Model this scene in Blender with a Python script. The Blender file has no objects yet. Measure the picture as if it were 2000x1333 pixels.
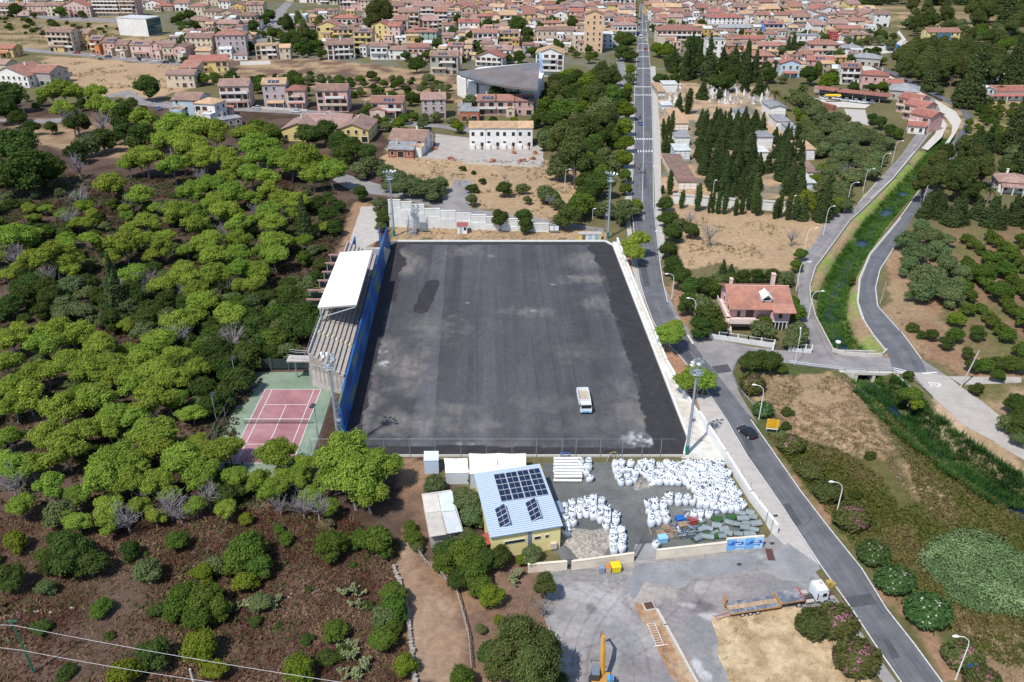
import bpy, math, random
import numpy as np
from mathutils import Vector, Matrix
random.seed(7)
R = math.radians
scene = bpy.context.scene
# ---------------------------------------------------------------- camera
CAM_H, FOC, TILT = 85.1, 1590.0, math.atan(868.0 / 1590.0)
SN, CS = math.sin(TILT), math.cos(TILT)
cam = bpy.data.cameras.new('camera'); cam.sensor_width = 36.0; cam.lens = FOC / 2000 * 36.0
cam.clip_start = 1.0; cam.clip_end = 9000
camo = bpy.data.objects.new('camera', cam); scene.collection.objects.link(camo)
camo.location = (0, 0, CAM_H); camo.rotation_euler = (math.pi / 2 - TILT, 0, 0)
scene.camera = camo
# ---------------------------------------------------------------- light
SUN_EL = 57.0
SUN_AZ = math.atan2(-.61, -.79)          # direction towards the sun, clockwise from +Y
world = bpy.data.worlds.new('World'); scene.world = world; world.use_nodes = True
wn = world.node_tree.nodes; bg = wn['Background']
sky = wn.new('ShaderNodeTexSky'); sky.sky_type = 'NISHITA'; sky.sun_disc = False
sky.sun_elevation = R(SUN_EL); sky.sun_rotation = SUN_AZ % (2 * math.pi)
sky.air_density = 1.0; sky.dust_density = 0.6; sky.ozone_density = 1.2
world.node_tree.links.new(sky.outputs[0], bg.inputs[0]); bg.inputs[1].default_value = 0.145
sl = bpy.data.lights.new('sun', 'SUN'); sl.energy = 4.0; sl.angle = R(0.5); sl.color = (1.0, 0.955, 0.88)
so = bpy.data.objects.new('sun', sl); scene.collection.objects.link(so)
sd = Vector((math.sin(SUN_AZ) * math.cos(R(SUN_EL)), math.cos(SUN_AZ) * math.cos(R(SUN_EL)), math.sin(R(SUN_EL))))
so.rotation_euler = sd.to_track_quat('Z', 'Y').to_euler(); so.location = (-80, -60, 200)
vs = scene.view_settings; vs.view_transform = 'Standard'; vs.look = 'None'; vs.exposure = 0.28; vs.gamma = 1.0
vs.use_curve_mapping = False
scene.cycles.use_denoising = False
scene.cycles.max_bounces = 5; scene.cycles.diffuse_bounces = 2; scene.cycles.transparent_max_bounces = 8
scene.cycles.glossy_bounces = 2; scene.cycles.transmission_bounces = 2
# ---------------------------------------------------------------- pixel -> ground
def G(px, py, z=0.0):
    """Point at height z seen at pixel (px, py) of the 2000 x 1333 photograph."""
    u, v = px - 1000.0, py - 666.5
    t = (CAM_H - z) / (v * CS + FOC * SN)
    return Vector((u * t, (FOC * CS - v * SN) * t, z))
def P(x, y, z=0.0):
    zc = y * CS + (CAM_H - z) * SN
    return (1000 + FOC * x / zc, 666.5 + FOC * ((CAM_H - z) * CS - y * SN) / zc)
def mpp(py): return CAM_H / CS / (py - 666.5 + 868.0)
# ---------------------------------------------------------------- object helpers
COL = scene.collection
REG = []            # (object, description, pixel) for the labels written at the end
def ob(name, me, parent=None, loc=None, rz=0.0, scale=None):
    o = bpy.data.objects.new(name, me); COL.objects.link(o)
    if parent is not None: o.parent = parent
    if loc is not None: o.location = loc
    if rz: o.rotation_euler = (0, 0, rz)
    if scale is not None: o.scale = scale if hasattr(scale, '__len__') else (scale,) * 3
    return o
def tag(o, label=None, cat=None, group=None, kind=None):
    if label: o['label'] = label
    if cat: o['category'] = cat
    if group: o['group'] = group
    if kind: o['kind'] = kind
    return o
def thing(name, label, cat, loc=(0, 0, 0), rz=0.0, group=None, scale=None):
    return tag(ob(name, None, None, loc, rz, scale), label, cat, group)
class MB:
    def __init__(s): s.v = []; s.f = []; s.m = []
    def add(s, vs_, fs, mi=0):
        b = len(s.v); s.v.extend([tuple(q) for q in vs_]); s.f.extend([tuple(b + i for i in f) for f in fs]); s.m.extend([mi] * len(fs)); return s
    def box(s, x, y, z, sx, sy, sz, rz=0.0, mi=0, taper=1.0):
        """centre x,y ; bottom z ; full sizes"""
        c, n = math.cos(rz), math.sin(rz); vs_ = []
        for k, t in ((0, 1.0), (1, taper)):
            for a, b in ((-1, -1), (1, -1), (1, 1), (-1, 1)):
                dx, dy = a * sx / 2 * t, b * sy / 2 * t
                vs_.append((x + dx * c - dy * n, y + dx * n + dy * c, z + k * sz))
        return s.add(vs_, [(3, 2, 1, 0), (4, 5, 6, 7), (0, 1, 5, 4), (1, 2, 6, 5), (2, 3, 7, 6), (3, 0, 4, 7)], mi)
    def prism(s, poly, z0, z1, mi=0):
        n = len(poly)
        a = sum(poly[i][0] * poly[(i + 1) % n][1] - poly[(i + 1) % n][0] * poly[i][1] for i in range(n))
        if a < 0: poly = list(reversed(poly))
        vs_ = [(p[0], p[1], z0) for p in poly] + [(p[0], p[1], z1) for p in poly]
        return s.add(vs_, [tuple(range(n - 1, -1, -1)), tuple(range(n, 2 * n))] + [(i, (i + 1) % n, n + (i + 1) % n, n + i) for i in range(n)], mi)
    def wall(s, pts, z0, z1, t, mi=0):
        """upright wall of thickness t along the points"""
        for a, b in zip(pts[:-1], pts[1:]):
            a, b = Vector(a[:2]), Vector(b[:2]); d = (b - a); L = d.length
            if L < 1e-4: continue
            c = (a + b) / 2; s.box(c.x, c.y, z0, L + t * .5, t, z1 - z0, math.atan2(d.y, d.x), mi)
        return s
    def tube(s, pts, rad, n=6, mi=0, cap=True):
        pts = [Vector(p) for p in pts]
        if not hasattr(rad, '__len__'): rad = [rad] * len(pts)
        b = len(s.v)
        for i, p in enumerate(pts):
            d = (pts[min(i + 1, len(pts) - 1)] - pts[max(i - 1, 0)]).normalized()
            a = d.cross(Vector((0, 0, 1)))
            if a.length < 1e-3: a = Vector((1, 0, 0))
            a.normalize(); c = d.cross(a)
            for k in range(n):
                t = 2 * math.pi * k / n; s.v.append(tuple(p + (a * math.cos(t) + c * math.sin(t)) * rad[i]))
        for i in range(len(pts) - 1):
            for k in range(n):
                k2 = (k + 1) % n; s.f.append((b + i * n + k, b + i * n + k2, b + (i + 1) * n + k2, b + (i + 1) * n + k)); s.m.append(mi)
        if cap:
            s.f.append(tuple(b + k for k in range(n))); s.f.append(tuple(b + (len(pts) - 1) * n + k for k in reversed(range(n)))); s.m += [mi, mi]
        return s
    def cyl(s, x, y, z, r, h, n=12, mi=0, r2=None): return s.tube([(x, y, z), (x, y, z + h)], [r, r if r2 is None else r2], n, mi)
    def mesh(s, name, mats, smooth=False):
        me = bpy.data.meshes.new(name); me.from_pydata(s.v, [], s.f)
        for m in (mats if isinstance(mats, (list, tuple)) else [mats]): me.materials.append(m)
        if any(s.m): me.polygons.foreach_set('material_index', s.m)
        if smooth: me.polygons.foreach_set('use_smooth', [True] * len(s.f))
        me.update(); return me
    def obj(s, name, mats, parent=None, loc=None, rz=0.0, smooth=False): return ob(name, s.mesh(name, mats, smooth), parent, loc, rz)
def np_mesh(name, V, quads=None, tris=None, col=None, mat=None):
    me = bpy.data.meshes.new(name); V = np.asarray(V, np.float32)
    nq = 0 if quads is None else len(quads); nt = 0 if tris is None else len(tris)
    me.vertices.add(len(V)); me.vertices.foreach_set('co', V.ravel())
    loops = np.concatenate([a for a in ([np.asarray(quads).ravel()] if nq else []) + ([np.asarray(tris).ravel()] if nt else [])]).astype(np.int32)
    me.loops.add(len(loops)); me.loops.foreach_set('vertex_index', loops)
    me.polygons.add(nq + nt)
    st = np.concatenate([np.arange(nq) * 4, nq * 4 + np.arange(nt) * 3]).astype(np.int32)
    me.polygons.foreach_set('loop_start', st)
    me.update(calc_edges=True); me.validate()
    if col is not None:
        ca = me.color_attributes.new('Col', 'FLOAT_COLOR', 'POINT')
        c4 = np.ones((len(V), 4), np.float32); c4[:, :3] = col; ca.data.foreach_set('color', c4.ravel())
    if mat: me.materials.append(mat)
    return me
# value noise in numpy
_rg = np.random.RandomState(3); _LAT = _rg.rand(256, 256)
def vnoise(x, y):
    xi = np.floor(x).astype(int); yi = np.floor(y).astype(int); fx = x - xi; fy = y - yi
    fx = fx * fx * (3 - 2 * fx); fy = fy * fy * (3 - 2 * fy)
    a = _LAT[xi % 256, yi % 256]; b = _LAT[(xi + 1) % 256, yi % 256]; c = _LAT[xi % 256, (yi + 1) % 256]; d = _LAT[(xi + 1) % 256, (yi + 1) % 256]
    return (a * (1 - fx) + b * fx) * (1 - fy) + (c * (1 - fx) + d * fx) * fy
def fbm(x, y, o=4):
    s = 0; a = .5
    for i in range(o): s = s + a * vnoise(x * 2 ** i + 17.3 * i, y * 2 ** i + 9.1 * i); a *= .5
    return s / (1 - .5 ** o)
def inside(poly, x, y):
    x = np.asarray(x); r = np.zeros(x.shape, bool); n = len(poly)
    for i in range(n):
        x1, y1 = poly[i][:2]; x2, y2 = poly[(i + 1) % n][:2]
        if y1 == y2: continue
        c = ((y1 > y) != (y2 > y)) & (x < (x2 - x1) * (y - y1) / (y2 - y1) + x1); r ^= c
    return r
def pxy(pts, z=0.0): return [tuple(G(a, b, z))[:2] for a, b in pts]
# ---------------------------------------------------------------- materials
_M = {}
def S(r, g, b):
    f = lambda c: (c / 255 / 12.92) if c / 255 <= .04045 else ((c / 255 + .055) / 1.055) ** 2.4
    return (f(r), f(g), f(b))
def mat(name, c=(.5, .5, .5), rough=.8, var=.15, sc=1.0, metal=0.0, bump=0.0, c2=None, wpos=False, rnd=0.0, spec=.3, vcol=False, fine=0.0):
    if name in _M: return _M[name]
    m = bpy.data.materials.new(name); m.use_nodes = True; nt = m.node_tree; N = nt.nodes; L = nt.links
    p = N['Principled BSDF']; p.inputs['Roughness'].default_value = rough; p.inputs['Metallic'].default_value = metal
    p.inputs['Specular IOR Level'].default_value = spec
    if wpos: co = N.new('ShaderNodeNewGeometry').outputs['Position']
    else: co = N.new('ShaderNodeTexCoord').outputs['Object']
    n1 = N.new('ShaderNodeTexNoise'); n1.inputs['Scale'].default_value = sc; n1.inputs['Detail'].default_value = 6; n1.inputs['Roughness'].default_value = .65
    L.new(co, n1.inputs['Vector'])
    mr = N.new('ShaderNodeMapRange'); mr.inputs[1].default_value = .25; mr.inputs[2].default_value = .75
    mr.inputs[3].default_value = 1 - var * 1.6; mr.inputs[4].default_value = 1 + var * 1.2; L.new(n1.outputs[0], mr.inputs[0])
    if c2 is not None:
        mx = N.new('ShaderNodeMix'); mx.data_type = 'RGBA'; mx.inputs[6].default_value = (*c, 1); mx.inputs[7].default_value = (*c2, 1)
        n2 = N.new('ShaderNodeTexNoise'); n2.inputs['Scale'].default_value = sc * .37; n2.inputs['Detail'].default_value = 5; L.new(co, n2.inputs['Vector'])
        m2 = N.new('ShaderNodeMapRange'); m2.inputs[1].default_value = .42; m2.inputs[2].default_value = .6; L.new(n2.outputs[0], m2.inputs[0])
        L.new(m2.outputs[0], mx.inputs[0]); base = mx.outputs[2]
    elif vcol:
        at = N.new('ShaderNodeVertexColor'); at.layer_name = 'Col'; base = at.outputs[0]
    else:
        rgb = N.new('ShaderNodeRGB'); rgb.outputs[0].default_value = (*c, 1); base = rgb.outputs[0]
    fac = mr.outputs[0]
    if fine:
        n3 = N.new('ShaderNodeTexNoise'); n3.inputs['Scale'].default_value = sc * 12; n3.inputs['Detail'].default_value = 3; L.new(co, n3.inputs['Vector'])
        m3 = N.new('ShaderNodeMapRange'); m3.inputs[1].default_value = .3; m3.inputs[2].default_value = .7; m3.inputs[3].default_value = 1 - fine; m3.inputs[4].default_value = 1 + fine; L.new(n3.outputs[0], m3.inputs[0])
        mm = N.new('ShaderNodeMath'); mm.operation = 'MULTIPLY'; L.new(fac, mm.inputs[0]); L.new(m3.outputs[0], mm.inputs[1]); fac = mm.outputs[0]
    if rnd:
        oi = N.new('ShaderNodeObjectInfo'); m4 = N.new('ShaderNodeMapRange'); m4.inputs[3].default_value = 1 - rnd; m4.inputs[4].default_value = 1 + rnd; L.new(oi.outputs['Random'], m4.inputs[0])
        mm = N.new('ShaderNodeMath'); mm.operation = 'MULTIPLY'; L.new(fac, mm.inputs[0]); L.new(m4.outputs[0], mm.inputs[1]); fac = mm.outputs[0]
    vm = N.new('ShaderNodeVectorMath'); vm.operation = 'SCALE'; L.new(base, vm.inputs[0]); L.new(fac, vm.inputs[3])
    L.new(vm.outputs[0], p.inputs['Base Color'])
    if bump:
        b = N.new('ShaderNodeBump'); b.inputs['Strength'].default_value = .6; b.inputs['Distance'].default_value = bump; L.new(n1.outputs[0], b.inputs['Height']); L.new(b.outputs[0], p.inputs['Normal'])
    m['p'] = 1; _M[name] = m; return m
def leaf_mat(name, tr=.25, hue=.25):
    """foliage: vertex colour per leaf, a tint per tree, some light passing through"""
    m = bpy.data.materials.new(name); m.use_nodes = True; nt = m.node_tree; N = nt.nodes; L = nt.links
    N.remove(N['Principled BSDF']); out = N['Material Output']
    at = N.new('ShaderNodeVertexColor'); at.layer_name = 'Col'
    oi = N.new('ShaderNodeObjectInfo')
    hs = N.new('ShaderNodeHueSaturation')
    mh = N.new('ShaderNodeMapRange'); mh.inputs[3].default_value = .5 - .035 * hue * 4; mh.inputs[4].default_value = .5 + .02 * hue * 4; L.new(oi.outputs['Random'], mh.inputs[0]); L.new(mh.outputs[0], hs.inputs['Hue'])
    ml = N.new('ShaderNodeMath'); ml.operation = 'MULTIPLY'; ml.inputs[1].default_value = 7.31; L.new(oi.outputs['Random'], ml.inputs[0])
    fr = N.new('ShaderNodeMath'); fr.operation = 'FRACT'; L.new(ml.outputs[0], fr.inputs[0])
    mv = N.new('ShaderNodeMapRange'); mv.inputs[3].default_value = 1 - hue; mv.inputs[4].default_value = 1 + hue; L.new(fr.outputs[0], mv.inputs[0]); L.new(mv.outputs[0], hs.inputs['Value'])
    L.new(at.outputs[0], hs.inputs['Color'])
    d = N.new('ShaderNodeBsdfDiffuse'); t = N.new('ShaderNodeBsdfTranslucent'); mx = N.new('ShaderNodeMixShader'); mx.inputs[0].default_value = tr
    L.new(hs.outputs[0], d.inputs[0]); L.new(hs.outputs[0], t.inputs[0]); L.new(d.outputs[0], mx.inputs[1]); L.new(t.outputs[0], mx.inputs[2]); L.new(mx.outputs[0], out.inputs[0])
    _M[name] = m; return m
def ragged(poly, step=1.2, amp=.5, seed=0, sc=.35):
    out = []; n = len(poly)
    for i in range(n):
        a = Vector(poly[i][:2]); b = Vector(poly[(i + 1) % n][:2]); L = (b - a).length; k = max(1, int(L / step)); nrm = Vector((-(b - a).y, (b - a).x)).normalized() if L > 0 else Vector((0, 0))
        for j in range(k):
            p = a + (b - a) * j / k
            t = float(fbm(np.array([p.x * sc + seed * 7.7]), np.array([p.y * sc + seed * 3.1]), 3)[0]) - .5
            out.append(tuple(p + nrm * t * 2 * amp))
    return out
def sheet(name, poly, z, m, kind='structure', rag=None, seed=0, parent=None):
    if rag: poly = ragged(poly, rag[0], rag[1], seed)
    n = len(poly); a = sum(poly[i][0] * poly[(i + 1) % n][1] - poly[(i + 1) % n][0] * poly[i][1] for i in range(n))
    if a < 0: poly = list(reversed(poly))
    me = bpy.data.meshes.new(name); me.from_pydata([(p[0], p[1], z) for p in poly], [], [tuple(range(n))]); me.materials.append(m)
    o = ob(name, me, parent)
    if parent is None and kind: o['kind'] = kind
    return o
def strip(name, left, right, z, m, kind='structure', step=3.0, parent=None):
    """road between two edge polylines (pixels), with uv (across, metres along)"""
    Lw = [Vector(p) for p in pxy(left)]; Rw = [Vector(p) for p in pxy(right)]
    def arc(P_):
        s = [0];
        for a, b in zip(P_[:-1], P_[1:]): s.append(s[-1] + (b - a).length)
        return s
    def at(P_, s, t):
        T = t * s[-1]
        for i in range(len(s) - 1):
            if T <= s[i + 1] + 1e-6: return P_[i].lerp(P_[i + 1], (T - s[i]) / max(1e-6, s[i + 1] - s[i]))
        return P_[-1]
    ls, rs = arc(Lw), arc(Rw); n = max(2, int(max(ls[-1], rs[-1]) / step)); V = []; F = []; K = 5
    for i in range(n + 1):
        a, b = at(Lw, ls, i / n), at(Rw, rs, i / n)
        for k in range(K): q = a.lerp(b, k / (K - 1)); V.append((q.x, q.y, z))
    for i in range(n):
        for k in range(K - 1): F.append((i * K + k, i * K + k + 1, (i + 1) * K + k + 1, (i + 1) * K + k))
    me = bpy.data.meshes.new(name); me.from_pydata(V, [], F); uv = me.uv_layers.new(name='UVMap')
    d = []
    for f in F:
        for vi in f: d += [(vi % K) / (K - 1), (vi // K) / n * ls[-1]]
    uv.data.foreach_set('uv', d); me.materials.append(m)
    me.update()
    if me.polygons[0].normal.z < 0: me.flip_normals()
    o = ob(name, me, parent)
    if parent is None: o['kind'] = kind
    return o, Lw, Rw
def ribbon(pts, w, z, mb):
    """flat painted line of width w along world points"""
    pts = [Vector(p[:2]) for p in pts]
    for a, b in zip(pts[:-1], pts[1:]):
        d = (b - a)
        if d.length < 1e-3: continue
        n = Vector((-d.y, d.x)).normalized() * w / 2
        mb.add([(a - n).to_3d() + Vector((0, 0, z)), (b - n).to_3d() + Vector((0, 0, z)), (b + n).to_3d() + Vector((0, 0, z)), (a + n).to_3d() + Vector((0, 0, z))], [(0, 1, 2, 3)])
# ================================================================ ground sheet
TAN = np.array(S(168, 143, 113)); SCRUB = np.array((.066, .042, .030)); DIRT = np.array(S(150, 120, 96)); DGRASS = np.array((.13, .115, .055)); GREEN = np.array((.07, .085, .03)); GREY = np.array((.15, .145, .11)); OLIVE = np.array((.12, .11, .045))
canal_up = pxy([(1700, 742), (1672, 690), (1640, 655), (1625, 610), (1632, 560), (1662, 500), (1712, 430), (1770, 365), (1812, 318), (1840, 285), (1852, 262)])
canal_dn = pxy([(1700, 742), (1735, 775), (1790, 832), (1850, 880), (1920, 930), (2010, 985), (2150, 1070)])
def segdist(pts, x, y):
    d = np.full(x.shape, 1e9)
    for a, b in zip(pts[:-1], pts[1:]):
        ax, ay = a[:2]; bx, by = b[:2]; l2 = (bx - ax) ** 2 + (by - ay) ** 2
        t = np.clip(((x - ax) * (bx - ax) + (y - ay) * (by - ay)) / l2, 0, 1)
        d = np.minimum(d, np.hypot(x - ax - t * (bx - ax), y - ay - t * (by - ay)))
    return d
def canal_depth(x, y):
    du = segdist(canal_up, x, y); dn = segdist(canal_dn, x, y)
    s = lambda d, w0, w1: np.clip((w1 - d) / (w1 - w0), 0, 1)
    a = s(du, 1.6, 4.6); b = s(dn, 2.0, 5.4); m = np.maximum(a, b)
    return -2.6 * m * m * (3 - 2 * m)
def ticks(lo, hi, f):
    t = [lo]
    while t[-1] < hi: t.append(t[-1] + f(t[-1]))
    return np.array(t)
ty = np.concatenate([[-600, -200, -50, 20, 45], ticks(55, 900, lambda v: max(.8, v / 150)), [1000, 1300, 1800, 2600, 4000, 6500]])
px_ = ticks(0, 320, lambda v: 1.15 if v < 130 else 2.6); tx = np.concatenate([[-5000, -2500, -1200, -600, -420], -px_[::-1][:-1], px_, [420, 600, 1200, 2500, 5000]])
GX, GY = np.meshgrid(tx, ty)
col = np.zeros(GX.shape + (3,)) + DGRASS
n0 = fbm(GX * .03, GY * .03, 5); n1 = fbm(GX * .13 + 40, GY * .13, 4); n2 = fbm(GX * .5, GY * .5 + 30, 3)
jx = GX + (fbm(GX * .09 + 5, GY * .09, 3) - .5) * 9; jy = GY + (fbm(GX * .09, GY * .09 + 77, 3) - .5) * 9
def paint(pts, c, c2=None, soft=True, amt=1.0):
    w = pxy(pts); a, b = (jx, jy) if soft else (GX, GY)
    k = inside(w, a, b).astype(float) * amt
    cc = np.broadcast_to(c, col.shape) if c2 is None else c + (np.array(c2) - c) * np.clip((n1 - .38) * 4, 0, 1)[..., None]
    col[:] = col * (1 - k[..., None]) + cc * k[..., None]
paint([(0, 5), (760, 5), (900, 40), (1240, 30), (1700, 5), (1760, 60), (1730, 110), (1240, 160), (900, 130), (340, 130), (0, 40)], GREY, OLIVE)
paint([(-900, 200), (760, 200), (760, 470), (650, 730), (1050, 1060), (1080, 1500), (-900, 1500)], SCRUB, SCRUB * 1.4 + .012)
paint([(-300, 20), (240, 20), (330, 70), (340, 100), (-300, 90)], OLIVE * 1.3, TAN * .8)
paint([(80, 108), (380, 130), (440, 150), (300, 195), (200, 190), (130, 160)], TAN, TAN * .85)
paint([(200, 230), (260, 250), (250, 320), (60, 280), (0, 230)], TAN * .8, SCRUB * 2)
paint([(420, 115), (640, 115), (900, 150), (900, 200), (700, 195), (600, 170), (440, 155)], TAN * .9, SCRUB * 2)
paint([(750, 300), (1060, 310), (1130, 330), (1130, 450), (1000, 425), (880, 400), (760, 345)], TAN * 1.02, TAN * .85)
paint([(770, 435), (1170, 445), (1185, 470), (770, 470)], TAN * 1.05, TAN * .8)
paint([(1330, 400), (1600, 430), (1600, 470), (1555, 530), (1340, 520), (1320, 440)], TAN * 1.0, TAN * .88)
paint([(1280, 520), (1330, 520), (1420, 640), (1385, 660), (1340, 640)], DIRT, DIRT * .8)
paint([(1290, 560), (1340, 640), (1380, 690), (1360, 760), (1310, 700)], S(168, 125, 95), DIRT * .8)
paint([(1200, 470), (1230, 480), (1300, 640), (1360, 770), (1420, 840), (1440, 900), (1320, 750)], S(170, 130, 100), DIRT)
paint([(1420, 700), (1650, 720), (1680, 790), (1760, 860), (1900, 950), (2100, 1100), (2100, 1400), (1850, 1400), (1500, 930), (1420, 760)], OLIVE, GREEN)
paint([(1600, 880), (1760, 900), (1900, 960), (2100, 1080), (2100, 1300), (1850, 1230), (1700, 1060), (1600, 960), (1540, 880)], np.array((.085, .088, .028)), np.array((.12, .10, .04)))
paint([(1480, 735), (1650, 740), (1700, 800), (1750, 880), (1720, 905), (1560, 860), (1490, 790)], TAN * .95, TAN * .7)
paint([(1700, 870), (1850, 960), (1900, 1040), (1790, 960)], TAN * .85, OLIVE)
paint([(1470, 830), (1560, 920), (1700, 1130), (1870, 1340), (1830, 1340), (1640, 1080), (1500, 900)], DIRT * .95, OLIVE)
paint([(1860, 1200), (2100, 1240), (2100, 1400), (1870, 1340)], TAN * .7, OLIVE)
paint([(1570, 590), (1600, 480), (1680, 400), (1790, 300), (1830, 300), (1700, 480), (1680, 590), (1740, 695), (1650, 690)], TAN * .8, S(120, 135, 70))
paint([(1740, 500), (1790, 470), (2100, 470), (2100, 760), (1880, 740), (1790, 690), (1730, 620)], TAN * .75, DIRT * .75)
paint([(1830, 440), (2100, 440), (2100, 720), (1930, 720), (1850, 620)], np.array((.13, .125, .05)), DIRT * .62)
paint([(1860, 740), (2100, 740), (2100, 1000), (1960, 900)], TAN * .8, OLIVE)
paint([(1820, 760), (1990, 890), (2060, 960), (1830, 870)], S(185, 160, 135), TAN * .8)
paint([(1390, 1210), (1560, 1180), (1640, 1250), (1730, 1340), (1430, 1340)], S(192, 170, 135), TAN * .9)
paint([(1230, 1180), (1290, 1190), (1350, 1340), (1310, 1340)], S(175, 140, 105), TAN * .75)
paint([(800, 1060), (1100, 1100), (1110, 1340), (800, 1340)], DIRT * .8, SCRUB * 2.4)
paint([(790, 1040), (850, 1090), (930, 1340), (810, 1340), (770, 1120)], S(152, 130, 110), S(140, 116, 96))
paint([(780, 895), (870, 895), (870, 1060), (800, 1060)], DIRT * .8, SCRUB * 2)
paint([(690, 395), (740, 400), (735, 470), (680, 600), (640, 560)], DIRT * 1.0, DIRT * .8)
paint([(600, 560), (640, 560), (640, 700), (600, 700)], DIRT, TAN * .9)
paint([(1285, 160), (1500, 170), (1600, 380), (1300, 420)], S(180, 150, 120), GREY)
paint([(1820, 200), (2100, 190), (2100, 300), (1850, 300)], TAN * .9, OLIVE)
paint([(1640, 10), (1900, 20), (1900, 60), (1700, 50)], TAN * .9, OLIVE)
col *= (.72 + .55 * n1 * .6 + .55 * n2 * .5)[..., None] * (.85 + .3 * n0)[..., None]
GZ = canal_depth(GX, GY)
cw = np.clip(-GZ / 2.0, 0, 1)[..., None]; col = col * (1 - cw * .6) + np.array((.05, .085, .025)) * cw * .6
woodpoly = pxy([(-900, 260), (640, 300), (640, 560), (500, 760), (640, 1010), (760, 1120), (780, 1400), (-900, 1400)])
GZ = GZ + inside(woodpoly, GX, GY) * ~((GX > -56) & (GY > 100) & (GY < 205)) * (n1 * .7 + n2 * .25) * np.clip((fbm(GX * .05, GY * .05, 2)), 0, 1) * .8 - .02
ny_, nx_ = GX.shape; idx = np.arange(ny_ * nx_).reshape(ny_, nx_)
Q = np.stack([idx[:-1, :-1], idx[:-1, 1:], idx[1:, 1:], idx[1:, :-1]], -1).reshape(-1, 4)
gm = mat('ground_mat', vcol=True, rough=.95, var=.22, sc=.9, wpos=True, bump=.12, fine=.22, spec=.1)
tag(ob('ground', np_mesh('ground', np.stack([GX, GY, GZ], -1).reshape(-1, 3), Q, col=col.reshape(-1, 3), mat=gm)), kind='structure')
# ---------------------------------------------------------------- roads
def road_mat(name, c, c2):
    m = mat(name, c, .9, .12, .5, c2=c2, wpos=True, fine=.12, spec=.2, bump=.01)
    nt = m.node_tree; N = nt.nodes; L = nt.links; p = N['Principled BSDF']
    uv = N.new('ShaderNodeUVMap'); sp = N.new('ShaderNodeSeparateXYZ'); L.new(uv.outputs[0], sp.inputs[0])
    w = N.new('ShaderNodeMath'); w.operation = 'MULTIPLY'; w.inputs[1].default_value = 4 * math.pi; L.new(sp.outputs[0], w.inputs[0])
    c_ = N.new('ShaderNodeMath'); c_.operation = 'COSINE'; L.new(w.outputs[0], c_.inputs[0])
    # long worn streaks
    mp = N.new('ShaderNodeCombineXYZ'); a = N.new('ShaderNodeMath'); a.operation = 'MULTIPLY'; a.inputs[1].default_value = 14; L.new(sp.outputs[0], a.inputs[0]); b = N.new('ShaderNodeMath'); b.operation = 'MULTIPLY'; b.inputs[1].default_value = .05; L.new(sp.outputs[1], b.inputs[0])
    L.new(a.outputs[0], mp.inputs[0]); L.new(b.outputs[0], mp.inputs[1]); nz = N.new('ShaderNodeTexNoise'); nz.inputs['Scale'].default_value = 1; nz.inputs['Detail'].default_value = 4; L.new(mp.outputs[0], nz.inputs['Vector'])
    s1 = N.new('ShaderNodeMath'); s1.operation = 'MULTIPLY_ADD'; s1.inputs[1].default_value = .05; s1.inputs[2].default_value = .62; L.new(c_.outputs[0], s1.inputs[0])
    s2 = N.new('ShaderNodeMath'); s2.operation = 'MULTIPLY_ADD'; s2.inputs[1].default_value = .75; L.new(nz.outputs[0], s2.inputs[0]); L.new(s1.outputs[0], s2.inputs[2])
    src = p.inputs['Base Color'].links[0].from_socket
    vm = N.new('ShaderNodeVectorMath'); vm.operation = 'SCALE'; L.new(src, vm.inputs[0]); L.new(s2.outputs[0], vm.inputs[3]); L.new(vm.outputs[0], p.inputs['Base Color'])
    return m
M_road = road_mat('road_asphalt', (.135, .138, .150), (.11, .113, .122))
M_road2 = road_mat('worn_asphalt', (.25, .235, .23), (.20, .19, .19))
M_lot = mat('lot_surface', (.30, .28, .275), .95, .14, .12, c2=(.26, .25, .25), wpos=True, fine=.1)
M_lot2 = mat('lot_patch', (.22, .23, .238), .95, .18, .3, c2=(.27, .26, .26), wpos=True, fine=.12)
M_conc = mat('concrete', (.42, .39, .36), .9, .12, .6, wpos=True, fine=.08)
M_pale = mat('pale_concrete', (.50, .47, .42), .9, .1, .4, wpos=True, fine=.06)
M_paint = mat('road_paint', (.62, .62, .60), .8, .22, 2.0, wpos=True)
main_L = [(1250, 8), (1248.5, 30), (1245, 86), (1241, 134), (1238, 186), (1238, 272), (1236, 320), (1234, 350), (1231, 400), (1235, 430), (1242, 510), (1248, 550), (1260, 590), (1275, 630), (1297, 665), (1330, 700), (1378, 762), (1417, 820), (1457, 890), (1506, 960), (1552, 1030), (1604, 1110), (1662, 1190), (1706, 1258), (1758, 1333), (1850, 1450)]
main_R = [(1257, 8), (1261, 30), (1266.5, 86), (1271, 134), (1274, 186), (1276, 272), (1277, 320), (1277, 350), (1278, 400), (1281, 430), (1290, 510), (1296, 550), (1305, 590), (1322, 630), (1342, 655), (1375, 700), (1425, 762), (1468, 820), (1517, 890), (1566, 960), (1620, 1030), (1685, 1110), (1734, 1190), (1788, 1258), (1843, 1333), (1940, 1450)]
_, mL, mR = strip('main_road', main_L, main_R, .030, M_road)
wide_R = [(1300, 560), (1312, 590), (1330, 625), (1356, 655), (1470, 678), (1590, 690), (1630, 692), (1740, 700), (1800, 702), (1850, 735), (1800, 745), (1765, 727), (1650, 725), (1560, 714), (1470, 698), (1440, 705), (1432, 735), (1445, 770), (1480, 828), (1420, 770), (1340, 690), (1300, 640)]
sheet('junction_road', ragged(pxy(wide_R), 2, .12), .014, M_road2)
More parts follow.
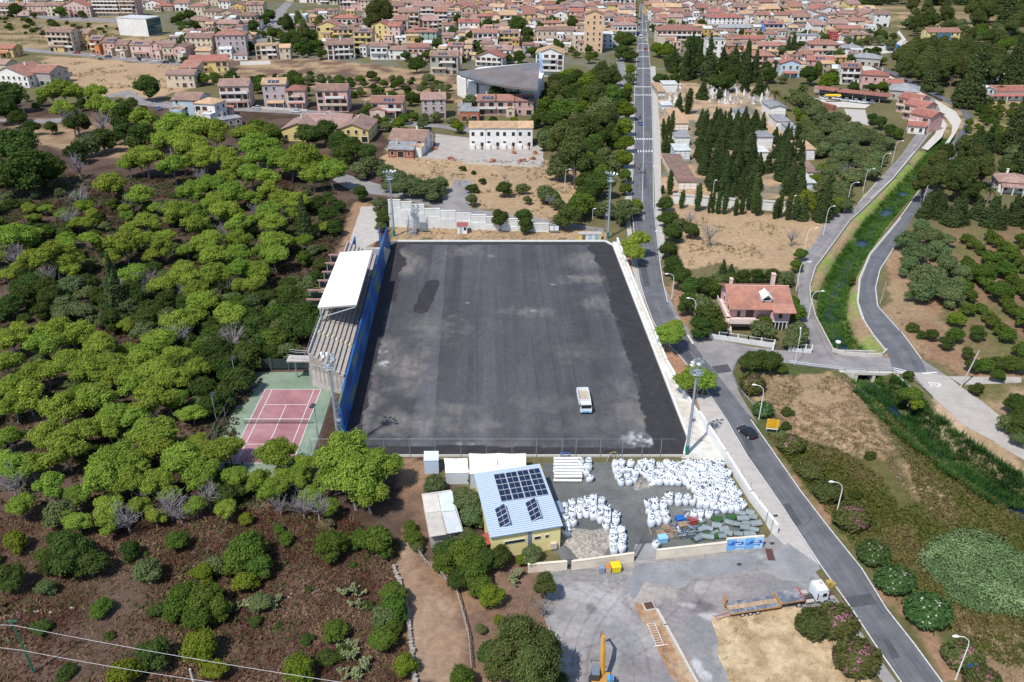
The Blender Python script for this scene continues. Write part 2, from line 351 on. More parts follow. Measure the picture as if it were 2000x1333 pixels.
strip('canal_road', [(1590, 700), (1584, 682), (1562, 620), (1556, 538), (1560, 510), (1594, 470), (1616, 422), (1640, 419), (1676, 400), (1716, 352), (1760, 304), (1782, 272), (1812, 238), (1822, 216), (1812, 196)], [(1640, 705), (1624, 686), (1590, 610), (1584, 562), (1594, 526), (1624, 486), (1660, 436), (1690, 408), (1710, 388), (1744, 354), (1792, 296), (1816, 264), (1836, 240), (1836, 214), (1822, 190)], .022, M_road2)
strip('stream_road', [(1745, 728), (1736, 694), (1692, 638), (1676, 590), (1680, 546), (1700, 498), (1760, 426), (1812, 354), (1848, 296), (1876, 256), (1886, 236), (1876, 216), (1840, 196), (1816, 184), (1760, 156), (1692, 124), (1660, 100), (1636, 92), (1600, 95)], [(1810, 728), (1800, 702), (1760, 646), (1716, 598), (1712, 562), (1720, 526), (1748, 482), (1780, 430), (1830, 354), (1882, 282), (1897, 248), (1901, 232), (1888, 214), (1842, 188), (1820, 176), (1772, 152), (1696, 120), (1664, 95), (1640, 87), (1600, 89)], .022, M_road)
strip('hill_road', [(1664, 93), (1720, 90), (1750, 85), (1762, 76), (1752, 64)], [(1664, 98), (1722, 95), (1756, 90), (1770, 78), (1756, 60)], .022, M_pale)
track = [(1785, 725), (1850, 735), (1890, 765), (1945, 805), (2010, 862), (2100, 940), (2100, 970), (2010, 905), (1940, 862), (1880, 830), (1830, 782), (1790, 742)]
sheet('gravel_track', ragged(pxy(track), 1.5, .3), .016, mat('track_gravel', (.38, .35, .32), .95, .12, .4, wpos=True, fine=.15))
sheet('field_track', ragged(pxy([(1850, 735), (1995, 737), (1995, 748), (1880, 752)]), 1.5, .3, 3), .012, mat('track_gravel'))
# side streets of the town
for k, (a, b, mm) in enumerate([
    ([(40, 100), (90, 105), (180, 112), (260, 121), (350, 128), (430, 132)], [(40, 93), (90, 98), (180, 104), (260, 112), (350, 118), (430, 123)], M_road2),
    ([(185, 195), (240, 188), (270, 205), (330, 212), (440, 216), (560, 222), (660, 229), (760, 245), (860, 250), (925, 262)], [(215, 185), (252, 176), (275, 190), (330, 200), (440, 205), (560, 212), (660, 220), (760, 235), (860, 243), (925, 250)], M_road2),
    ([(500, 82), (515, 60), (527, 40), (540, 20), (556, 5)], [(545, 84), (550, 60), (556, 40), (560, 20), (572, 5)], M_road2),
    ([(1020, 110), (1028, 80), (1036, 58)], [(1042, 110), (1045, 80), (1050, 58)], M_road2),
    ([(1190, 250), (1200, 200), (1206, 150), (1203, 100), (1198, 70)], [(1225, 250), (1228, 200), (1226, 150), (1214, 100), (1206, 70)], M_road2),
    ([(0, 30), (120, 40), (250, 46)], [(0, 24), (120, 32), (250, 38)], M_road2),
    ([(-60, 238), (0, 238), (60, 241), (120, 240), (175, 228)], [(-60, 232), (0, 232), (60, 235), (120, 231), (160, 222)], M_road2)]):
    strip('side_street', a, b, .020 + .001 * k, mm)
sheet('builders_yard', ragged(pxy([(850, 262), (1060, 285), (1062, 325), (1000, 322), (770, 305), (750, 290), (850, 285)]), 2, .5, 5), .012, mat('yard_gravel', (.36, .33, .30), .95, .15, .3, wpos=True, fine=.1))
sheet('stadium_lane', ragged(pxy([(650, 333), (740, 360), (850, 395), (950, 412), (1060, 428), (1180, 447), (1178, 455), (1080, 440), (960, 425), (860, 410), (770, 385), (690, 375), (650, 352)]), 2, .15, 2), .014, M_road2)
sheet('side_lane', ragged(pxy([(888, 352), (922, 352), (915, 412), (860, 400)]), 2, .2, 2), .011, M_road2)
sheet('stand_lane', ragged(pxy([(706, 404), (742, 404), (740, 470), (672, 505), (690, 450)]), 1.5, .25, 2), .012, M_conc)
sheet('pavement', pxy([(1222, 200), (1238, 200), (1237, 320), (1231, 430), (1241, 510), (1259, 592), (1250, 592), (1232, 510), (1222, 430), (1218, 320)]), .010, M_conc)
sheet('pavement', pxy([(1271, 130), (1280, 130), (1290, 270), (1292, 400), (1300, 490), (1290, 510), (1280, 430), (1276, 272)]), .010, M_conc)
sheet('roadside_pavement', pxy([(1358, 772), (1384, 772), (1417, 818), (1457, 888), (1506, 958), (1552, 1028), (1600, 1104), (1590, 1120), (1505, 1040), (1430, 905), (1370, 808)]), .019, M_conc)
sheet('lorry_park', pxy([(1100, 1110), (1240, 1093), (1500, 1050), (1510, 1035), (1570, 1090), (1650, 1190), (1720, 1290), (1760, 1345), (1735, 1345), (1600, 1185), (1390, 1205), (1400, 1345), (1100, 1345), (1062, 1200), (1062, 1120)]), .006, M_lot)
for i, (pp, mm) in enumerate([([(1240, 1103), (1480, 1085), (1475, 1112), (1370, 1126), (1330, 1146), (1262, 1136), (1236, 1172), (1225, 1140)], M_lot2), ([(1500, 1090), (1540, 1060), (1600, 1110), (1580, 1140), (1520, 1130)], M_lot2)]):
    sheet('asphalt_patch', ragged(pxy(pp), .6, .7, i), .026 + .002 * i, mm)
sheet('dirt_verge', ragged(pxy([(1235, 1175), (1275, 1178), (1290, 1200), (1375, 1345), (1325, 1345), (1255, 1215)]), .6, .5, 4), .0245, mat('verge_dirt', S(165, 142, 115), .95, .25, 1.2, c2=S(150, 115, 85), wpos=True, fine=.25))
sheet('dirt_verge', ragged(pxy([(1125, 1108), (1240, 1095), (1238, 1105), (1180, 1120), (1140, 1125)]), .6, .3, 6), .021, mat('verge_dirt'))
sheet('dry_field', ragged(pxy([(1392, 1210), (1560, 1182), (1640, 1255), (1715, 1345), (1425, 1345), (1395, 1240)]), .6, .5, 8), .024, mat('field_straw', S(186, 165, 132), .95, .22, 1.0, c2=S(158, 136, 105), wpos=True, fine=.25))
# painted markings
mk = MB()
def inset(A, B, t, i0=0, i1=None): return [a.lerp(b, t) for a, b in zip(A, B)][i0:i1]
ribbon(inset(mL, mR, .03), .16, .037, mk); ribbon(inset(mL, mR, .97, 0, 13), .16, .037, mk); ribbon(inset(mL, mR, .97, 17), .16, .037, mk); ribbon(inset(mL, mR, .5, 0, 10), .14, .037, mk)
mk.obj('road_lines', M_paint)['kind'] = 'structure'
for (y, xa, xb) in [(59, 1247, 1264), (73, 1246, 1265), (86, 1246, 1266), (99, 1245, 1268), (111, 1244, 1269), (134, 1241, 1271), (170, 1239, 1273), (186, 1238, 1274), (272, 1238, 1276), (296, 1238, 1276)]:
    mb = MB(); a, b = G(xa, y), G(xb, y); n = max(5, int((b - a).length / .95))
    for k in range(n):
        q = a.lerp(b, (k + .5) / n); mb.add([(q.x - .25, q.y - 1.3, .039), (q.x + .25, q.y - 1.3, .039), (q.x + .25, q.y + 1.3, .039), (q.x - .25, q.y + 1.3, .039)], [(0, 1, 2, 3)])
    mb.obj('crosswalk', M_paint)['kind'] = 'structure'
mb = MB()
for a, b, w in [((1802, 730), (1830, 728), .5), ((1822, 1), (1822, 1), .1), ((1343, 655), (1354, 672), .4), ((1480, 692), (1560, 700), .0)]:
    if w: ribbon([G(*a), G(*b)], w, .04, mb)
for side in ([(1692, 638), (1676, 590), (1680, 546), (1700, 498), (1760, 426)], [(1757, 646), (1714, 598), (1710, 562), (1719, 526), (1746, 484)], [(1800, 702), (1760, 648)], [(1676, 398), (1716, 352)], [(1700, 388), (1742, 350), (1786, 296)]):
    ribbon([G(*q) for q in side], .18, .034, mb)
mb.obj('edge_lines', M_paint)['kind'] = 'structure'
# STOP lettering on the side road
tc = bpy.data.curves.new('stop_lettering', 'FONT'); tc.body = 'STOP'; tc.size = 1.0; tc.extrude = .004; tc.align_x = 'CENTER'; tc.align_y = 'CENTER'
to = bpy.data.objects.new('stop_lettering', tc); COL.objects.link(to); to.location = G(1827, 752, .036); to.rotation_euler = (0, 0, R(-8)); to.scale = (1.0, 2.3, 1)
tc.materials.append(mat('fresh_paint', (.8, .8, .78), .8, .1, 2)); to['kind'] = 'structure'
# concrete lining of the upper channel + water
sheet('channel_lining', pxy([(1650, 104), (1700, 128), (1760, 160), (1812, 188), (1836, 200), (1866, 218), (1878, 236), (1868, 258), (1842, 298), (1832, 302), (1858, 262), (1860, 246), (1848, 230), (1825, 212), (1780, 190), (1736, 166), (1690, 140), (1650, 112)]), .018, M_pale)
sheet('channel_lining', pxy([(1838, 228), (1850, 244), (1840, 268), (1812, 294), (1800, 290), (1826, 262), (1834, 244)]), .028, M_pale)
sheet('road_verge', pxy([(1664, 100), (1752, 92), (1770, 80), (1784, 82), (1760, 100), (1680, 112)]), .008, M_pale)
M_water = mat('water', (.010, .022, .055), .08, .2, .4, wpos=True, spec=.6)
for cl, w in ((canal_up, 2.6), (canal_dn, 2.2)):
    mb = MB(); ribbon(cl, w * 1.5, -2.3, mb); mb.obj('water', M_water)['kind'] = 'structure'

def painted(name, poly, z, res, fn, rough=.92, kind='structure'):
    """fine grid clipped to a polygon, stained and worn by noise"""
    W = pxy(poly); x0, x1 = min(p[0] for p in W), max(p[0] for p in W); y0, y1 = min(p[1] for p in W), max(p[1] for p in W)
    xs, ys = np.arange(x0, x1 + res, res), np.arange(y0, y1 + res, res); X, Y = np.meshgrid(xs, ys); rgb = fn(X, Y); ny, nx = X.shape; idx = np.arange(ny * nx).reshape(ny, nx)
    Q = np.stack([idx[:-1, :-1], idx[:-1, 1:], idx[1:, 1:], idx[1:, :-1]], -1).reshape(-1, 4); k = inside(W, X[:-1, :-1] + res / 2, Y[:-1, :-1] + res / 2).ravel()
    m = mat(name + '_mat', vcol=True, rough=rough, var=.12, sc=1.6, wpos=True, bump=.015, fine=.14, spec=.15)
    o = ob(name, np_mesh(name, np.stack([X, Y, 0 * X + z], -1).reshape(-1, 3), Q[k], col=rgb.reshape(-1, 3), mat=m)); o['kind'] = kind; return o
def lot_col(X, Y):
    n = fbm(X * .12, Y * .12, 5)[..., None]; c = np.array((.245, .228, .225)) * (.78 + .45 * n); b = np.clip((fbm(X * .07 + 31, Y * .07, 4) - .46) * 9, 0, 1)[..., None]; c = c * (1 - b * .55) + np.array((.175, .185, .192)) * b * .55
    d = np.clip((fbm(X * .22 + 3, Y * .3 + 71, 5) - .55) * 6, 0, 1)[..., None]; c = c + d * (np.array((.40, .385, .36)) - c) * .5
    def sp(px, py, rx, ry, col, amt, seed=0):
        g = G(px, py); r = np.hypot((X - g.x) / rx, (Y - g.y) / ry) + (fbm(X * .9 + seed, Y * .9, 4) - .5) * 1.6; return (np.clip((1 - r) * 1.8, 0, 1) * amt)[..., None], np.array(col)
    for a in [(1150, 1160, 5, 3, (.40, .39, .38), .6, 1), (1190, 1180, 4, 4, (.38, .37, .36), .5, 2), (1130, 1230, 3, 6, (.36, .35, .34), .4, 3), (1365, 1185, 2.2, 1.4, (.09, .085, .09), .7, 4), (1390, 1205, 2.2, .8, (.5, .48, .46), .6, 5), (1330, 1182, 2, .6, (.48, .46, .44), .5, 6), (1355, 1320, 2.0, 2.6, (.50, .50, .50), .8, 7), (1240, 1300, 2.4, 2, (.12, .12, .12), .4, 8), (1155, 1190, 1, 1, (.13, .13, .12), .7, 9), (1250, 1112, 5, .8, (.15, .15, .15), .5, 10), (1420, 1112, 2, .8, (.16, .16, .17), .5, 11), (1480, 1130, 6, 2, (.22, .19, .185), .5, 12), (1450, 1160, 5, 2.2, (.21, .185, .18), .5, 13), (1270, 1160, 5, 2, (.38, .34, .30), .6, 14), (1230, 1105, 5, .7, (.36, .30, .24), .5, 15), (1200, 1250, 4, 4, (.24, .24, .25), .5, 16)]:
        m, q = sp(*a); c = c + m * (q - c)
    for (ax, ay, r, w) in [(1000, 1000, 30, .16), (1150, 1400, 22, .15), (1300, 900, 26, .14), (1500, 1350, 24, .16), (1050, 1300, 14, .15)]:
        g = G(ax, ay); dd = np.abs(np.hypot(X - g.x, Y - g.y) - r); t = (dd < w) | (np.abs(dd - 1.9) < w); c = c * (1 - .16 * (t & (fbm(X * .3, Y * .3 + ax, 3) > .45))[..., None])
    cr = np.abs(fbm(X * .28 + 60, Y * .28 + 9, 4) - .5) < .006; c = c * (1 - .14 * cr[..., None])
    return c * (.9 + .2 * fbm(X * 2.3, Y * 2.3, 2))[..., None]
painted('lorry_park_surface', [(1104, 1114), (1240, 1098), (1490, 1062), (1500, 1052), (1562, 1094), (1636, 1186), (1598, 1184), (1392, 1203), (1400, 1215), (1428, 1338), (1378, 1340), (1290, 1202), (1272, 1180), (1240, 1182), (1300, 1250), (1325, 1340), (1108, 1340), (1066, 1200), (1066, 1122)], .0215, .22, lot_col)

M_fix = mat('asphalt_repair', (.075, .077, .085), .9, .2, .8, wpos=True, fine=.15)
for i, pp in enumerate([[(1642, 1168), (1700, 1160), (1712, 1180), (1660, 1188)], [(1440, 838), (1452, 838), (1476, 880), (1462, 882)], [(1530, 985), (1542, 983), (1566, 1025), (1553, 1028)], [(1250, 520), (1262, 520), (1270, 560), (1258, 560)], [(1254, 330), (1262, 330), (1264, 368), (1255, 368)], [(1722, 1250), (1735, 1246), (1758, 1284), (1744, 1288)], [(1390, 716), (1420, 712), (1430, 726), (1400, 730)], [(1330, 690), (1345, 686), (1362, 708), (1348, 714)]]):
    sheet('asphalt_repair', ragged(pxy(pp), .5, .12, 20 + i), .0335, M_fix)
mb = MB(); rs = random.Random(77)
for i in range(26):
    k = rs.uniform(.02, .9); j = int(k * (len(mL) - 1)); t_ = rs.random(); p = mL[j].lerp(mR[j], rs.uniform(.1, .9)); a = rs.uniform(0, 6.28); pts = [p]
    for s_ in range(rs.randint(5, 12)): a += rs.uniform(-.6, .6); pts.append(pts[-1] + Vector((math.cos(a), math.sin(a))) * rs.uniform(.4, .9))
    if all(inside([tuple(q) for q in mL] + [tuple(q) for q in reversed(mR)], np.array([q.x]), np.array([q.y]))[0] for q in pts): ribbon(pts, .07, .0355, mb)
mb.obj('tar_seams', mat('tar', (.03, .03, .032), .8, .1, 2))['kind'] = 'structure'
# ================================================================ stadium
M_white = mat('white_paint', (.74, .73, .70), .7, .08, .8, wpos=True, fine=.05)
M_offw = mat('cream_plaster', (.66, .58, .47), .85, .12, .5, wpos=True, fine=.06)
M_steel = mat('galvanised_steel', (.36, .40, .44), .45, .1, 2, metal=.4)
M_dark = mat('dark_metal', (.05, .05, .055), .5, .1, 3)
M_blue = mat('blue_paint', (.02, .12, .42), .5, .15, 2)
M_glass = mat('window_glass', (.02, .025, .03), .12, .2, 1, spec=.6)
def XL(Y): return -29.6 - .0425 * (Y - 114)
def XR(Y): return 31.5 - .037 * (Y - 114)
Y0, Y1 = 114.3, 214.0
def pitch():
    ny, nx = 300, 190
    ys = np.linspace(Y0, Y1, ny); s = np.linspace(0, 1, nx); V = np.zeros((ny, nx, 3))
    for i, y in enumerate(ys):
        a, b = XL(y), XR(y); V[i, :, 0] = a + (b - a) * s; V[i, :, 1] = y
    X, Y = V[..., 0], V[..., 1]; V[..., 2] = .02
    c = np.zeros((ny, nx)) + .080
    U = s[None, :] + 0 * X
    c *= .66 + .66 * fbm(X * .42 + 11, Y * .018, 4)              # long rolled lanes
    lane = fbm(np.floor(U * 15.5) * 3.7 + 3, np.floor(U * 15.5) * 1.3 + 0 * Y, 1); c *= .78 + .44 * lane
    c *= .84 + .32 * fbm(X * .25, Y * .25 + 50, 5)
    sm = np.abs((U * 15.5) % 1.0 - .5) > .475; c *= 1 - .16 * (sm & (fbm(X * .2, Y * .08, 3) > .42)); sm = np.abs((U * 31 + .2) % 1.0 - .5) > .46; c *= 1 + .14 * (sm & (fbm(X * .3 + 9, Y * .05, 3) > .5))
    for (ax, ay, r_) in [(10, 150, 21), (-14, 140, 17), (4, 188, 26), (20, 170, 14), (-20, 196, 12)]:
        dd = np.abs(np.hypot(X - ax, Y - ay) - r_); c *= 1 - .13 * (((dd < .17) | (np.abs(dd - 1.9) < .17)) & (fbm(X * .15 + ax, Y * .15, 3) > .47))
    edge = np.minimum(U, 1 - U)
    W = fbm(X * .07 + 3, Y * .07, 4)
    def blob(px, py, rx, ry, amt, sh=2.0, pw=1.0):
        g = G(px, py); d = np.hypot((X - g.x) / rx, (Y - g.y) / ry) + (fbm(X * .5 + px, Y * .5, 4) - .5) * sh
        return np.clip(1 - d, 0, 1) ** pw * amt
    dust = np.clip((fbm(X * .11 + 8, Y * .08 + 3, 5) - .5) * 5, 0, 1) * np.clip(1.35 - edge * 4.2, .08, 1) * .75
    for b in [(800, 720, 7, 10, .9), (850, 640, 9, 8, .5), (720, 690, 3, 16, .8), (760, 500, 5, 10, .5), (800, 830, 13, 5, .8), (870, 800, 8, 3, .6), (1040, 610, 7, 3.4, .7), (1140, 545, 7, 4, .8),
              (1170, 590, 5, 6, .6), (1250, 700, 6, 9, .75), (1210, 600, 5, 8, .6), (910, 490, 6, 5, .6), (980, 880, 16, 3, .6), (1240, 800, 6, 7, .7), (940, 830, 6, 4, .5), (1060, 790, 9, 5, .35), (1120, 690, 6, 5, .4), (715, 790, 4, 9, .8), (1185, 500, 5, 5, .7), (1160, 830, 12, 5, .35)]:
        dust = np.maximum(dust, blob(*b, 1.6))
    dust = np.clip(dust, 0, 1) * (.12 + 1.0 * fbm(X * 1.3, Y * .35, 5))
    rgb = c[..., None] * np.array((.98, 1.0, 1.09)) * .92
    rgb = rgb + dust[..., None] * (np.array((.235, .215, .195)) - rgb)
    for b in [(755, 711, 2.6, 1.6, .9, 1.2), (742, 688, 2.2, .9, .6, 1.2), (908, 592, 1.6, .9, .45, .8), (1270, 860, 6.5, 3.2, .95, 1.6), (1288, 872, 3, 2, .9, 1.2), (1080, 556, 1.1, .7, .5, .8), (1040, 608, 1.8, .8, .4, 1), (1120, 540, 2.4, 1.4, .4, 1), (730, 700, 1.2, 1.2, .5, 1.0), (1170, 575, .8, .6, .5, 1), (905, 870, 3, 1.1, .4, 1.2), (960, 500, 1.5, 2, .3, 1)]:
        m = blob(*b) * np.clip((fbm(X * 1.3 + 5, Y * 1.0, 4) - .36) * 4, 0, 1); rgb = rgb + np.clip(m * 1.2, 0, .85)[..., None] * (np.array((.42, .435, .45)) - rgb)
    # fresh black margins with a ragged inner edge, and one long fresh patch
    wl = 2.0 + 3.2 * (fbm(Y * .12, Y * 0 + 4, 3)) * (Y > 175) + 1.4 * (fbm(Y * .4, Y * 0 + 9, 3))
    wr = 2.8 + 4.2 * fbm(Y * .1 + 3, Y * 0 + 40, 3) + 1.6 * fbm(Y * .6, Y * 0 + 9, 3)
    nr = 1.2 + 2.0 * fbm(X * .1, X * 0 + 60, 3)
    DL = X - XL(Y); DR = XR(Y) - X
    m = (DL < wl) | (DR < wr) | (Y - Y0 < nr * .9 + .8) | (Y1 - Y < 1.2 + 1.6 * fbm(X * .2, X * 0 + 20, 3))
    a, b = G(845, 553), G(822, 606); t = np.clip(((X - a.x) * (b.x - a.x) + (Y - a.y) * (b.y - a.y)) / ((b.x - a.x) ** 2 + (b.y - a.y) ** 2), 0, 1)
    m |= np.hypot(X - a.x - t * (b.x - a.x), Y - a.y - t * (b.y - a.y)) < 1.9 + .5 * (fbm(X * .8, Y * .8, 2) - .5)
    fr = np.array((.036, .034, .038)) * (.8 + .5 * fbm(X * .7, Y * .7, 4))[..., None]
    rgb = np.where(m[..., None], fr, rgb)
    rgb *= (.86 + .28 * fbm(X * 3.1 + 7, Y * 1.2, 3))[..., None]
    idx = np.arange(ny * nx).reshape(ny, nx); Q = np.stack([idx[:-1, :-1], idx[:-1, 1:], idx[1:, 1:], idx[1:, :-1]], -1).reshape(-1, 4)
    pm = mat('pitch_asphalt', vcol=True, rough=.9, var=.10, sc=1.2, wpos=True, bump=.02, fine=.14, spec=.2)
    tag(ob('pitch', np_mesh('pitch', V.reshape(-1, 3), Q, col=rgb.reshape(-1, 3), mat=pm)), kind='structure')
pitch()
# kerbs and walls round the pitch
mb = MB(); mb.wall([(XL(Y1) + 1.6, Y1 + .15), (XR(Y1) - 1.6, Y1 + .15), (XR(Y1 - 3) + .1, Y1 - 3)], 0, .45, .32); mb.wall([(XL(Y1 - 2.2), Y1 - 2.2), (XL(Y1) + 1.6, Y1 + .15)], 0, .45, .32)
tag(mb.obj('kerb_wall', M_white), 'low white kerb wall along the far end of the black asphalt pitch', 'wall')
mb = MB(); mb.wall([(XR(Y1 - 3) + .1, Y1 - 3), (XR(119.5) + .15, 119.5), (XR(115) - 1.6, 114.6)], 0, .55, .34)
tag(mb.obj('kerb_wall', M_white), 'white kerb wall along the right side of the black asphalt pitch', 'wall')
mb = MB(); mb.wall([(XL(Y0) + 1.2, Y0 - .2), (XR(Y0) - 1.8, Y0 - .2)], 0, .4, .25)
tag(mb.obj('kerb_wall', M_pale), 'low concrete kerb at the near end of the pitch under the net fence', 'wall')
sheet('touchline_walkway', [(XR(214) + .3, 214), (XR(146) + .3, 146), (XR(120) + .3, 119), (29.2, 113.6), (37.2, 112.6), (34.5, 126), (31.4 + 1.4, 144), (28.9 + .6, 214)], .03, mat('white_concrete', (.60, .585, .55), .85, .16, .7, c2=(.50, .46, .40), wpos=True, fine=.1))
outer = [(29.6, 214.5), (30.6, 180), (31.95, 146), (34.6, 125.5), (36.6, 113.2), (38.2, 102.5), (40.1, 94.6)]
mb = MB(); mb.wall(outer[:4], 0, 1.15, .42); mb.wall(outer[3:], 0, 1.9, .42)
w = tag(mb.obj('perimeter_wall', M_white), 'long white perimeter wall between the pitch and the main road', 'wall')
# net fence on the wall beside the road
mb = MB(); fr = MB()
f = thing('net_fence', 'thin leaning post fence with braces on the pavement beside the white perimeter wall', 'fence', (0, 0, 0))
for (x, y) in [(1392, 852), (1405, 880), (1423, 910), (1445, 940), (1462, 968), (1478, 995), (1494, 1024), (1504, 1040)]:
    q = G(x, y); b = MB(); b.tube([(q.x, q.y, 0), (q.x + .1, q.y, 2.7)], .045, 5); b.tube([(q.x, q.y, 2.3), (q.x + .9, q.y + .9, 0)], .03, 5); b.obj('post', M_steel, f)
# near end ball fence
f = thing('ball_fence', 'tall thin post fence across the near end of the pitch', 'fence', (0, 0, 0))
for x in [-34.5, -30.5, -26.3, -22, -17.6, -13.2, -8.8, -4.4, 0, 4.2, 8.6, 11, 15.2, 19, 22.4, 25.6]:
    MB().cyl(x, Y0 - .35, 0, .05, 3.9, 6).obj('post', M_steel, f)
b = MB(); [b.tube([(-34.5, Y0 - .35, z), (28, Y0 - .35, z)], .012, 4) for z in (.2, 3.85)]; b.obj('wire', M_steel, f)
# blue mural wall
wallm = mat('mural_blue', (.02, .10, .33), .6, .14, .9, wpos=True, fine=.08)
nt = wallm.node_tree; N = nt.nodes; L = nt.links; pb = N['Principled BSDF']
g = N.new('ShaderNodeNewGeometry'); mp = N.new('ShaderNodeMapping'); mp.inputs['Scale'].default_value = (1, .11, .35); L.new(g.outputs['Position'], mp.inputs[0])
nz = N.new('ShaderNodeTexNoise'); nz.inputs['Scale'].default_value = .9; nz.inputs['Detail'].default_value = 1.5; L.new(mp.outputs[0], nz.inputs['Vector'])
rp = N.new('ShaderNodeValToRGB'); e = rp.color_ramp.elements; e[0].position = .40; e[0].color = (.015, .05, .19, 1); e[1].position = .50; e[1].color = (.015, .10, .31, 1)
for ps, c in ((.60, (.02, .115, .33, 1)), (.66, (.09, .15, .12, 1)), (.74, (.20, .20, .06, 1))): q = e.new(ps); q.color = c
L.new(nz.outputs[0], rp.inputs[0]); L.new(rp.outputs[0], pb.inputs['Base Color'])
mb = MB(); n = 40
for i in range(n):
    ya, yb = 121 + (212.5 - 121) * i / n, 121 + (212.5 - 121) * (i + 1) / n
    xa, xb = XL(ya) - .1, XL(yb) - .1; h = lambda y: 6.2 - max(0, y - 185) * .04
    o_ = .5
    mb.add([(xa, ya, 0), (xb, yb, 0), (xb - o_, yb, h(yb)), (xa - o_, ya, h(ya)), (xa - .5 - o_, ya, 0), (xb - .5 - o_, yb, 0), (xb - .35 - o_, yb, h(yb)), (xa - .35 - o_, ya, h(ya))],
           [(0, 1, 2, 3), (5, 4, 7, 6), (3, 2, 6, 7)] + ([(0, 3, 7, 4)] if i == 0 else []) + ([(1, 5, 6, 2)] if i == n - 1 else []))
tag(mb.obj('mural_wall', wallm), 'long blue wall with a faded yellow green mural between stand and pitch', 'wall')
# grandstand
gs = thing('grandstand', 'concrete grandstand with stepped rows and a flat white roof left of the pitch', 'grandstand', (0, 0, 0))
M_step = mat('stand_concrete', (.36, .32, .28), .9, .14, .8, wpos=True, fine=.1)
NR = 9; SA, SB = 133.5, 195.0
for i in range(NR):
    b = MB(); z = 3.9 + .42 * i
    for ya, yb in ((SA + i * .45, 150), (150, 170), (170, SB)):
        xa = lambda y: XL(y) - 1.0 - .86 * i
        b.prism([(xa(ya), ya), (xa(yb), yb), (xa(yb) - .84, yb), (xa(ya) - .84, ya)], 1.5, z)
    b.obj('bench_step', M_step, gs)
for i, yy in enumerate((146.3, 163.5, 181)):
    b = MB()
    for k in range(NR): b.box(XL(yy) - 1.42 - .86 * k, yy, 3.85 + .42 * k, .45, 1.15, .28)
    b.obj('stair', mat('stair_concrete', (.50, .47, .33), .9, .15, 1.0, wpos=True), gs)
b = MB(); bx = lambda y: XL(y) - 1.0 - .86 * NR
b.prism([(bx(SA + 4), SA + 4), (bx(SB), SB), (bx(SB) - .25, SB), (bx(SA + 4) - .25, SA + 4)], 0, 7.9)
b.prism([(XL(SA) - .6, SA - .3), (bx(SA + 4), SA + 3.7), (bx(SA + 4), SA + 4.1), (XL(SA) - .6, SA + .1)], 0, 3.7); b.obj('back_wall', M_conc, gs)
M_roof = mat('white_sheet_roof', (.82, .82, .82), .5, .02, .5)
rc = [(-32.4, 152.6), (-33.6, 182.2), (-41.1, 180.8), (-40.2, 151.2)]
rfo = MB().prism([(a * .998 - .06, b) for a, b in rc], 10.1, 10.42).obj('roof', M_conc, gs)
for k in range(10):
    l_ = lambda p, q, t: (p[0] + (q[0] - p[0]) * t, p[1] + (q[1] - p[1]) * t)
    MB().prism([l_(rc[0], rc[1], k / 10), l_(rc[0], rc[1], (k + .992) / 10), l_(rc[3], rc[2], (k + .992) / 10), l_(rc[3], rc[2], k / 10)], 10.43, 10.55 + .01 * (k % 2)).obj('roof_sheet', M_roof, rfo)
b = MB()
for k in range(7):
    t = k / 6; x, y = rc[3][0] * (1 - t) + rc[2][0] * t + .5, rc[3][1] * (1 - t) + rc[2][1] * t
    b.box(x, y, 0, .35, .35, 10.1); b.tube([(x, y, 8.2), (x + 7.0, y + 1.1, 10.0)], .12, 6)
b.obj('roof_column', M_steel, gs)
b = MB(); rr = random.Random(5)
for k in range(9):      # coloured seats under the roof, seen in its shade
    pass
b = MB(); yy = np.linspace(SA + .5, 152, 12)
for a, c in zip(yy[:-1], yy[1:]): b.tube([(bx(a) - .15, a, 7.9), (bx(a) - .15, a, 8.9), (bx(c) - .15, c, 8.9)], .03, 4)
yy = np.linspace(183, SB, 6)
for k in range(9): b.tube([(XL(SB) - 1 - .86 * k, SB + .1, 3.9 + .42 * k), (XL(SB) - 1 - .86 * k, SB + .1, 5.1 + .42 * k), (XL(SB) - 1.86 - .86 * k, SB + .1, 5.5 + .42 * k)], .03, 4)
for k in range(9): b.tube([(XL(SA) - 1 - .86 * k, SA - .2 + k * .4, 3.8), (XL(SA) - 1 - .86 * k, SA - .2 + k * .4, 5.1), (XL(SA) - 1.86 - .86 * k, SA + .2 + k * .4, 5.2)], .03, 4)
b.obj('railing', M_steel, gs)
# portal frames behind the stand
M_pinkm = mat('pink_paint', (.36, .20, .19), .7, .1, 2)
for k, (x, y, l) in enumerate([(642, 498, 6), (635, 514, 6), (629, 531, 6), (620, 548, 7), (601, 567, 9), (598, 585, 9)]):
    q = G(x, y, 6.2); t = thing('portal_frame', '', 'frame', (q.x, q.y, 0), 0, 'pink portal frames behind the grandstand'); REG.append((t, 'pink topped steel portal frame behind the grandstand', None))
    MB().box(l / 2, 0, 6.0, l, .45, .3).obj('beam', M_pinkm, t)
    for xx in (.4, l * .45, l * .8): MB().box(xx, 0, 0, .22, .22, 6.0).obj('column', M_steel, t)
    MB().box(l * .42, .05, 4.3, l * .8, .1, 1.2).obj('glazing', M_glass, t)
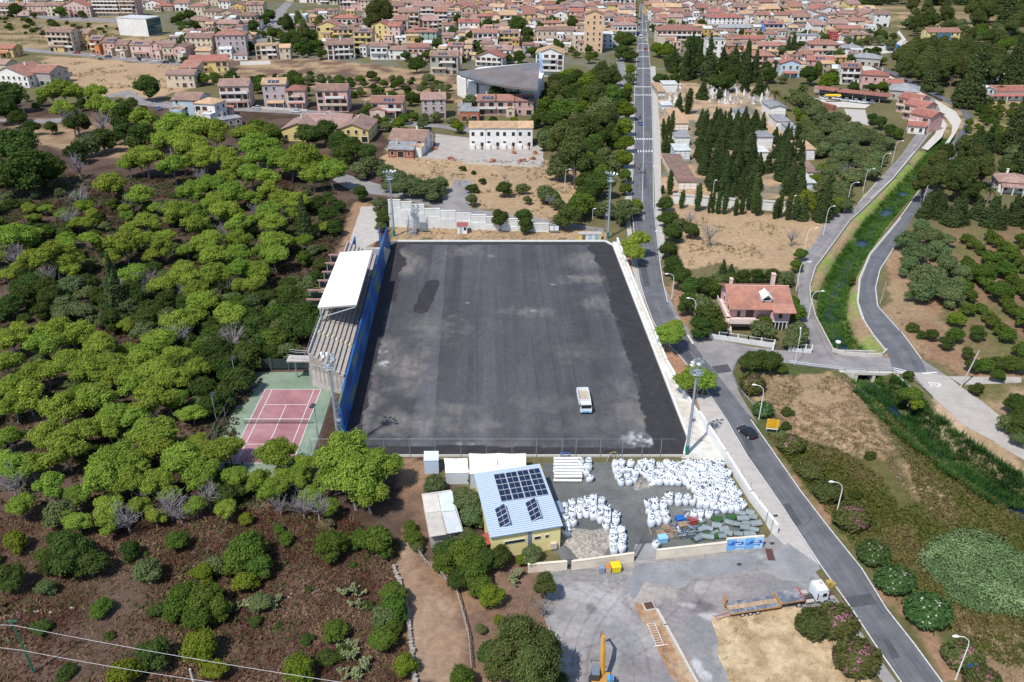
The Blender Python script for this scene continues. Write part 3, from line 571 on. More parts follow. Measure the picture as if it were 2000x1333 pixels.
# ramp with rails at the near end of the stand
t = thing('footbridge', 'grey concrete access ramp with railings at the near end of the grandstand', 'ramp', (0, 0, 0))
a, b_ = G(575, 700, 4.5), G(628, 698, 5.5)
mb = MB(); mb.box((a.x + b_.x) / 2, (a.y + b_.y) / 2, 4.6, (b_ - a).length + 2, 2.2, .3); mb.obj('deck', M_conc, t)
mb = MB()
for s_ in (-1.05, 1.05):
    mb.tube([(a.x - 1, a.y + s_, 5.9), (b_.x + 1, b_.y + s_, 5.9)], .04, 5); mb.tube([(a.x - 1, a.y + s_, 5.4), (b_.x + 1, b_.y + s_, 5.4)], .03, 5)
    for k in range(7): q = a.lerp(b_, k / 6); mb.tube([(q.x, q.y + s_, 4.9), (q.x, q.y + s_, 5.9)], .03, 4)
for k in range(3): q = a.lerp(b_, k / 2); mb.box(q.x, q.y, 0, .3, .3, 4.6)
mb.obj('railing', M_steel, t)
# entrance steps and low blue wall at the far end of the stand
mb = MB(); q = G(690, 482)
for k in range(9): mb.box(-36.5, 198 + k * 1.1, 0, 6.5, 1.1, 4.6 - k * .5)
tag(mb.obj('entrance_steps', M_conc), 'pale concrete entrance steps at the far end of the grandstand', 'steps')
mb = MB(); mb.wall([(XL(197) - .8, 197), (XL(211) - 2.8, 211)], 0, 5.6, .4); mb.wall([tuple(G(686, 498, 3))[:2], tuple(G(694, 472, 3))[:2]], 0, 4.4, .3)
tag(mb.obj('side_wall', mat('navy_wall', (.02, .07, .26), .7, .15, 1)), 'dark blue inner wall beside the stand entrance steps', 'wall')
# floodlight masts
def mast(px, py, h, label, rot=0, lamps=((-1.6, 0), (-.8, .5), (0, .7), (.8, .5), (1.6, 0), (-.5, -.5), (.5, -.5))):
    q = G(px, py); t = thing('floodlight_mast', label, 'floodlight', (q.x, q.y, 0), rot)
    MB().tube([(0, 0, 0), (0, 0, h)], [.34, .17], 10).obj('mast', M_steel, t, smooth=False)
    MB().cyl(0, 0, 0, .36, 1.9, 10).obj('mast_base', mat('teal_paint', (.01, .16, .14), .6, .1, 2), t)
    b = MB(); lx = .55
    for s_ in (-.22, .22): b.tube([(lx, s_, 1), (lx - .15, s_, h)], .03, 4)
    z = 1.2
    while z < h: b.tube([(lx, -.22, z), (lx, .22, z)], .02, 4); z += .45
    z = 3
    while z < h:
        b.tube([(lx, -.3, z), (lx + .45, -.3, z), (lx + .45, .3, z), (lx, .3, z)], .02, 4); z += 1.1
    b.obj('ladder', M_steel, t)
    b = MB(); b.tube([(1.1 * math.cos(a), 1.1 * math.sin(a), h - .9) for a in np.linspace(0, 2 * math.pi, 13)], .05, 4); b.tube([(1.1 * math.cos(a), 1.1 * math.sin(a), h + .1) for a in np.linspace(0, 2 * math.pi, 13)], .04, 4)
    for a in np.linspace(0, 2 * math.pi, 9)[:-1]: b.tube([(0, 0, h - .9), (1.1 * math.cos(a), 1.1 * math.sin(a), h - .9), (1.1 * math.cos(a), 1.1 * math.sin(a), h + .1)], .03, 4)
    b.cyl(0, 0, h - .95, .8, .06, 12); b.tube([(-1.8, 0, h + .7), (1.8, 0, h + .7)], .06, 5); b.tube([(0, 0, h - .3), (0, 0, h + 1.1)], .1, 6)
    b.obj('platform', M_steel, t)
    b = MB(); b.box(.7, 0, h * .38, .9, .5, .25); b.obj('landing', M_steel, t)
    for (x, y) in lamps:
        l = MB(); l.tube([(x, y - .18, h + 1.15), (x, y + .22, h + 1.0)], [.29, .2], 10); l.tube([(x * .6, y * .5, h + .7), (x, y + .1, h + .95)], .05, 4); l.obj('lamp', M_white if x < 0 else M_steel, t)
mast(1341, 887, 17.4, 'tall grey floodlight mast at the near right corner of the pitch', R(40))
mast(664, 884, 18.2, 'tall floodlight mast between the tennis court and the pitch', R(-40))
mast(770, 462, 17.8, 'tall floodlight mast at the far left corner of the pitch', R(200))
mast(1187, 466, 17.8, 'tall floodlight mast at the far right corner of the pitch', R(150))
# ---------------------------------------------------------------- tennis court
TC = Vector((-43.05, 124.1, 0))
M_green = mat('court_green', (.17, .235, .165), .9, .16, .35, c2=(.22, .27, .20), wpos=True, fine=.1)
sheet('tennis_surround', [(-52.6, 142.6), (-35.2, 142.8), (-34.4, 106), (-52.2, 106)], .030, M_green)
sheet('tennis_court', [(TC.x - 5.55, TC.y - 11.95), (TC.x + 5.55, TC.y - 11.95), (TC.x + 5.55, TC.y + 11.95), (TC.x - 5.55, TC.y + 11.95)], .042, mat('court_pink', (.315, .145, .16), .9, .2, .3, c2=(.37, .20, .205), wpos=True, fine=.08))
mb = MB(); x, y = TC.x, TC.y
for a, b_ in [((-5.49, -11.89), (5.49, -11.89)), ((-5.49, 11.89), (5.49, 11.89)), ((-5.49, -11.89), (-5.49, 11.89)), ((5.49, -11.89), (5.49, 11.89)), ((-4.12, -11.89), (-4.12, 11.89)), ((4.12, -11.89), (4.12, 11.89)), ((-4.12, -6.4), (4.12, -6.4)), ((-4.12, 6.4), (4.12, 6.4)), ((0, -6.4), (0, 6.4))]:
    ribbon([(x + a[0], y + a[1]), (x + b_[0], y + b_[1])], .13, .05, mb)
mb.obj('court_lines', M_paint)['kind'] = 'structure'
t = thing('tennis_net', 'low dark tennis net with white top band across the pink court', 'tennis net', (TC.x, TC.y, 0))
b = MB()
for k in range(41): b.box(-6 + k * .3, 0, .08, .03, .02, .95)
for z in (.1, .35, .6, .8): b.box(0, 0, z, 12, .02, .03)
b.obj('net', M_dark, t); MB().box(0, 0, 1.02, 12.2, .07, .09).obj('top_band', M_white, t)
for s_ in (-6.15, 6.15): MB().cyl(s_, 0, 0, .06, 1.15, 8).obj('post', M_steel, t)
def court_lamp(px, py, h, label, rot):
    q = G(px, py); t = thing('court_lamp', label, 'lamp post', (q.x, q.y, 0), rot, 'lamp posts round the tennis court'); MB().tube([(0, 0, 0), (0, 0, h)], [.1, .07], 7).obj('pole', M_steel, t)
    for s_ in (-.35, .35): MB().box(.3, s_, h, .7, .5, .22).obj('lamp_head', M_dark, t)
court_lamp(423, 821, 5.6, 'short lamp post at the left side of the tennis court under the pines', 0)
court_lamp(465, 765, 7.5, 'thin lamp post standing among dark trees beside the far left court corner', 0)
court_lamp(626, 884, 9.5, 'lamp post at the right side of the tennis court near the net', 2.9)
f = thing('court_fence', 'see through wire fence round the green tennis surround', 'fence', (0, 0, 0))
for (x, y) in [(-52.7, 107 + 5.9 * k) for k in range(7)] + [(-34.6, 107 + 5.9 * k) for k in range(7)] + [(-52.7 + 3.6 * k, 143) for k in range(1, 5)]:
    MB().cyl(x, y, 0, .04, 3.2, 5).obj('post', M_steel, f)
b = MB()
for k in range(60): b.tube([(-34.6, 107 + k * .6, .1), (-34.6, 107 + k * .6, 3.1)], .008, 3)
for z in (.1, 1.6, 3.1): b.tube([(-34.6, 107, z), (-34.6, 142.6, z)], .015, 3); b.tube([(-52.7, 107, z), (-52.7, 142.6, z)], .015, 3)
b.obj('mesh_wire', M_steel, f)
mb = MB(); mb.wall([(-52.9, 143.4), (-37, 143.6)], .4, 2.6, .1); tag(mb.obj('windbreak', mat('dark_screen', (.03, .045, .045), .9, .2, 2)), 'dark windbreak screen behind the far end of the tennis court', 'screen')
# ---------------------------------------------------------------- far end: retaining wall, stairs, kiosk
def hgt(px, yb, yt):
    q = G(px, yb); lo, hi = 0, 60
    for _ in range(40):
        m = (lo + hi) / 2
        if P(q.x, q.y, m)[1] > yt: lo = m
        else: hi = m
    return lo
rw = thing('retaining_wall', 'stepped white concrete panel wall behind the far end of the pitch', 'wall', (0, 0, 0))
M_panel = mat('panel_white', (.62, .62, .60), .85, .12, .6, wpos=True, fine=.06, rnd=.06)
segs = [(761, 785, 391, 443), (785, 807, 395, 444), (807, 831, 400, 445), (831, 861, 408, 446), (861, 891, 412, 447), (891, 920, 417, 448), (920, 950, 420, 449), (950, 980, 424, 450), (980, 1011, 428, 451), (1011, 1040, 432, 452), (1040, 1072, 437, 453)]
for (xa, xb, yt, yb) in segs:
    a, c = G(xa, yb), G(xb, yb); h = hgt((xa + xb) / 2, yb, yt); cx_, cy_, L_, an = (a.x + c.x) / 2, (a.y + c.y) / 2, (c - a).length, math.atan2(c.y - a.y, c.x - a.x)
    MB().box(cx_, cy_, 0, L_ - .04, .5, h - 2.3, an).obj('base_block', M_panel, rw)
    for k in range(3): MB().box(cx_, cy_ + .08 + .02 * (k % 2), h - 2.3 + k * .76, L_ - .12, .3, .73, an).obj('panel', M_panel, rw)
    MB().box(cx_, cy_ + .05, h - .02, L_, .42, .14, an).obj('coping', M_white, rw)
st = thing('metal_staircase', 'dark blue metal double staircase in front of the white retaining wall', 'staircase', tuple(G(815, 459)))
for k in range(11):
    MB().box(-1.4, .25 * k, .35 * k, 2.3, .42, .07).obj('tread', M_steel, st); MB().box(1.5, 3 - .25 * k, .35 * k + .1, 2.3, .42, .07).obj('tread', M_steel, st)
b = MB()
for x_ in (-2.7, -.1, .2, 2.8): b.tube([(x_, 0, 0), (x_, 0, 4.6)], .07, 5); b.tube([(x_, 3, 0), (x_, 3, 4.6)], .07, 5)
for x_ in (-2.6, 2.7): b.tube([(x_, 0, 1.1 if x_ < 0 else 4.7), (x_, 3, 4.7 if x_ < 0 else 1.1)], .06, 5)
b.obj('frame', mat('navy_metal', (.04, .08, .16), .5, .1, 2), st)
q = G(903, 457); k_ = thing('ticket_kiosk', 'small white kiosk with a red roof behind the far kerb', 'kiosk', tuple(q))
MB().box(0, 1, 0, 2.7, 2.2, 2.5).obj('wall', M_white, k_); MB().box(0, 1, 2.5, 3.2, 2.8, .18, taper=.82).obj('roof', mat('red_sheet', (.33, .08, .07), .7, .1, 2), k_)
MB().box(.8, -.12, 1.1, .7, .06, .8).obj('window', M_glass, k_); MB().box(-.4, -.12, .05, .8, .06, 1.9).obj('door', mat('grey_paint', (.4, .43, .45), .6, .1), k_)
q = G(1082, 456); k_ = thing('notice_board', 'blue framed white notice board near the far right corner mast', 'board', tuple(q))
for s_ in (-1.3, 1.3): MB().box(s_, 0, 0, .1, .1, 2.3).obj('post', M_blue, k_)
MB().box(0, 0, .8, 2.8, .08, 1.5).obj('frame', M_blue, k_)
for a_ in (-.68, .68):
    for z_ in (.88, 1.6): MB().box(a_, -.06, z_, 1.2, .03, .62).obj('sheet', M_white, k_)
q = G(1152, 467); k_ = thing('painted_hut', 'low hut with yellow and pale blue painted panels at the far right corner', 'hut', tuple(q))
for i, (c, nm) in enumerate([((.6, .5, .12), 'a'), ((.16, .12, .14), 'b'), ((.6, .58, .5), 'c'), ((.30, .46, .6), 'd'), ((.55, .62, .55), 'e'), ((.2, .38, .6), 'f'), ((.55, .5, .2), 'g')]):
    MB().box(-2.7 + i * .9, 0, 0, .87, 1.8 + .02 * i, 1.7).obj('wall_panel', mat('hut_paint_' + nm, c, .8, .12, 2), k_)
MB().box(0, 0, 1.7, 6.5, 2.1, .1).obj('roof', M_conc, k_)
# goal frames and small things at the near end
def frame_goal(px, py, w, h, c, label, rz=0):
    q = G(px, py); t = thing('goal_frame', label, 'goal', (q.x, q.y, 0), rz)
    for s_ in (-1, 1): MB().tube([(s_ * w / 2, 0, 0), (s_ * w / 2, 0, h)], .07, 6).obj('post', c, t); MB().tube([(s_ * w / 2, 0, h), (s_ * (w / 2 + .9), -.6, 0)], .03, 5).obj('stay', M_steel, t)
    MB().tube([(-w / 2, 0, h), (w / 2, 0, h)], .07, 6).obj('crossbar', c, t)
frame_goal(1103, 897, 1.4, 1.3, M_blue, 'small blue metal frame behind the stacked white rolls')
frame_goal(1196, 895, 1.1, 1.2, mat('ochre_paint', (.4, .28, .08), .6, .2), 'small rusty ochre frame beside the row of white bags', .4)
# ================================================================ storage yard
ypoly = pxy([(1046, 905), (1398, 903), (1487, 1048), (1482, 1073), (1284, 1090), (1236, 1096), (1110, 1113), (1085, 1075), (1097, 1060), (1060, 905)])
sheet('yard_ground', ypoly, .032, mat('yard_concrete', (.15, .155, .145), .85, .25, .16, c2=(.105, .11, .11), wpos=True, fine=.12))
sheet('yard_ground', pxy([(1236, 1096), (1284, 1090), (1288, 1060), (1240, 1064)]), .036, M_lot2)
def cream_wall(a, b, ytop, label, m=M_offw, dh=0):
    A, B = G(*a), G(*b); h = hgt(a[0], a[1], ytop); mb = MB(); mb.wall([A, B], 0, h + dh, .3); mb.wall([A, B], h + dh, h + dh + .1, .4)
    return tag(mb.obj('yard_wall', m), label, 'wall')
cream_wall((1032, 1118), (1106, 1112), 1103, 'short cream yard wall with peeling paint below the yellow building')
cream_wall((1117, 1113), (1236, 1097), 1097, 'cream yard wall between the pedestrian gate and the yard entrance')
w = cream_wall((1282, 1092), (1415, 1077), 1075, 'cream yard wall right of the open yard entrance')
A, B = G(1416, 1077), G(1487, 1071); h = 2.0
t = thing('banner_wall', 'yard wall end covered with blue and white sponsor banners', 'banner', (0, 0, 0)); MB().wall([A, B], 0, h + .5, .28).obj('wall', M_offw, t)
M_ban = mat('banner_blue', (.16, .40, .72), .5, .08, 1); M_bd = mat('banner_ink', (.03, .09, .38), .5, .05, 1)
d = (B - A).normalized(); n_ = Vector((d.y, -d.x, 0)); an = math.atan2(d.y, d.x)
for k in range(4):
    c = A.lerp(B, (k + .5) / 4) + n_ * .17; pn = MB().box(c.x, c.y, .25, (B - A).length / 4 - .05, .05, 2.1, an).obj('banner_panel', M_ban if k % 2 == 0 else mat('banner_pale', (.38, .58, .8), .5, .08, 1), t)
    mb = MB(); rr = random.Random(k)
    cc = c + n_ * .035
    for j in range(5):       # bird like emblem strokes and lines of illegible print
        s = (rr.random() - .5) * 1.0; mb.box(cc.x + d.x * s, cc.y + d.y * s, .7 + rr.random() * 1.1, .25 + rr.random() * .7, .02, .06 + rr.random() * .09, an)
    mb.box(cc.x + d.x * .3, cc.y + d.y * .3, 1.3, .45, .022, .5, an, taper=.4); mb.obj('print', M_bd, pn)
g_ = thing('yard_gate', 'thin grey open gate leaf leaning into the yard entrance', 'gate', tuple(G(1238, 1096)))
b = MB()
for k in range(9): b.box(.0 + .22 * k, .42 * k, .1, .03, .03, 1.7)
b.tube([(0, 0, 1.8), (1.8, 3.4, 1.8)], .04, 5); b.tube([(0, 0, .15), (1.8, 3.4, .15)], .04, 5); b.obj('bars', M_dark, g_)
g_ = thing('side_gate', 'narrow dark pedestrian gate between two cream walls', 'gate', tuple(G(1111, 1112)))
b = MB(); [b.box(-.35 + .12 * k, 0, .1, .03, .03, 1.7) for k in range(7)]; b.box(0, 0, 1.8, .9, .05, .06); b.obj('bars', M_dark, g_)
# ---------------------------------------------------------------- yellow hall with solar panels
mat('corrugated_blue', (.24, .34, .46), .45, .05, .4, metal=.2)
c4 = [(-2.97, 89.2), (7.13, 91.6), (4.3, 105.9), (-5.8, 103.3)]
yb_ = thing('sports_hall', 'yellow hall with a pale blue ribbed roof and solar panels', 'building', (0, 0, 0))
MB().prism(c4, 0, 4.4).obj('wall', mat('yellow_plaster', (.74, .64, .30), .85, .06, .5, wpos=True, fine=.04), yb_)
o_, ex, ey = Vector((c4[0][0], c4[0][1], 0)), Vector((c4[1][0] - c4[0][0], c4[1][1] - c4[0][1], 0)), Vector((c4[3][0] - c4[0][0], c4[3][1] - c4[0][1], 0))
def RP(u, v, z=0): return o_ + ex * u + ey * v + Vector((0, 0, z))
mb = MB(); e_ = .025; mb.prism([tuple(RP(-e_, -e_))[:2], tuple(RP(1 + e_, -e_))[:2], tuple(RP(1 + e_, 1 + e_))[:2], tuple(RP(-e_, 1 + e_))[:2]], 4.4, 4.56); rf = mb.obj('roof', _M['corrugated_blue'], yb_)
mb = MB(); NRB = 34
for k in range(NRB):
    v = -e_ + (k + .5) / NRB * (1 + 2 * e_); w2 = .0085
    a, b, c, d_ = RP(-e_, v - w2, 4.56), RP(1 + e_, v - w2, 4.56), RP(1 + e_, v + w2 * .3, 4.70), RP(-e_, v + w2 * .3, 4.70); c2_, d2_ = RP(1 + e_, v + w2, 4.56), RP(-e_, v + w2, 4.56)
    mb.add([a, b, c, d_, c2_, d2_], [(0, 1, 2, 3), (3, 2, 4, 5), (0, 3, 5), (1, 4, 2)])
ob('roof_rib', mb.mesh('roof_rib', mat('rib_pale', (.42, .50, .59), .5, .04)), rf)['kind'] = 'stuff'
M_pv = mat('solar_glass', (.012, .02, .05), .18, .2, 1, spec=.7); M_pvf = mat('panel_frame', (.55, .58, .62), .4, .05)
def pv(parent, p0, du, dv, name='solar_panel', mesh=None):
    """one panel: dark glass with frame and cell gaps, spanned by du, dv from p0"""
    n = du.cross(dv).normalized(); mb = MB(); q = [p0, p0 + du, p0 + du + dv, p0 + dv]
    mb.add([p - n * .04 for p in q] + [p for p in q], [(4, 5, 6, 7), (3, 2, 1, 0), (0, 1, 5, 4), (1, 2, 6, 5), (2, 3, 7, 6), (3, 0, 4, 7)], 0)
    f = .03; ins = lambda a, b: p0 + du * a + dv * b + n * .012
    for (a0, a1) in ((f, .49), (.51, 1 - f)): mb.add([ins(a0, f), ins(a1, f), ins(a1, 1 - f), ins(a0, 1 - f)], [(0, 1, 2, 3)], 1)
    return mb.obj(name, [M_pvf, M_pv], parent)
for i in range(4):
    for j in range(5):
        u0, v0 = .265 + i * .182, .475 + j * .094
        p = RP(u0, v0, 4.72); pv(yb_, p, RP(u0 + .176, v0, 4.72) - p, RP(u0, v0 + .088, 4.72) - p)
for (uu, vv) in ((.14, .085), (.60, .105)):
    for k in range(4):
        v0 = vv + .075 * k; p = RP(uu, v0, 4.62); q = RP(uu + .15, v0, 5.45); r = RP(uu, v0 + .07, 4.62)
        pv(yb_, r, p - r, q - p) if False else pv(yb_, p, q - p, r - p)
    b = MB()
    for v0 in (vv, vv + .15, vv + .295): b.tube([RP(uu, v0, 4.6), RP(uu + .15, v0, 5.42), RP(uu + .15, v0, 4.6)], .035, 4)
    b.obj('panel_stand', M_pvf, yb_)
fn = Vector((ex.y, -ex.x, 0)).normalized(); an = math.atan2(ex.y, ex.x)
for (u, w_) in ((.33, 3.1), (.66, 1.0), (.80, .6)):
    p = RP(u, 0) + fn * .03
    wo = MB().box(p.x, p.y, 2.55, w_, .12, .55, an).obj('window', mat('window_frame_white', (.6, .6, .56), .6, .05), yb_)
    p = RP(u, 0) + fn * .10; MB().box(p.x, p.y, 2.62, w_ - .15, .03, .40, an).obj('pane', M_glass, wo)
p = RP(.545, 0) + fn * .06; MB().box(p.x, p.y, 0, .5, .12, 4.3, an).obj('pilaster', mat('blue_grey', (.16, .2, .25), .6, .1), yb_)
p = RP(.9, 0) + fn * .2; MB().box(p.x, p.y, .3, .9, .35, 1.1, an).obj('meter_box', mat('cabinet_paint', (.6, .5, .44), .6, .1), yb_)
mb = MB(); mb.prism([tuple(G(932, 1050, 2.6))[:2], tuple(G(957, 1038, 2.6))[:2], tuple(G(962, 1062, 2.6))[:2], tuple(G(940, 1066, 2.6))[:2]], 2.5, 2.62)
mb.obj('porch_roof', mat('red_sheet'), yb_)
# tents, cabin, sheds
def hutbox(name, label, cat, c, z0, z1, mw, mr, roof='flat', rise=.7, group=None, lab=True):
    t = thing(name, label, cat, (0, 0, 0), 0, group); W = [tuple(G(*q, z1))[:2] for q in c]
    mb = MB(); mb.prism(W, z0, z1); mb.obj('wall', mw, t); cx = sum(p[0] for p in W) / len(W); cy = sum(p[1] for p in W) / len(W)
    W2 = [(cx + (p[0] - cx) * 1.05, cy + (p[1] - cy) * 1.05) for p in W]; mb = MB()
    if roof == 'tent':
        mb.add([(p[0], p[1], z1 + .02) for p in W2] + [((W2[i][0] + W2[(i + 1) % 4][0]) / 2 * .97 + cx * .03, (W2[i][1] + W2[(i + 1) % 4][1]) / 2 * .97 + cy * .03, z1 - .02) for i in range(4)] + [(cx * .5 + W2[i][0] * .5, cy * .5 + W2[i][1] * .5, z1 + rise * .28) for i in range(4)] + [(cx, cy, z1 + rise)],
               [(0, 4, 8), (4, 9, 8), (4, 1, 9), (1, 5, 9), (5, 10, 9), (5, 2, 10), (2, 6, 10), (6, 11, 10), (6, 3, 11), (3, 7, 11), (7, 8, 11), (7, 0, 8), (8, 9, 12), (9, 10, 12), (10, 11, 12), (11, 8, 12)])
    else: mb.prism(W2, z1, z1 + .14)
    mb.obj('roof', mr, t); return t
M_tent = mat('tent_canvas', (.80, .76, .68), .7, .06, .6, wpos=True)
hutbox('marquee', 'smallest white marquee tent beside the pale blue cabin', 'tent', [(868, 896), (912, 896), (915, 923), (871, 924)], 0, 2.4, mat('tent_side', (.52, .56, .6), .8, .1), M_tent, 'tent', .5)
hutbox('marquee', 'white marquee tent in the middle of the three', 'tent', [(917, 887), (970, 887), (972, 924), (918, 926)], 0, 3.0, _M['tent_side'], M_tent, 'tent', .35)
hutbox('marquee', 'white marquee tent nearest to the solar panels', 'tent', [(972.5, 886.5), (1026, 887), (1028, 922), (974, 924)], 0, 3.0, _M['tent_side'], M_tent, 'tent', .45)
hutbox('site_cabin', 'pale blue flat roofed cabin box left of the marquees', 'cabin', [(829, 883), (856, 883), (856, 900), (828, 901)], 0, 2.7, mat('pale_blue_sheet', (.45, .55, .66), .6, .06), mat('pale_blue_roof', (.62, .70, .76), .5, .06))
sh = hutbox('lean_to_shed', 'grey corrugated lean-to shed left of the yellow hall, roof in pale patches', 'shed', [(825, 968), (880, 960), (903, 1036), (841, 1046)], 0, 2.6, M_conc, mat('fibre_sheet', (.47, .44, .40), .9, .14, .8, wpos=True, fine=.1))
for i, (pp, c) in enumerate([([(824, 967), (855, 965), (861, 998), (830, 1002)], (.56, .52, .47)), ([(856, 964), (883, 959), (889, 997), (862, 999)], (.55, .62, .66)), ([(830, 1003), (861, 1000), (872, 1044), (839, 1049)], (.46, .43, .38)), ([(864, 1001), (890, 998), (904, 1038), (874, 1043)], (.50, .53, .55))]):
    W = [tuple(G(*q, 2.9))[:2] for q in pp]; mb = MB(); mb.prism(W, 2.78 + .03 * i, 2.84 + .03 * i)
    o_r = mb.obj('roof_sheet', mat('roof_sheet_%s' % 'abcd'[i], c, .85, .12, .9, wpos=True, fine=.1), sh)
    a, b_, c_, d_ = [Vector((*w_, 0)) for w_ in W]; rb = MB(); zt = 2.845 + .03 * i
    for k in range(1, 14):
        t_ = k / 14; p, q = d_.lerp(a, t_), c_.lerp(b_, t_); rb.tube([(p.x, p.y, zt), (q.x, q.y, zt)], .035, 4)
    ob('rib', rb.mesh('rib', _M['roof_sheet_%s' % 'abcd'[i]]), o_r)['kind'] = 'stuff'
# white rolls of membrane
M_roll = mat('white_film', (.66, .66, .66), .5, .04, 1)
pr_roll = MB().tube([(-2.35, 0, 0), (2.35, 0, 0)], .25, 12).mesh('white_roll', M_roll, False)
k = 0
for lvl, ny in ((0, 8), (1, 7)):
    for j in range(ny):
        q = G(1109, 944 - j * 5.9 - lvl * 3, 0); o = ob('white_roll', pr_roll, None, (q.x + random.uniform(-.12, .12), q.y + .3, .34 + lvl * .52), R(random.uniform(-1, 1)))
        tag(o, None, 'roll', 'white plastic rolls stacked in the yard'); REG.append((o, ('upper' if lvl else 'lower') + ' layer white plastic roll in the stack', None))
# ---------------------------------------------------------------- bulk bags
M_bag = mat('bag_fabric', (.66, .70, .76), .7, .14, 2.2, rnd=.12); M_gran = mat('black_granules', (.03, .035, .035), .9, .4, 6); M_gg = mat('green_granules', (.03, .09, .03), .9, .4, 6)
def bag_mesh(seed, h, slump):
    rr = random.Random(seed); mb = MB(); n = 14; prof = [(0, .40), (.08, .47), (.3, .53), (.6, .55), (.85, .53), (1.0, .44), (1.06, .34)]; lo = [rr.uniform(-.05, .05) for _ in range(n)]; V = []
    for t, r in prof:
        for k in range(n):
            a = 2 * math.pi * k / n; sq = 1 + .10 * math.cos(4 * a); rr_ = r * sq * (1 + lo[k] * (1 if t < 1 else 2.2)) + slump * .12 * math.sin(a + seed) * t
            V.append((math.cos(a) * rr_, math.sin(a) * rr_ + slump * .25 * t, t * h + (lo[k] * .6 if t > .9 else 0)))
    F = [(i * n + k, i * n + (k + 1) % n, (i + 1) * n + (k + 1) % n, (i + 1) * n + k) for i in range(len(prof) - 1) for k in range(n)]
    F.append(tuple(range(n - 1, -1, -1))); mb.add(V, F)
    return mb.mesh('bag_body', M_bag, True)
def top_mesh(seed, h, full):
    rr = random.Random(seed + 50); mb = MB()
    mb.tube([(0, 0, h * .98), (0, 0, h * 1.04)], .33, 10, 1)
    for k in range(5 + full * 3):
        a = rr.random() * 6.28; r = rr.uniform(.05, .30); s = rr.uniform(.08, .16); x, y = math.cos(a) * r, math.sin(a) * r
        mb.add([(x - s, y - s * .6, h * 1.04), (x + s, y - s * .7, h * 1.05), (x + s * .8, y + s, h * 1.05), (x - s * .7, y + s * .8, h * 1.04), (x + rr.uniform(-.05, .05), y, h * 1.04 + rr.uniform(.08, .2))], [(0, 1, 4), (1, 2, 4), (2, 3, 4), (3, 0, 4)], 0)
    for k in range(4):
        a = math.pi / 4 + k * math.pi / 2 + rr.uniform(-.2, .2); x, y = math.cos(a) * .38, math.sin(a) * .38; mb.tube([(x, y, h), (x * .8, y * .8, h * 1.17), (x * .5, y * .5 + .1, h * 1.1)], .035, 4, 0)
    return mb.mesh('bag_top', [M_bag, M_gran if seed % 5 else M_gg])
BAGS = [(bag_mesh(s, 1.25 - .12 * (s % 3), (s % 4) * .35), top_mesh(s, 1.25 - .12 * (s % 3), s % 2)) for s in range(12)]
def bag(x, y, desc, grp, z=0, tilt=0, v=None):
    v = random.randrange(12) if v is None else v; b_, t_ = BAGS[v]
    o = ob('bulk_bag', b_, None, (x, y, z + .03), random.uniform(0, 6.28), random.uniform(1.04, 1.18)); o.rotation_euler = (random.uniform(-tilt, tilt), random.uniform(-tilt, tilt), o.rotation_euler[2])
    tag(o, None, 'bulk bag', grp); ob('bag_top', t_, o); REG.append((o, desc, None))
def zb(pts): return [(1050 + a / 4, 850 + b / 4) for a, b in pts]
for lst, ds, gp in [
    (zb([(212, 538), (213, 590), (215, 640), (236, 690), (240, 745), (275, 512), (273, 560), (270, 610), (275, 665), (335, 508), (333, 555), (330, 600), (387, 500), (387, 550), (385, 595), (443, 475), (440, 520), (438, 570), (438, 615), (500, 500), (498, 548), (495, 595), (492, 640), (555, 563), (550, 608), (548, 650), (543, 695), (612, 605), (610, 652), (605, 700), (600, 745), (648, 735), (590, 790), (590, 843), (668, 780), (663, 825), (658, 868), (600, 885)]), 'white bulk bag ringing the rubble heap', 'bulk bags round the rubble heap'),
    (zb([(345, 190), (402, 182), (362, 232), (398, 235), (385, 278), (402, 318)]), 'white bulk bag beside the white rolls', 'bulk bags beside the white rolls'),
    (zb([(605, 212), (655, 206), (612, 258), (662, 256), (632, 305), (655, 350), (712, 345), (706, 300), (712, 250), (730, 215), (755, 330), (765, 285)]), 'white bulk bag behind the gravel heap', 'bulk bags behind the small heap'),
    (zb([(868, 522), (920, 502), (980, 495), (1040, 468), (1100, 468), (1172, 468), (870, 570), (925, 555), (985, 548), (1040, 500), (1100, 505), (1160, 500), (1218, 505), (888, 625), (940, 600), (995, 600), (890, 668), (950, 655), (1010, 652)]), 'white bulk bag left of the turf pile', 'bulk bags left of the turf pile'),
    (zb([(925, 840), (1465, 560), (1530, 545), (1600, 530), (1340, 600), (1220, 610), (1270, 600)]), 'loose white bulk bag by the turf pile', 'loose bulk bags by the turf pile')]:
    for (x, y) in lst: q = G(x, y, 1.15); bag(q.x, q.y, ds, gp, tilt=.05)
big = [tuple(G(x, y, 1.1))[:2] for x, y in zb([(770, 205), (1000, 210), (1050, 195), (1440, 200), (1520, 330), (1620, 520), (1590, 560), (1400, 560), (1265, 548), (1235, 430), (1190, 375), (1100, 350), (985, 350), (900, 350), (840, 290), (770, 280)])]
xs = [p[0] for p in big]; ys = [p[1] for p in big]; yy = min(ys); r_ = 0
while yy < max(ys):
    xx = min(xs) + (r_ % 2) * .5
    while xx < max(xs):
        if inside(big, np.array([xx]), np.array([yy]))[0]: bag(xx + random.uniform(-.13, .13), yy + random.uniform(-.13, .13), 'white bulk bag in the large crowd', 'bulk bags crowded by the perimeter wall', tilt=.22)
        xx += 1.05
    yy += .96; r_ += 1
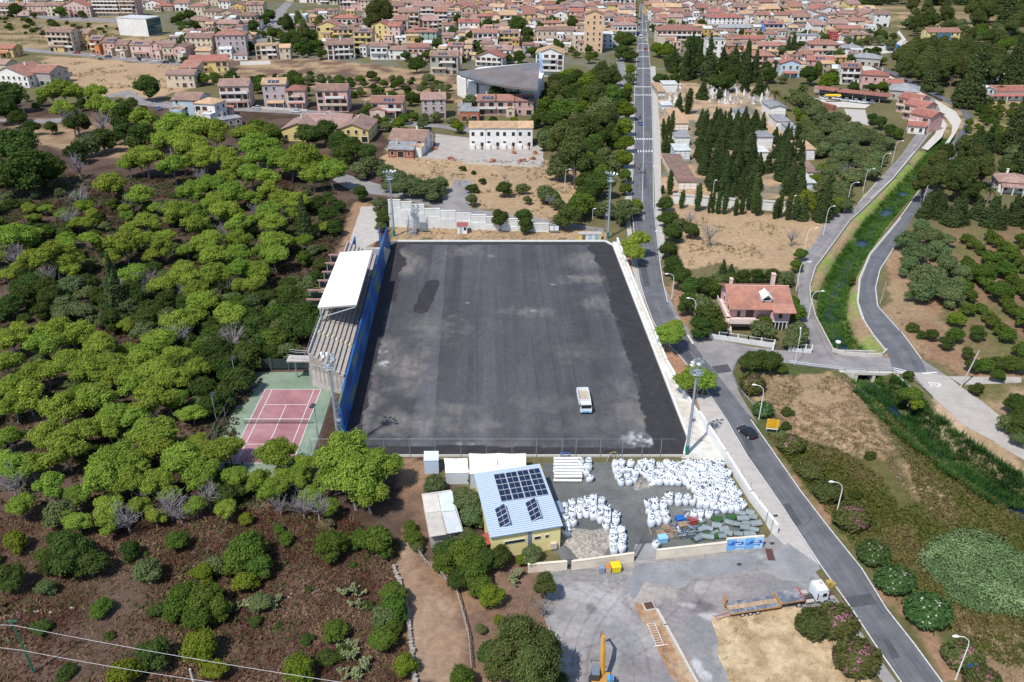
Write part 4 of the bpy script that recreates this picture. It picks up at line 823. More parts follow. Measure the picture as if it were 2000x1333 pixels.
# heaps
def heap(px, py, rx, ry, h, label, c, cat='heap'):
    q = G(px, py); n, m = 30, 10; V = [(0, 0, h)]; F = []; rr = random.Random(int(px))
    for i in range(1, m + 1):
        for k in range(n):
            a = 2 * math.pi * k / n; t = i / m; w_ = 1 + .22 * math.sin(a * 3 + px) + rr.uniform(-.05, .05); V.append((math.cos(a) * rx * t * w_, math.sin(a) * ry * t * w_, max(0, h * (1 - t) ** .8 * (1 + rr.uniform(-.25, .25))) if i < m else -.02))
    for k in range(n): F.append((0, 1 + k, 1 + (k + 1) % n))
    for i in range(m - 1):
        for k in range(n): F.append((1 + i * n + k, 1 + (i + 1) * n + k, 1 + (i + 1) * n + (k + 1) % n, 1 + i * n + (k + 1) % n))
    return tag(MB().add(V, F).obj('rubble_heap', mat('rubble_' + str(int(px)), c, .95, .45, 2.2, bump=.15, fine=.3), None, (q.x, q.y, .03)), label, cat)
heap(1150, 1060, 4.2, 3.6, 1.0, 'grey rubble heap ringed by white bulk bags near the yellow hall', (.34, .31, .27))
heap(1252, 948, 1.5, 1.3, .6, 'small grey gravel heap behind the bulk bags', (.30, .27, .24)); heap(1298, 943, 1.1, .7, .45, 'tiny brown heap beside the small gravel heap', (.22, .18, .15))
MB_ = MB(); q = G(1274, 948); tag(MB().box(0, 0, 0, 1.9, .5, .25, .2, taper=.7).obj('folded_sack', M_white, None, (q.x, q.y, .03)), 'folded white sack lying between the two small heaps', 'sack')
# turf rolls, pallets, pipes
M_tb = mat('turf_backing', (.22, .26, .27), .8, .15, 1.5, rnd=.15); M_tg = mat('turf_green', (.035, .10, .03), .95, .2, 2)
rr = random.Random(12)
def turf_roll(px, py, L, r, rz, z=0):
    q = G(px, py, z + r); mb = MB(); n = 12; V = []
    for s_ in (-.5, .5):
        for k in range(n): a = 2 * math.pi * k / n; V.append((s_ * L, math.cos(a) * r * 1.15, math.sin(a) * r * .8 + r * .8))
    mb.add(V, [(k, (k + 1) % n, n + (k + 1) % n, n + k) for k in range(n)]); mb.add(V[:n], [tuple(range(n - 1, -1, -1))], 1); mb.add(V[n:], [tuple(range(n))], 1)
    mb.box(0, r * 1.2, .02, L, .35, .05, 0, 1)
    o = mb.obj('turf_roll', [M_tb, M_tg], None, (q.x, q.y, z + .03), rz, True); tag(o, None, 'turf roll', 'rolls of old artificial turf'); REG.append((o, 'grey backed roll of old green turf', None))
for (x, y) in zb([(1330, 720), (1400, 700), (1380, 770), (1450, 740), (1520, 690), (1560, 700), (1600, 640), (1640, 690), (1680, 640), (1560, 770), (1620, 760), (1690, 740), (1500, 760), (1330, 790), (1260, 800), (1660, 600), (1590, 610), (1440, 790), (1710, 690), (1280, 730), (1610, 720), (1650, 770)]):
    turf_roll(x + rr.uniform(-2, 2), y + rr.uniform(-2, 2), rr.uniform(1.1, 2.0), rr.uniform(.34, .55), rr.uniform(-.5, .6), rr.choice([0, 0, .3]))
for i, pp in enumerate([[(1340, 635), (1440, 630), (1450, 665), (1400, 690)], [(1470, 620), (1560, 625), (1540, 660), (1490, 665)], [(1270, 690), (1315, 670), (1310, 740), (1250, 745)], [(1290, 760), (1420, 765), (1430, 800), (1300, 810)]]):
    W = [tuple(G(x, y, .4))[:2] for x, y in zb(pp)]; o = MB().prism(W, .04, .4 + .05 * i).obj('turf_sheet', M_tg); tag(o, None, 'turf', 'flat green turf pieces'); REG.append((o, 'flat folded piece of green artificial turf', None))
M_wood = mat('old_wood', (.30, .22, .15), .9, .25, 2, rnd=.15)
for (x, y, n_) in [(1000, 745, 5), (960, 775, 3), (1060, 760, 4), (1030, 800, 3)]:
    (a, b_), = zb([(x, y)]); q = G(a, b_)
    for k in range(n_):
        t = thing('pallet', '', 'pallet', (q.x, q.y, .03 + k * .15), rr.uniform(-.3, .3), 'wooden pallets beside the turf pile'); REG.append((t, 'weathered wooden pallet in a stack', None))
        mb = MB(); [mb.box(-.5 + .25 * j, 0, .10, .16, 1.0, .03) for j in range(5)]; mb.obj('boards', M_wood, t); mb = MB(); [mb.box(0, -.42 + .42 * j, 0, 1.15, .09, .10) for j in range(3)]; mb.obj('bearers', M_wood, t)
for i in range(22):
    (a, b_), = zb([(rr.uniform(1070, 1250), rr.uniform(640, 820))]); q = G(a, b_, .4); an = rr.uniform(-1.2, 1.2); L = rr.uniform(1.5, 3.4); c = rr.choice([M_blue, M_steel, M_steel, M_dark, mat('teal_tube', (.05, .2, .2), .6, .1)])
    mb = MB(); z0 = rr.uniform(.1, 1.0); mb.tube([(-L / 2, 0, z0), (L / 2, 0, z0 + rr.uniform(-.3, .5))], .05, 5); mb.tube([(-L / 2, 0, z0), (-L / 2 + .1, .8, z0)], .04, 5); mb.tube([(L / 2, 0, z0), (L / 2, .8, z0)], .04, 5)
    o = mb.obj('scaffold_frame', c, None, (q.x, q.y, 0), an); tag(o, None, 'metal frame', 'tangled metal frames and tubes'); REG.append((o, 'bent metal tube frame in the scrap pile', None))
for (x, y, c, nm, lb) in [(1110, 680, M_blue, 'blue_crate', 'blue plastic crate in the scrap pile'), (1215, 690, mat('red_plastic', (.30, .06, .06), .5, .1), 'red_crate', 'small red box beside white sacks in the scrap pile'), (1130, 730, M_wood, 'wooden_box', 'brown wooden box in the scrap pile'), (975, 830, mat('light_blue_tarp', (.25, .5, .78), .6, .1), 'blue_tarp_box', 'light blue covered crate by the yard entrance')]:
    (a, b_), = zb([(x, y)]); q = G(a, b_); mb = MB(); mb.box(0, 0, .06, 1.3, 1.0, .8, .2); mb.box(0, 0, .86, 1.4, 1.1, .08, .2); tag(mb.obj(nm, c, None, (q.x, q.y, 0)), lb, 'crate')
mb = MB(); a, b_ = [G(*q, 1.2) for q in zb([(1130, 585), (1420, 580)])]; tag(MB().tube([a, b_], .12, 8).obj('long_pipe', M_steel), 'long straight grey pipe lying across the bags above the scrap pile', 'pipe')
a, b_ = [G(*q, 0) for q in zb([(870, 720), (890, 790)])]; tag(MB().tube([a + Vector((0, 0, .12)), b_ + Vector((0, 0, .12))], .12, 6).obj('timber_beam', M_wood), 'short timber beam lying beside the pallets', 'beam')
for i, (x, y) in enumerate([(1185, 615), (1240, 650), (1265, 660), (1115, 710)]):
    (a, b_), = zb([(x, y)]); q = G(a, b_, .5); o = MB().box(0, 0, .05, 1.2, .9, .5, rr.uniform(0, 1), taper=.6).obj('crumpled_sack', M_bag, None, (q.x, q.y, 0)); tag(o, None, 'sack', 'crumpled empty sacks'); REG.append((o, 'crumpled white sack in the scrap pile', None))
# portable sheet metal locker by the yellow hall
q = G(1090, 1010); tag(MB().box(0, 0, 0, 1.1, 2.6, 2.0, R(12)).box(0, 0, 2.0, 1.2, 2.7, .08, R(12)).obj('tool_locker', mat('slate_paint', (.2, .25, .33), .5, .1), None, (q.x, q.y, 0)), 'narrow grey locker standing beside the right wall of the yellow hall', 'locker')
# bins by the wall
def bin_(px, py, c, w, h, label, lidc=None):
    q = G(px, py); t = thing('wheelie_bin', label, 'bin', tuple(q), .15); MB().box(0, 0, .12, w * .85, w * .8, h, taper=1.18).obj('body', c, t); MB().box(0, 0, h + .12, w * 1.06, w * 1.0, .08, taper=.8).obj('lid', lidc or c, t)
    for s_ in (-1, 1): MB().tube([(s_ * w * .36, -w * .2, .1), (s_ * w * .44, -w * .2, .1)], .1, 8).obj('wheel', M_dark, t)
bin_(1202, 1115, mat('bin_yellow', (.72, .56, .02), .4, .08), 1.35, 1.1, 'large yellow waste container below the cream wall'); bin_(1187, 1117, mat('bin_cream', (.55, .42, .3), .5, .1), .8, .9, 'small cream bin with orange lid beside the yellow container', mat('bin_orange', (.5, .2, .05), .5, .1)); bin_(1175, 1118, mat('bin_blue', (.22, .28, .4), .5, .1), .75, .95, 'small grey blue bin, leftmost of the three')
# ================================================================ buildings
WALLC = {'cream': (.56, .47, .36), 'white': (.70, .68, .65), 'pink': (.55, .34, .31), 'pale pink': (.58, .43, .38), 'ochre': (.55, .38, .15), 'yellow': (.62, .50, .20), 'orange': (.58, .20, .07), 'mauve': (.44, .37, .38), 'grey': (.38, .36, .33),
         'beige': (.45, .36, .27), 'pale blue': (.42, .52, .58), 'blue': (.08, .22, .55), 'green': (.30, .42, .36), 'brick red': (.36, .13, .08), 'peach': (.62, .42, .26), 'red': (.40, .05, .05)}
WALL = {k: mat('wall_' + k.replace(' ', '_'), v, .88, .10, .35, rnd=.06, fine=.05) for k, v in WALLC.items()}
def tile_mat(name, c, c2):
    m = mat(name, c, .9, .22, .9, c2=c2, rnd=.14, fine=.18)
    return m
ROOF = {'terracotta': tile_mat('tiles_terracotta', (.30, .145, .11), (.24, .13, .105)), 'brown': tile_mat('tiles_brown', (.21, .135, .11), (.27, .17, .13)), 'tan': tile_mat('tiles_tan', (.48, .32, .19), (.40, .27, .17)),
        'pink': tile_mat('tiles_pink', (.31, .20, .17), (.26, .165, .145)), 'grey': tile_mat('sheet_grey', (.26, .27, .28), (.22, .22, .23)), 'red': tile_mat('tiles_red', (.33, .13, .10), (.26, .115, .09)), 'pale': tile_mat('sheet_pale', (.55, .58, .60), (.50, .50, .48))}
M_ridge = mat('ridge_cap', (.50, .33, .25), .9, .1, 2)
M_shut = mat('shutter_brown', (.10, .05, .035), .7, .15, 1); M_frame = mat('window_trim', (.62, .59, .54), .8, .06)
def unit_window(w, h, shut):
    fr = MB(); fr.box(0, -.03, -.06, w + .24, .10, h + .12) if False else None
    fr = MB()
    for s_ in (-1, 1): fr.box(s_ * (w / 2 + .06), -.05, -.06, .12, .12, h + .12)
    fr.box(0, -.05, h, w + .24, .12, .12); fr.box(0, -.10, -.12, w + .34, .24, .10)
    pn = MB(); pn.box(0, -.012, 0, w, .03, h)
    if shut:
        for s_ in (-1, 1): pn.box(s_ * w * .25, -.045, .02, w * .46, .03, h - .04, 0, 1)
    return fr.mesh('window', M_frame), pn.mesh('pane', [M_glass, M_shut])
UW = {(a, s): unit_window(*d, s) for a, d in (('w', (1.1, 1.45)), ('d', (2.3, 2.2)), ('s', (.8, .9))) for s in (0, 1)}
fw = MB(); fw.box(0, -.03, 0, 1.15, .09, 1.45); FARW = fw.mesh('window', M_glass); fw = MB(); fw.box(0, -.03, 0, 2.4, .09, 2.1); FARD = fw.mesh('window', M_glass)
def win(parent, x, y, z, kind='w', rot=0.0, near=True, shut=0, sc=1.0):
    if near: a, b = UW[(kind, shut)]; o = ob('window', a, parent, (x, y, z), rot, sc); ob('pane', b, o)
    else: o = ob('window', FARD if kind == 'd' else FARW, parent, (x, y, z), rot, sc)
    return o
def gable(mb_roof, mb_wall, x0, x1, y0, y1, z, rise, ov=.45, th=.18, axis='x'):
    """gable roof slabs on a rectangle plus gable end walls"""
    if axis == 'x': T = lambda a, b, c: (a, b, c); A0, A1, B0, B1 = x0, x1, y0, y1
    else: T = lambda a, b, c: (b, a, c); A0, A1, B0, B1 = y0, y1, x0, x1
    m = (B0 + B1) / 2; sl = rise / ((B1 - B0) / 2); e = ov * sl
    for B, s_ in ((B0, -1), (B1, 1)):
        V = [T(A0 - ov, B + s_ * ov, z - e), T(A1 + ov, B + s_ * ov, z - e), T(A1 + ov, m, z + rise), T(A0 - ov, m, z + rise)]
        V2 = [(v[0], v[1], v[2] + th) for v in V]; mb_roof.add(V + V2, [(0, 1, 2, 3), (7, 6, 5, 4), (0, 4, 5, 1), (1, 5, 6, 2), (2, 6, 7, 3), (3, 7, 4, 0)])
    if mb_wall is not None:
        for A in (A0 + .01, A1 - .01): mb_wall.add([T(A, B0, z - .01), T(A, B1, z - .01), T(A, m, z + rise - .02)], [(0, 1, 2)])
def hip(mb, x0, x1, y0, y1, z, rise, ov=.5, th=.16):
    x0 -= ov; x1 += ov; y0 -= ov; y1 += ov; w, d = x1 - x0, y1 - y0; i = min(w, d) / 2
    if w >= d: R1, R2 = (x0 + i, (y0 + y1) / 2, z + rise), (x1 - i, (y0 + y1) / 2, z + rise)
    else: R1, R2 = ((x0 + x1) / 2, y0 + i, z + rise), ((x0 + x1) / 2, y1 - i, z + rise)
    V = [(x0, y0, z), (x1, y0, z), (x1, y1, z), (x0, y1, z)]; V = [(a, b, c - th) for a, b, c in V] + V + [R1, R2]
    f = [(3, 2, 1, 0), (0, 1, 5, 4), (1, 2, 6, 5), (2, 3, 7, 6), (3, 0, 4, 7)]
    f += [(4, 5, 9, 8), (5, 6, 9), (6, 7, 8, 9), (7, 4, 8)] if w >= d else [(4, 5, 8), (5, 6, 9, 8), (6, 7, 9), (7, 4, 8, 9)]
    mb.add(V, f)
def slope_panel(parent, x, y0, z0, w, d, sl, name='solar_panel'):
    pv(parent, Vector((x, y0, z0)), Vector((w, 0, 0)), Vector((0, d, d * sl)), name)
HN = 0; HOUSES = []
def house(px, py, wpx, h, d=None, yaw=0, wall='cream', roof='terracotta', rt='x', opt='', desc=None, label=None, lvl=1, pos=None, w=None, z=0):
    """front face bottom centre at pixel; opt letters: b balcony, p porch, c chimney, s solar, g garage/annexe, a awning, t dormer"""
    global HN; HN += 1; rr = random.Random(HN * 13 + 5)
    q = G(px, py) if pos is None else Vector(pos); w = (wpx * mpp(py) if w is None else w); d = d or w * .8; near = lvl > 0
    st = max(1, int(round(h / 3.1))); sh = h / st
    t = thing('house', label, 'house', (q.x, q.y, z), R(yaw)); HOUSES.append((q.x, q.y, max(w, d)))
    if label is None:
        nst = {1: 'single storey', 2: 'two storey', 3: 'three storey', 4: 'four storey'}.get(st, 'tall')
        REG.append((t, desc or (('%s %s house with %s roof' % (nst, wall, {'terracotta': 'terracotta', 'brown': 'brown tiled', 'tan': 'tan tiled', 'pink': 'faded pink', 'grey': 'grey', 'red': 'red', 'pale': 'pale flat'}[roof])) + (' and solar panels' if 's' in opt else '')), None))
    x0, x1 = -w / 2, w / 2; body = MB(); body.box(0, d / 2, 0, w, d, h); rf = MB(); rise = (d if rt == 'x' else w) / 2 * .36
    if rt == 'x': gable(rf, body, x0, x1, 0, d, h, rise)
    elif rt == 'y': gable(rf, body, x0, x1, 0, d, h, rise, axis='y')
    elif rt == 'h': rise = min(w, d) / 2 * .38; hip(rf, x0, x1, 0, d, h + .12, rise)
    elif rt == 'm':  # single pitch rising to the back
        V = [(x0 - .4, -.5, h - .1), (x1 + .4, -.5, h - .1), (x1 + .4, d + .3, h + d * .25), (x0 - .4, d + .3, h + d * .25)]; rf.add(V + [(a, b, c + .2) for a, b, c in V], [(3, 2, 1, 0), (4, 5, 6, 7), (0, 1, 5, 4), (1, 2, 6, 5), (2, 3, 7, 6), (3, 0, 4, 7)])
        body.add([(x0, 0, h), (x0, d, h), (x0, d, h + d * .25), (x1, 0, h), (x1, d, h), (x1, d, h + d * .25)], [(0, 1, 2), (3, 5, 4), (1, 4, 5, 2)])
    else: rf.box(0, d / 2, h, w + .3, d + .3, .35)
    body.obj('wall', WALL[wall], t); ro = rf.obj('roof', ROOF[roof], t)
    if near and rt in 'xy':
        rg = MB(); rg.tube([(x0 - .45, d / 2, h + rise + .17), (x1 + .45, d / 2, h + rise + .17)] if rt == 'x' else [(0, -.45, h + rise + .17), (0, d + .45, h + rise + .17)], .13, 5); rg.obj('ridge', M_ridge, ro)
    if 'c' in opt or (near and rr.random() < .6):
        cx, cy = rr.uniform(-.3, .3) * w, d * rr.uniform(.55, .7); c = MB(); c.box(cx, cy, h, .6, .6, rise + .9); c.box(cx, cy, h + rise + .9, .8, .8, .12); c.obj('chimney', WALL['cream'] if wall != 'white' else WALL['white'], ro)
    if 's' in opt and rt in 'xm':
        sl = .36 if rt == 'x' else .25; n = 3 if w > 7 else 2; xs_ = -w * .3 + rr.uniform(0, .2) * w
        for i in range(n):
            for j in range(2): slope_panel(ro, xs_ + i * 1.75, .6 + j * 1.15, h + .26 + (.6 + j * 1.15) * sl, 1.65, 1.05, sl)
    if 't' in opt: dm = MB(); dm.box(0, d * .26, h + rise * .2, w * .38, .9, rise * .55); dm.obj('dormer', M_glass, ro)
    front_b = 'b' in opt
    n = max(1, int(w / 3.1)) if lvl else max(1, int(w / 3.8)); side = 1 if q.x < 0 else -1
    for s_ in range(st):
        zz = s_ * sh + .95
        for k in range(n):
            x = (k + .5) / n * w - w / 2
            if rr.random() < .1: continue
            dr = (front_b and s_ > 0) or (s_ == 0 and rr.random() < .3)
            win(t, x, 0, zz - (.75 if dr else 0), 'd' if dr and w / n > 2.8 else 'w', 0, near, rr.random() < .45)
        if d > 4:
            m = max(1, int(d / 4.5)) if lvl else 1
            for k in range(m):
                if lvl == 0 and rr.random() < .4: continue
                win(t, side * w / 2, (k + .5) / m * d, zz, 'w', side * math.pi / 2, near, rr.random() < .45)
        if front_b and s_ > 0:
            b = MB(); bw = w * (.94 if near and rr.random() < .4 else rr.uniform(.4, .7)); bx_ = (w - bw) / 2 * rr.uniform(-.9, .9); b.box(bx_, -.65, s_ * sh - .12, bw, 1.3, .16); b.box(bx_, -1.25, s_ * sh + .04, bw, .1, .9); [b.box(bx_ + q_ * bw * .49, -.65, s_ * sh + .04, .1, 1.2, .9) for q_ in (-1, 1)]; b.obj('balcony', WALL['white' if rr.random() < .6 else 'cream'] if wall != 'yellow' else WALL['yellow'], t)
    if 'p' in opt:
        pw = w * .75; px_ = rr.uniform(-.1, .1) * w; pr = MB(); V = [(px_ - pw / 2, -2.6, 2.5), (px_ + pw / 2, -2.6, 2.5), (px_ + pw / 2, 0, 3.2), (px_ - pw / 2, 0, 3.2)]
        pr.add(V + [(a, b, c + .16) for a, b, c in V], [(3, 2, 1, 0), (4, 5, 6, 7), (0, 1, 5, 4), (1, 2, 6, 5), (2, 3, 7, 6), (3, 0, 4, 7)]); pr.obj('porch_roof', ROOF[roof], t)
        pp = MB(); [pp.box(px_ + s_ * (pw / 2 - .2), -2.4, 0, .3, .3, 2.55) for s_ in (-1, 0, 1)]; pp.obj('porch_column', WALL[wall], t)
    if rr.random() < .5 and h > 4 and label is None and rt != 'f':
        ww, wd, wh = w * rr.uniform(.32, .5), rr.uniform(2.4, 4.2), h * rr.uniform(.45, .7); wx = rr.choice([-1, 1]) * (w - ww) / 2; bk = rr.random() < .3; y0_, y1_ = (d, d + wd) if bk else (-wd, 0)
        bw_ = MB(); bw_.box(wx, (y0_ + y1_) / 2, 0, ww, wd, wh); rw_ = MB()
        if rr.random() < .5: gable(rw_, bw_, wx - ww / 2, wx + ww / 2, y0_ + .3, y1_ - .3, wh, ww * .16, ov=.3, axis='y')
        else: rw_.box(wx, (y0_ + y1_) / 2, wh, ww + .3, wd + .3, .22)
        bw_.obj('wing', WALL[wall if rr.random() < .6 else 'cream'], t); rw_.obj('wing_roof', ROOF[rr.choice([roof, roof, 'tan', 'pale'])], t)
        if not bk: win(t, wx, y0_, .95, 'w', 0, near, 1)
    if 'a' in opt: a = MB(); a.add([(-w * .2, 0, 2.9), (w * .2, 0, 2.9), (w * .2, -1.5, 2.3), (-w * .2, -1.5, 2.3)], [(0, 1, 2, 3), (3, 2, 1, 0)]); a.obj('awning', mat('awning_cream', (.7, .62, .5), .8, .05), t)
    if 'g' in opt: a = MB(); a.box(side * -(w / 2 + 1.6), d * .4, 0, 3.2, d * .7, 2.8); a.obj('annexe', WALL[wall], t); a = MB(); a.box(side * -(w / 2 + 1.6), d * .4, 2.8, 3.6, d * .75, .2); a.obj('annexe_roof', ROOF[roof], t)
    return t
# near and middle town, left to right
H = house
H(22, 170, 84, 5.6, 18, -12, 'white', 'terracotta', 'y', 's', label='large white gabled house with red roof at the left edge below the dry field')
H(84, 168, 42, 6.5, 14, -12, 'grey', 'terracotta', 'x', 'c', label='rear wing of the red roofed house at the left edge, shade painted grey')  # grey wall colour stands in for shade on the white house's side
H(10, 112, 40, 5, 9, -10, 'ochre', 'red', 'x', 'p'); H(-8, 140, 50, 4, 9, -10, 'cream', 'pink', 'x', '')
H(122, 101, 52, 11.5, 11, -8, 'cream', 'brown', 'x', 'b', desc='tall cream three storey house at the left end of the terrace'); H(112, 102, 30, 3.2, 6, -8, 'ochre', 'brown', 'x', '')
for a in [(166, 97, 27, 9.5, 'ochre', 'brown', 'p'), (191, 106, 25, 8.3, 'orange', 'brown', 'psb'), (216, 108, 24, 7.6, 'pink', 'brown', 'ps'), (241, 111, 24, 7.0, 'beige', 'brown', 'pb'), (277, 113, 40, 7.2, 'pale pink', 'brown', 'ps'), (308, 115, 24, 8.0, 'pink', 'pink', 'p'), (331, 117, 22, 7.2, 'cream', 'brown', 'p'), (354, 118, 25, 7.4, 'pink', 'brown', 'p')]:
    H(a[0], a[1], a[2], a[3], 10, -7, a[4], a[5], 'y' if a[0] in (308, 354) else 'x', a[6])
H(393, 112, 52, 11, 11, -5, 'cream', 'brown', 'x', '', desc='long cream three storey house with arched loggias'); H(455, 112, 56, 12.5, 14, 8, 'mauve', 'terracotta', 'h', '', desc='large mauve house with broad terracotta hip roof'); H(398, 115, 30, 4.5, 5, -5, 'cream', 'tan', 'x', '')
H(523, 117, 42, 8, 9, 5, 'cream', 'tan', 'f', 'b'); H(557, 116, 22, 6.5, 8, 5, 'cream', 'tan', 'x', ''); H(410, 143, 72, 6.2, 8, 12, 'yellow', 'red', 'm', 'b', desc='yellow split level house with red mono pitch roofs')
H(355, 172, 56, 6.5, 9, -4, 'cream', 'pink', 'x', 'c'); H(372, 160, 34, 7, 9, -4, 'cream', 'terracotta', 'm', '')
H(462, 210, 56, 9.6, 11, 6, 'pale pink', 'pink', 'x', 'pab', desc='pale pink three storey house with rounded corner and red car in front'); H(540, 211, 44, 10.5, 10, 5, 'mauve', 'tan', 'x', 'spa'); H(580, 212, 36, 8, 9, 5, 'pale pink', 'red', 'h', 'pb')
H(651, 219, 60, 9.4, 10, 1, 'pink', 'brown', 'x', 'bc', desc='pink three storey house with white balconies'); H(368, 232, 54, 8, 11, -8, 'pale blue', 'brown', 'x', '', desc='pale blue house with wide red brown roof'); H(404, 236, 44, 7.2, 9, -14, 'white', 'tan', 'h', 'pb')
H(452, 248, 44, 3, 6, 35, 'grey', 'grey', 'f', '', desc='low grey block garage'); H(446, 226, 20, 3, 4, 10, 'cream', 'red', 'x', '')
H(643, 84, 46, 10.5, 11, -4, 'yellow', 'terracotta', 'y', 'b', desc='yellow house with gable facing the camera'); H(672, 86, 40, 9, 10, -4, 'yellow', 'brown', 'x', 'bs'); H(668, 117, 52, 8.5, 9, 12, 'white', 'brown', 'm', 'b', desc='white house with sloping stair wall and brown roof'); H(598, 76, 36, 8, 10, 5, 'grey', 'brown', 'h', ''); H(582, 49, 34, 6.5, 9, 0, 'pale blue', 'pale', 'f', '')
H(674, 56, 46, 7, 10, -5, 'cream', 'red', 'h', 'b'); H(686, 20, 44, 9, 12, -5, 'pink', 'pink', 'x', 'b')
H(711, 104, 36, 12.3, 9, -3, 'yellow', 'brown', 'x', 'bs', desc='tall yellow apartment house with stacked balconies'); H(744, 86, 34, 11.5, 12, -12, 'yellow', 'red', 'y', ''); H(771, 90, 24, 12, 10, -12, 'pale pink', 'red', 'x', ''); H(822, 89, 62, 8, 12, 0, 'green', 'terracotta', 'h', 't', desc='pale green house with broad terracotta hip roof and roof terrace')
H(741, 117, 34, 7.6, 8, 0, 'white', 'brown', 'x', 'b'); H(778, 117, 38, 5.6, 8, -2, 'white', 'brown', 'x', ''); H(818, 118, 42, 7.2, 9, -2, 'pale pink', 'terracotta', 'x', 'b'); H(868, 146, 54, 9.6, 10, -3, 'grey', 'brown', 'x', 'bs', desc='grey three storey house with long balconies and solar panels'); H(890, 122, 28, 9, 8, -4, 'pale pink', 'terracotta', 'x', 's')
H(948, 96, 48, 9.8, 9, 2, 'white', 'terracotta', 'x', 'b', desc='white three storey house with open balconies'); H(994, 93, 38, 8.5, 9, 2, 'yellow', 'brown', 'x', 'bs'); H(955, 131, 54, 5.2, 11, -15, 'white', 'red', 'y', 'b'); H(975, 118, 46, 6, 9, -10, 'white', 'pink', 'x', 's'); H(916, 63, 40, 6.5, 10, 0, 'white', 'red', 'x', 't'); H(948, 55, 30, 8, 9, 5, 'cream', 'red', 'h', ''); H(985, 70, 38, 6, 9, 0, 'white', 'pink', 'h', '')
for i, (x, y, w_, h_) in enumerate([(785, 80, 26, 13), (800, 62, 40, 13), (862, 64, 26, 14), (842, 74, 30, 11), (838, 52, 60, 14), (777, 45, 28, 12), (805, 38, 36, 12)]): H(x, y, w_, h_, 13, 3, ['cream', 'peach', 'beige', 'pale pink', 'cream', 'peach', 'cream'][i], ['terracotta', 'brown', 'terracotta', 'pink', 'pink', 'brown', 'brown'][i], 'x', 'b' if i % 2 else 'cb')
H(757, 229, 62, 6.2, 10, -2, 'pale pink', 'terracotta', 'x', 'bps', desc='pink house with stepped terracotta roof and red awning'); H(848, 232, 46, 8.2, 10, 5, 'mauve', 'pink', 'x', '', desc='pale mauve gabled house beside the lane'); H(917, 238, 38, 4.2, 8, 0, 'brick red', 'grey', 'f', '', desc='unfinished brick house with flat grey slab roof')
for i, x in enumerate((951, 987, 1024)): H(x, 226, 36, 6.4, 9, 0, 'pink', 'terracotta', 'x', ('sb', 'b', 's')[i])
H(1073, 150, 54, 11.8, 13, -6, 'white', 'tan', 'y', 'b', desc='white three storey house with tan gable roof beside the grey curved roof'); H(1084, 83, 72, 7.6, 9, -2, 'cream', 'brown', 'x', '', desc='long cream house below a brown roof left of the tower block'); H(1131, 98, 22, 8.8, 10, 0, 'cream', 'pale', 'f', ''); H(1186, 95, 22, 8.5, 12, 0, 'pale blue', 'pale', 'f', ''); H(1220, 72, 46, 7.4, 10, 0, 'white', 'pink', 'h', 'b'); H(1078, 60, 38, 5, 8, 0, 'peach', 'terracotta', 'h', ''); H(1058, 95, 30, 3, 7, 0, 'white', 'pale', 'f', ''); H(1102, 97, 26, 3, 7, 0, 'white', 'pale', 'f', '')
H(1158, 104, 35, 22.5, 10, -3, 'peach', 'terracotta', 'y', '', label='tall peach coloured tower block with small stair windows left of the main road')
H(1325, 88, 86, 8.8, 14, -2, 'cream', 'terracotta', 'h', 'b', desc='wide cream school like building with terracotta hip roof'); H(1395, 122, 35, 12.4, 9, 0, 'white', 'grey', 'f', '', label='blank white block with grey roof and shadowed stair wall'); H(1440, 112, 46, 6.6, 10, 0, 'orange', 'brown', 'x', 'sb'); H(1502, 110, 48, 6, 9, 0, 'white', 'terracotta', 'x', 'b'); H(1486, 140, 44, 8.2, 10, -4, 'pink', 'terracotta', 'h', 'b'); H(1541, 152, 38, 7.2, 9, -8, 'pale blue', 'red', 'y', 'p')
H(1508, 74, 36, 8.8, 9, 0, 'blue', 'terracotta', 'x', 'bs', label='vivid blue house with blue solar roof in the town'); H(1454, 90, 78, 4.4, 8, 0, 'white', 'red', 'x', '', desc='long low white hall with red roof'); H(1440, 70, 74, 5.2, 9, 0, 'white', 'grey', 'x', ''); H(1417, 58, 70, 8, 12, 0, 'white', 'red', 'h', ''); H(1578, 88, 44, 5.5, 9, 0, 'white', 'grey', 'f', '')
H(1606, 118, 58, 8.8, 11, -5, 'pale pink', 'terracotta', 'h', 'b'); H(1600, 140, 50, 5.8, 9, -10, 'pink', 'red', 'x', 's'); H(1573, 124, 26, 5, 8, 0, 'pale pink', 'terracotta', 'x', ''); H(1658, 165, 36, 8.2, 9, -8, 'white', 'terracotta', 'x', 'bs'); H(1705, 176, 48, 7, 9, -18, 'pink', 'red', 'h', ''); H(1690, 130, 50, 4.5, 10, -25, 'grey', 'grey', 'h', ''); H(1660, 112, 40, 5, 9, -10, 'white', 'grey', 'h', 's'); H(1625, 92, 16, 9, 6, 0, 'red', 'red', 'f', '', label='narrow dark red tower like house beside the yellow villa'); H(1655, 78, 46, 7, 9, -4, 'ochre', 'terracotta', 'x', 'b'); H(1680, 84, 30, 5, 8, 0, 'ochre', 'brown', 'h', '')
H(1762, 196, 50, 4.2, 14, -26, 'grey', 'grey', 'h', '', desc='grey roofed house at the bend of the channel'); H(1746, 180, 30, 4, 8, -10, 'pale blue', 'red', 'x', '')
for i, (x, y) in enumerate([(1768, 222), (1780, 236), (1792, 256)]): H(x, y, 42, 6.4, 9, -56, 'pink', 'red', 'x', 'b', desc='pink terraced house beside the canal road')
H(1788, 262, 30, 3.2, 6, -20, 'white', 'red', 'x', '')
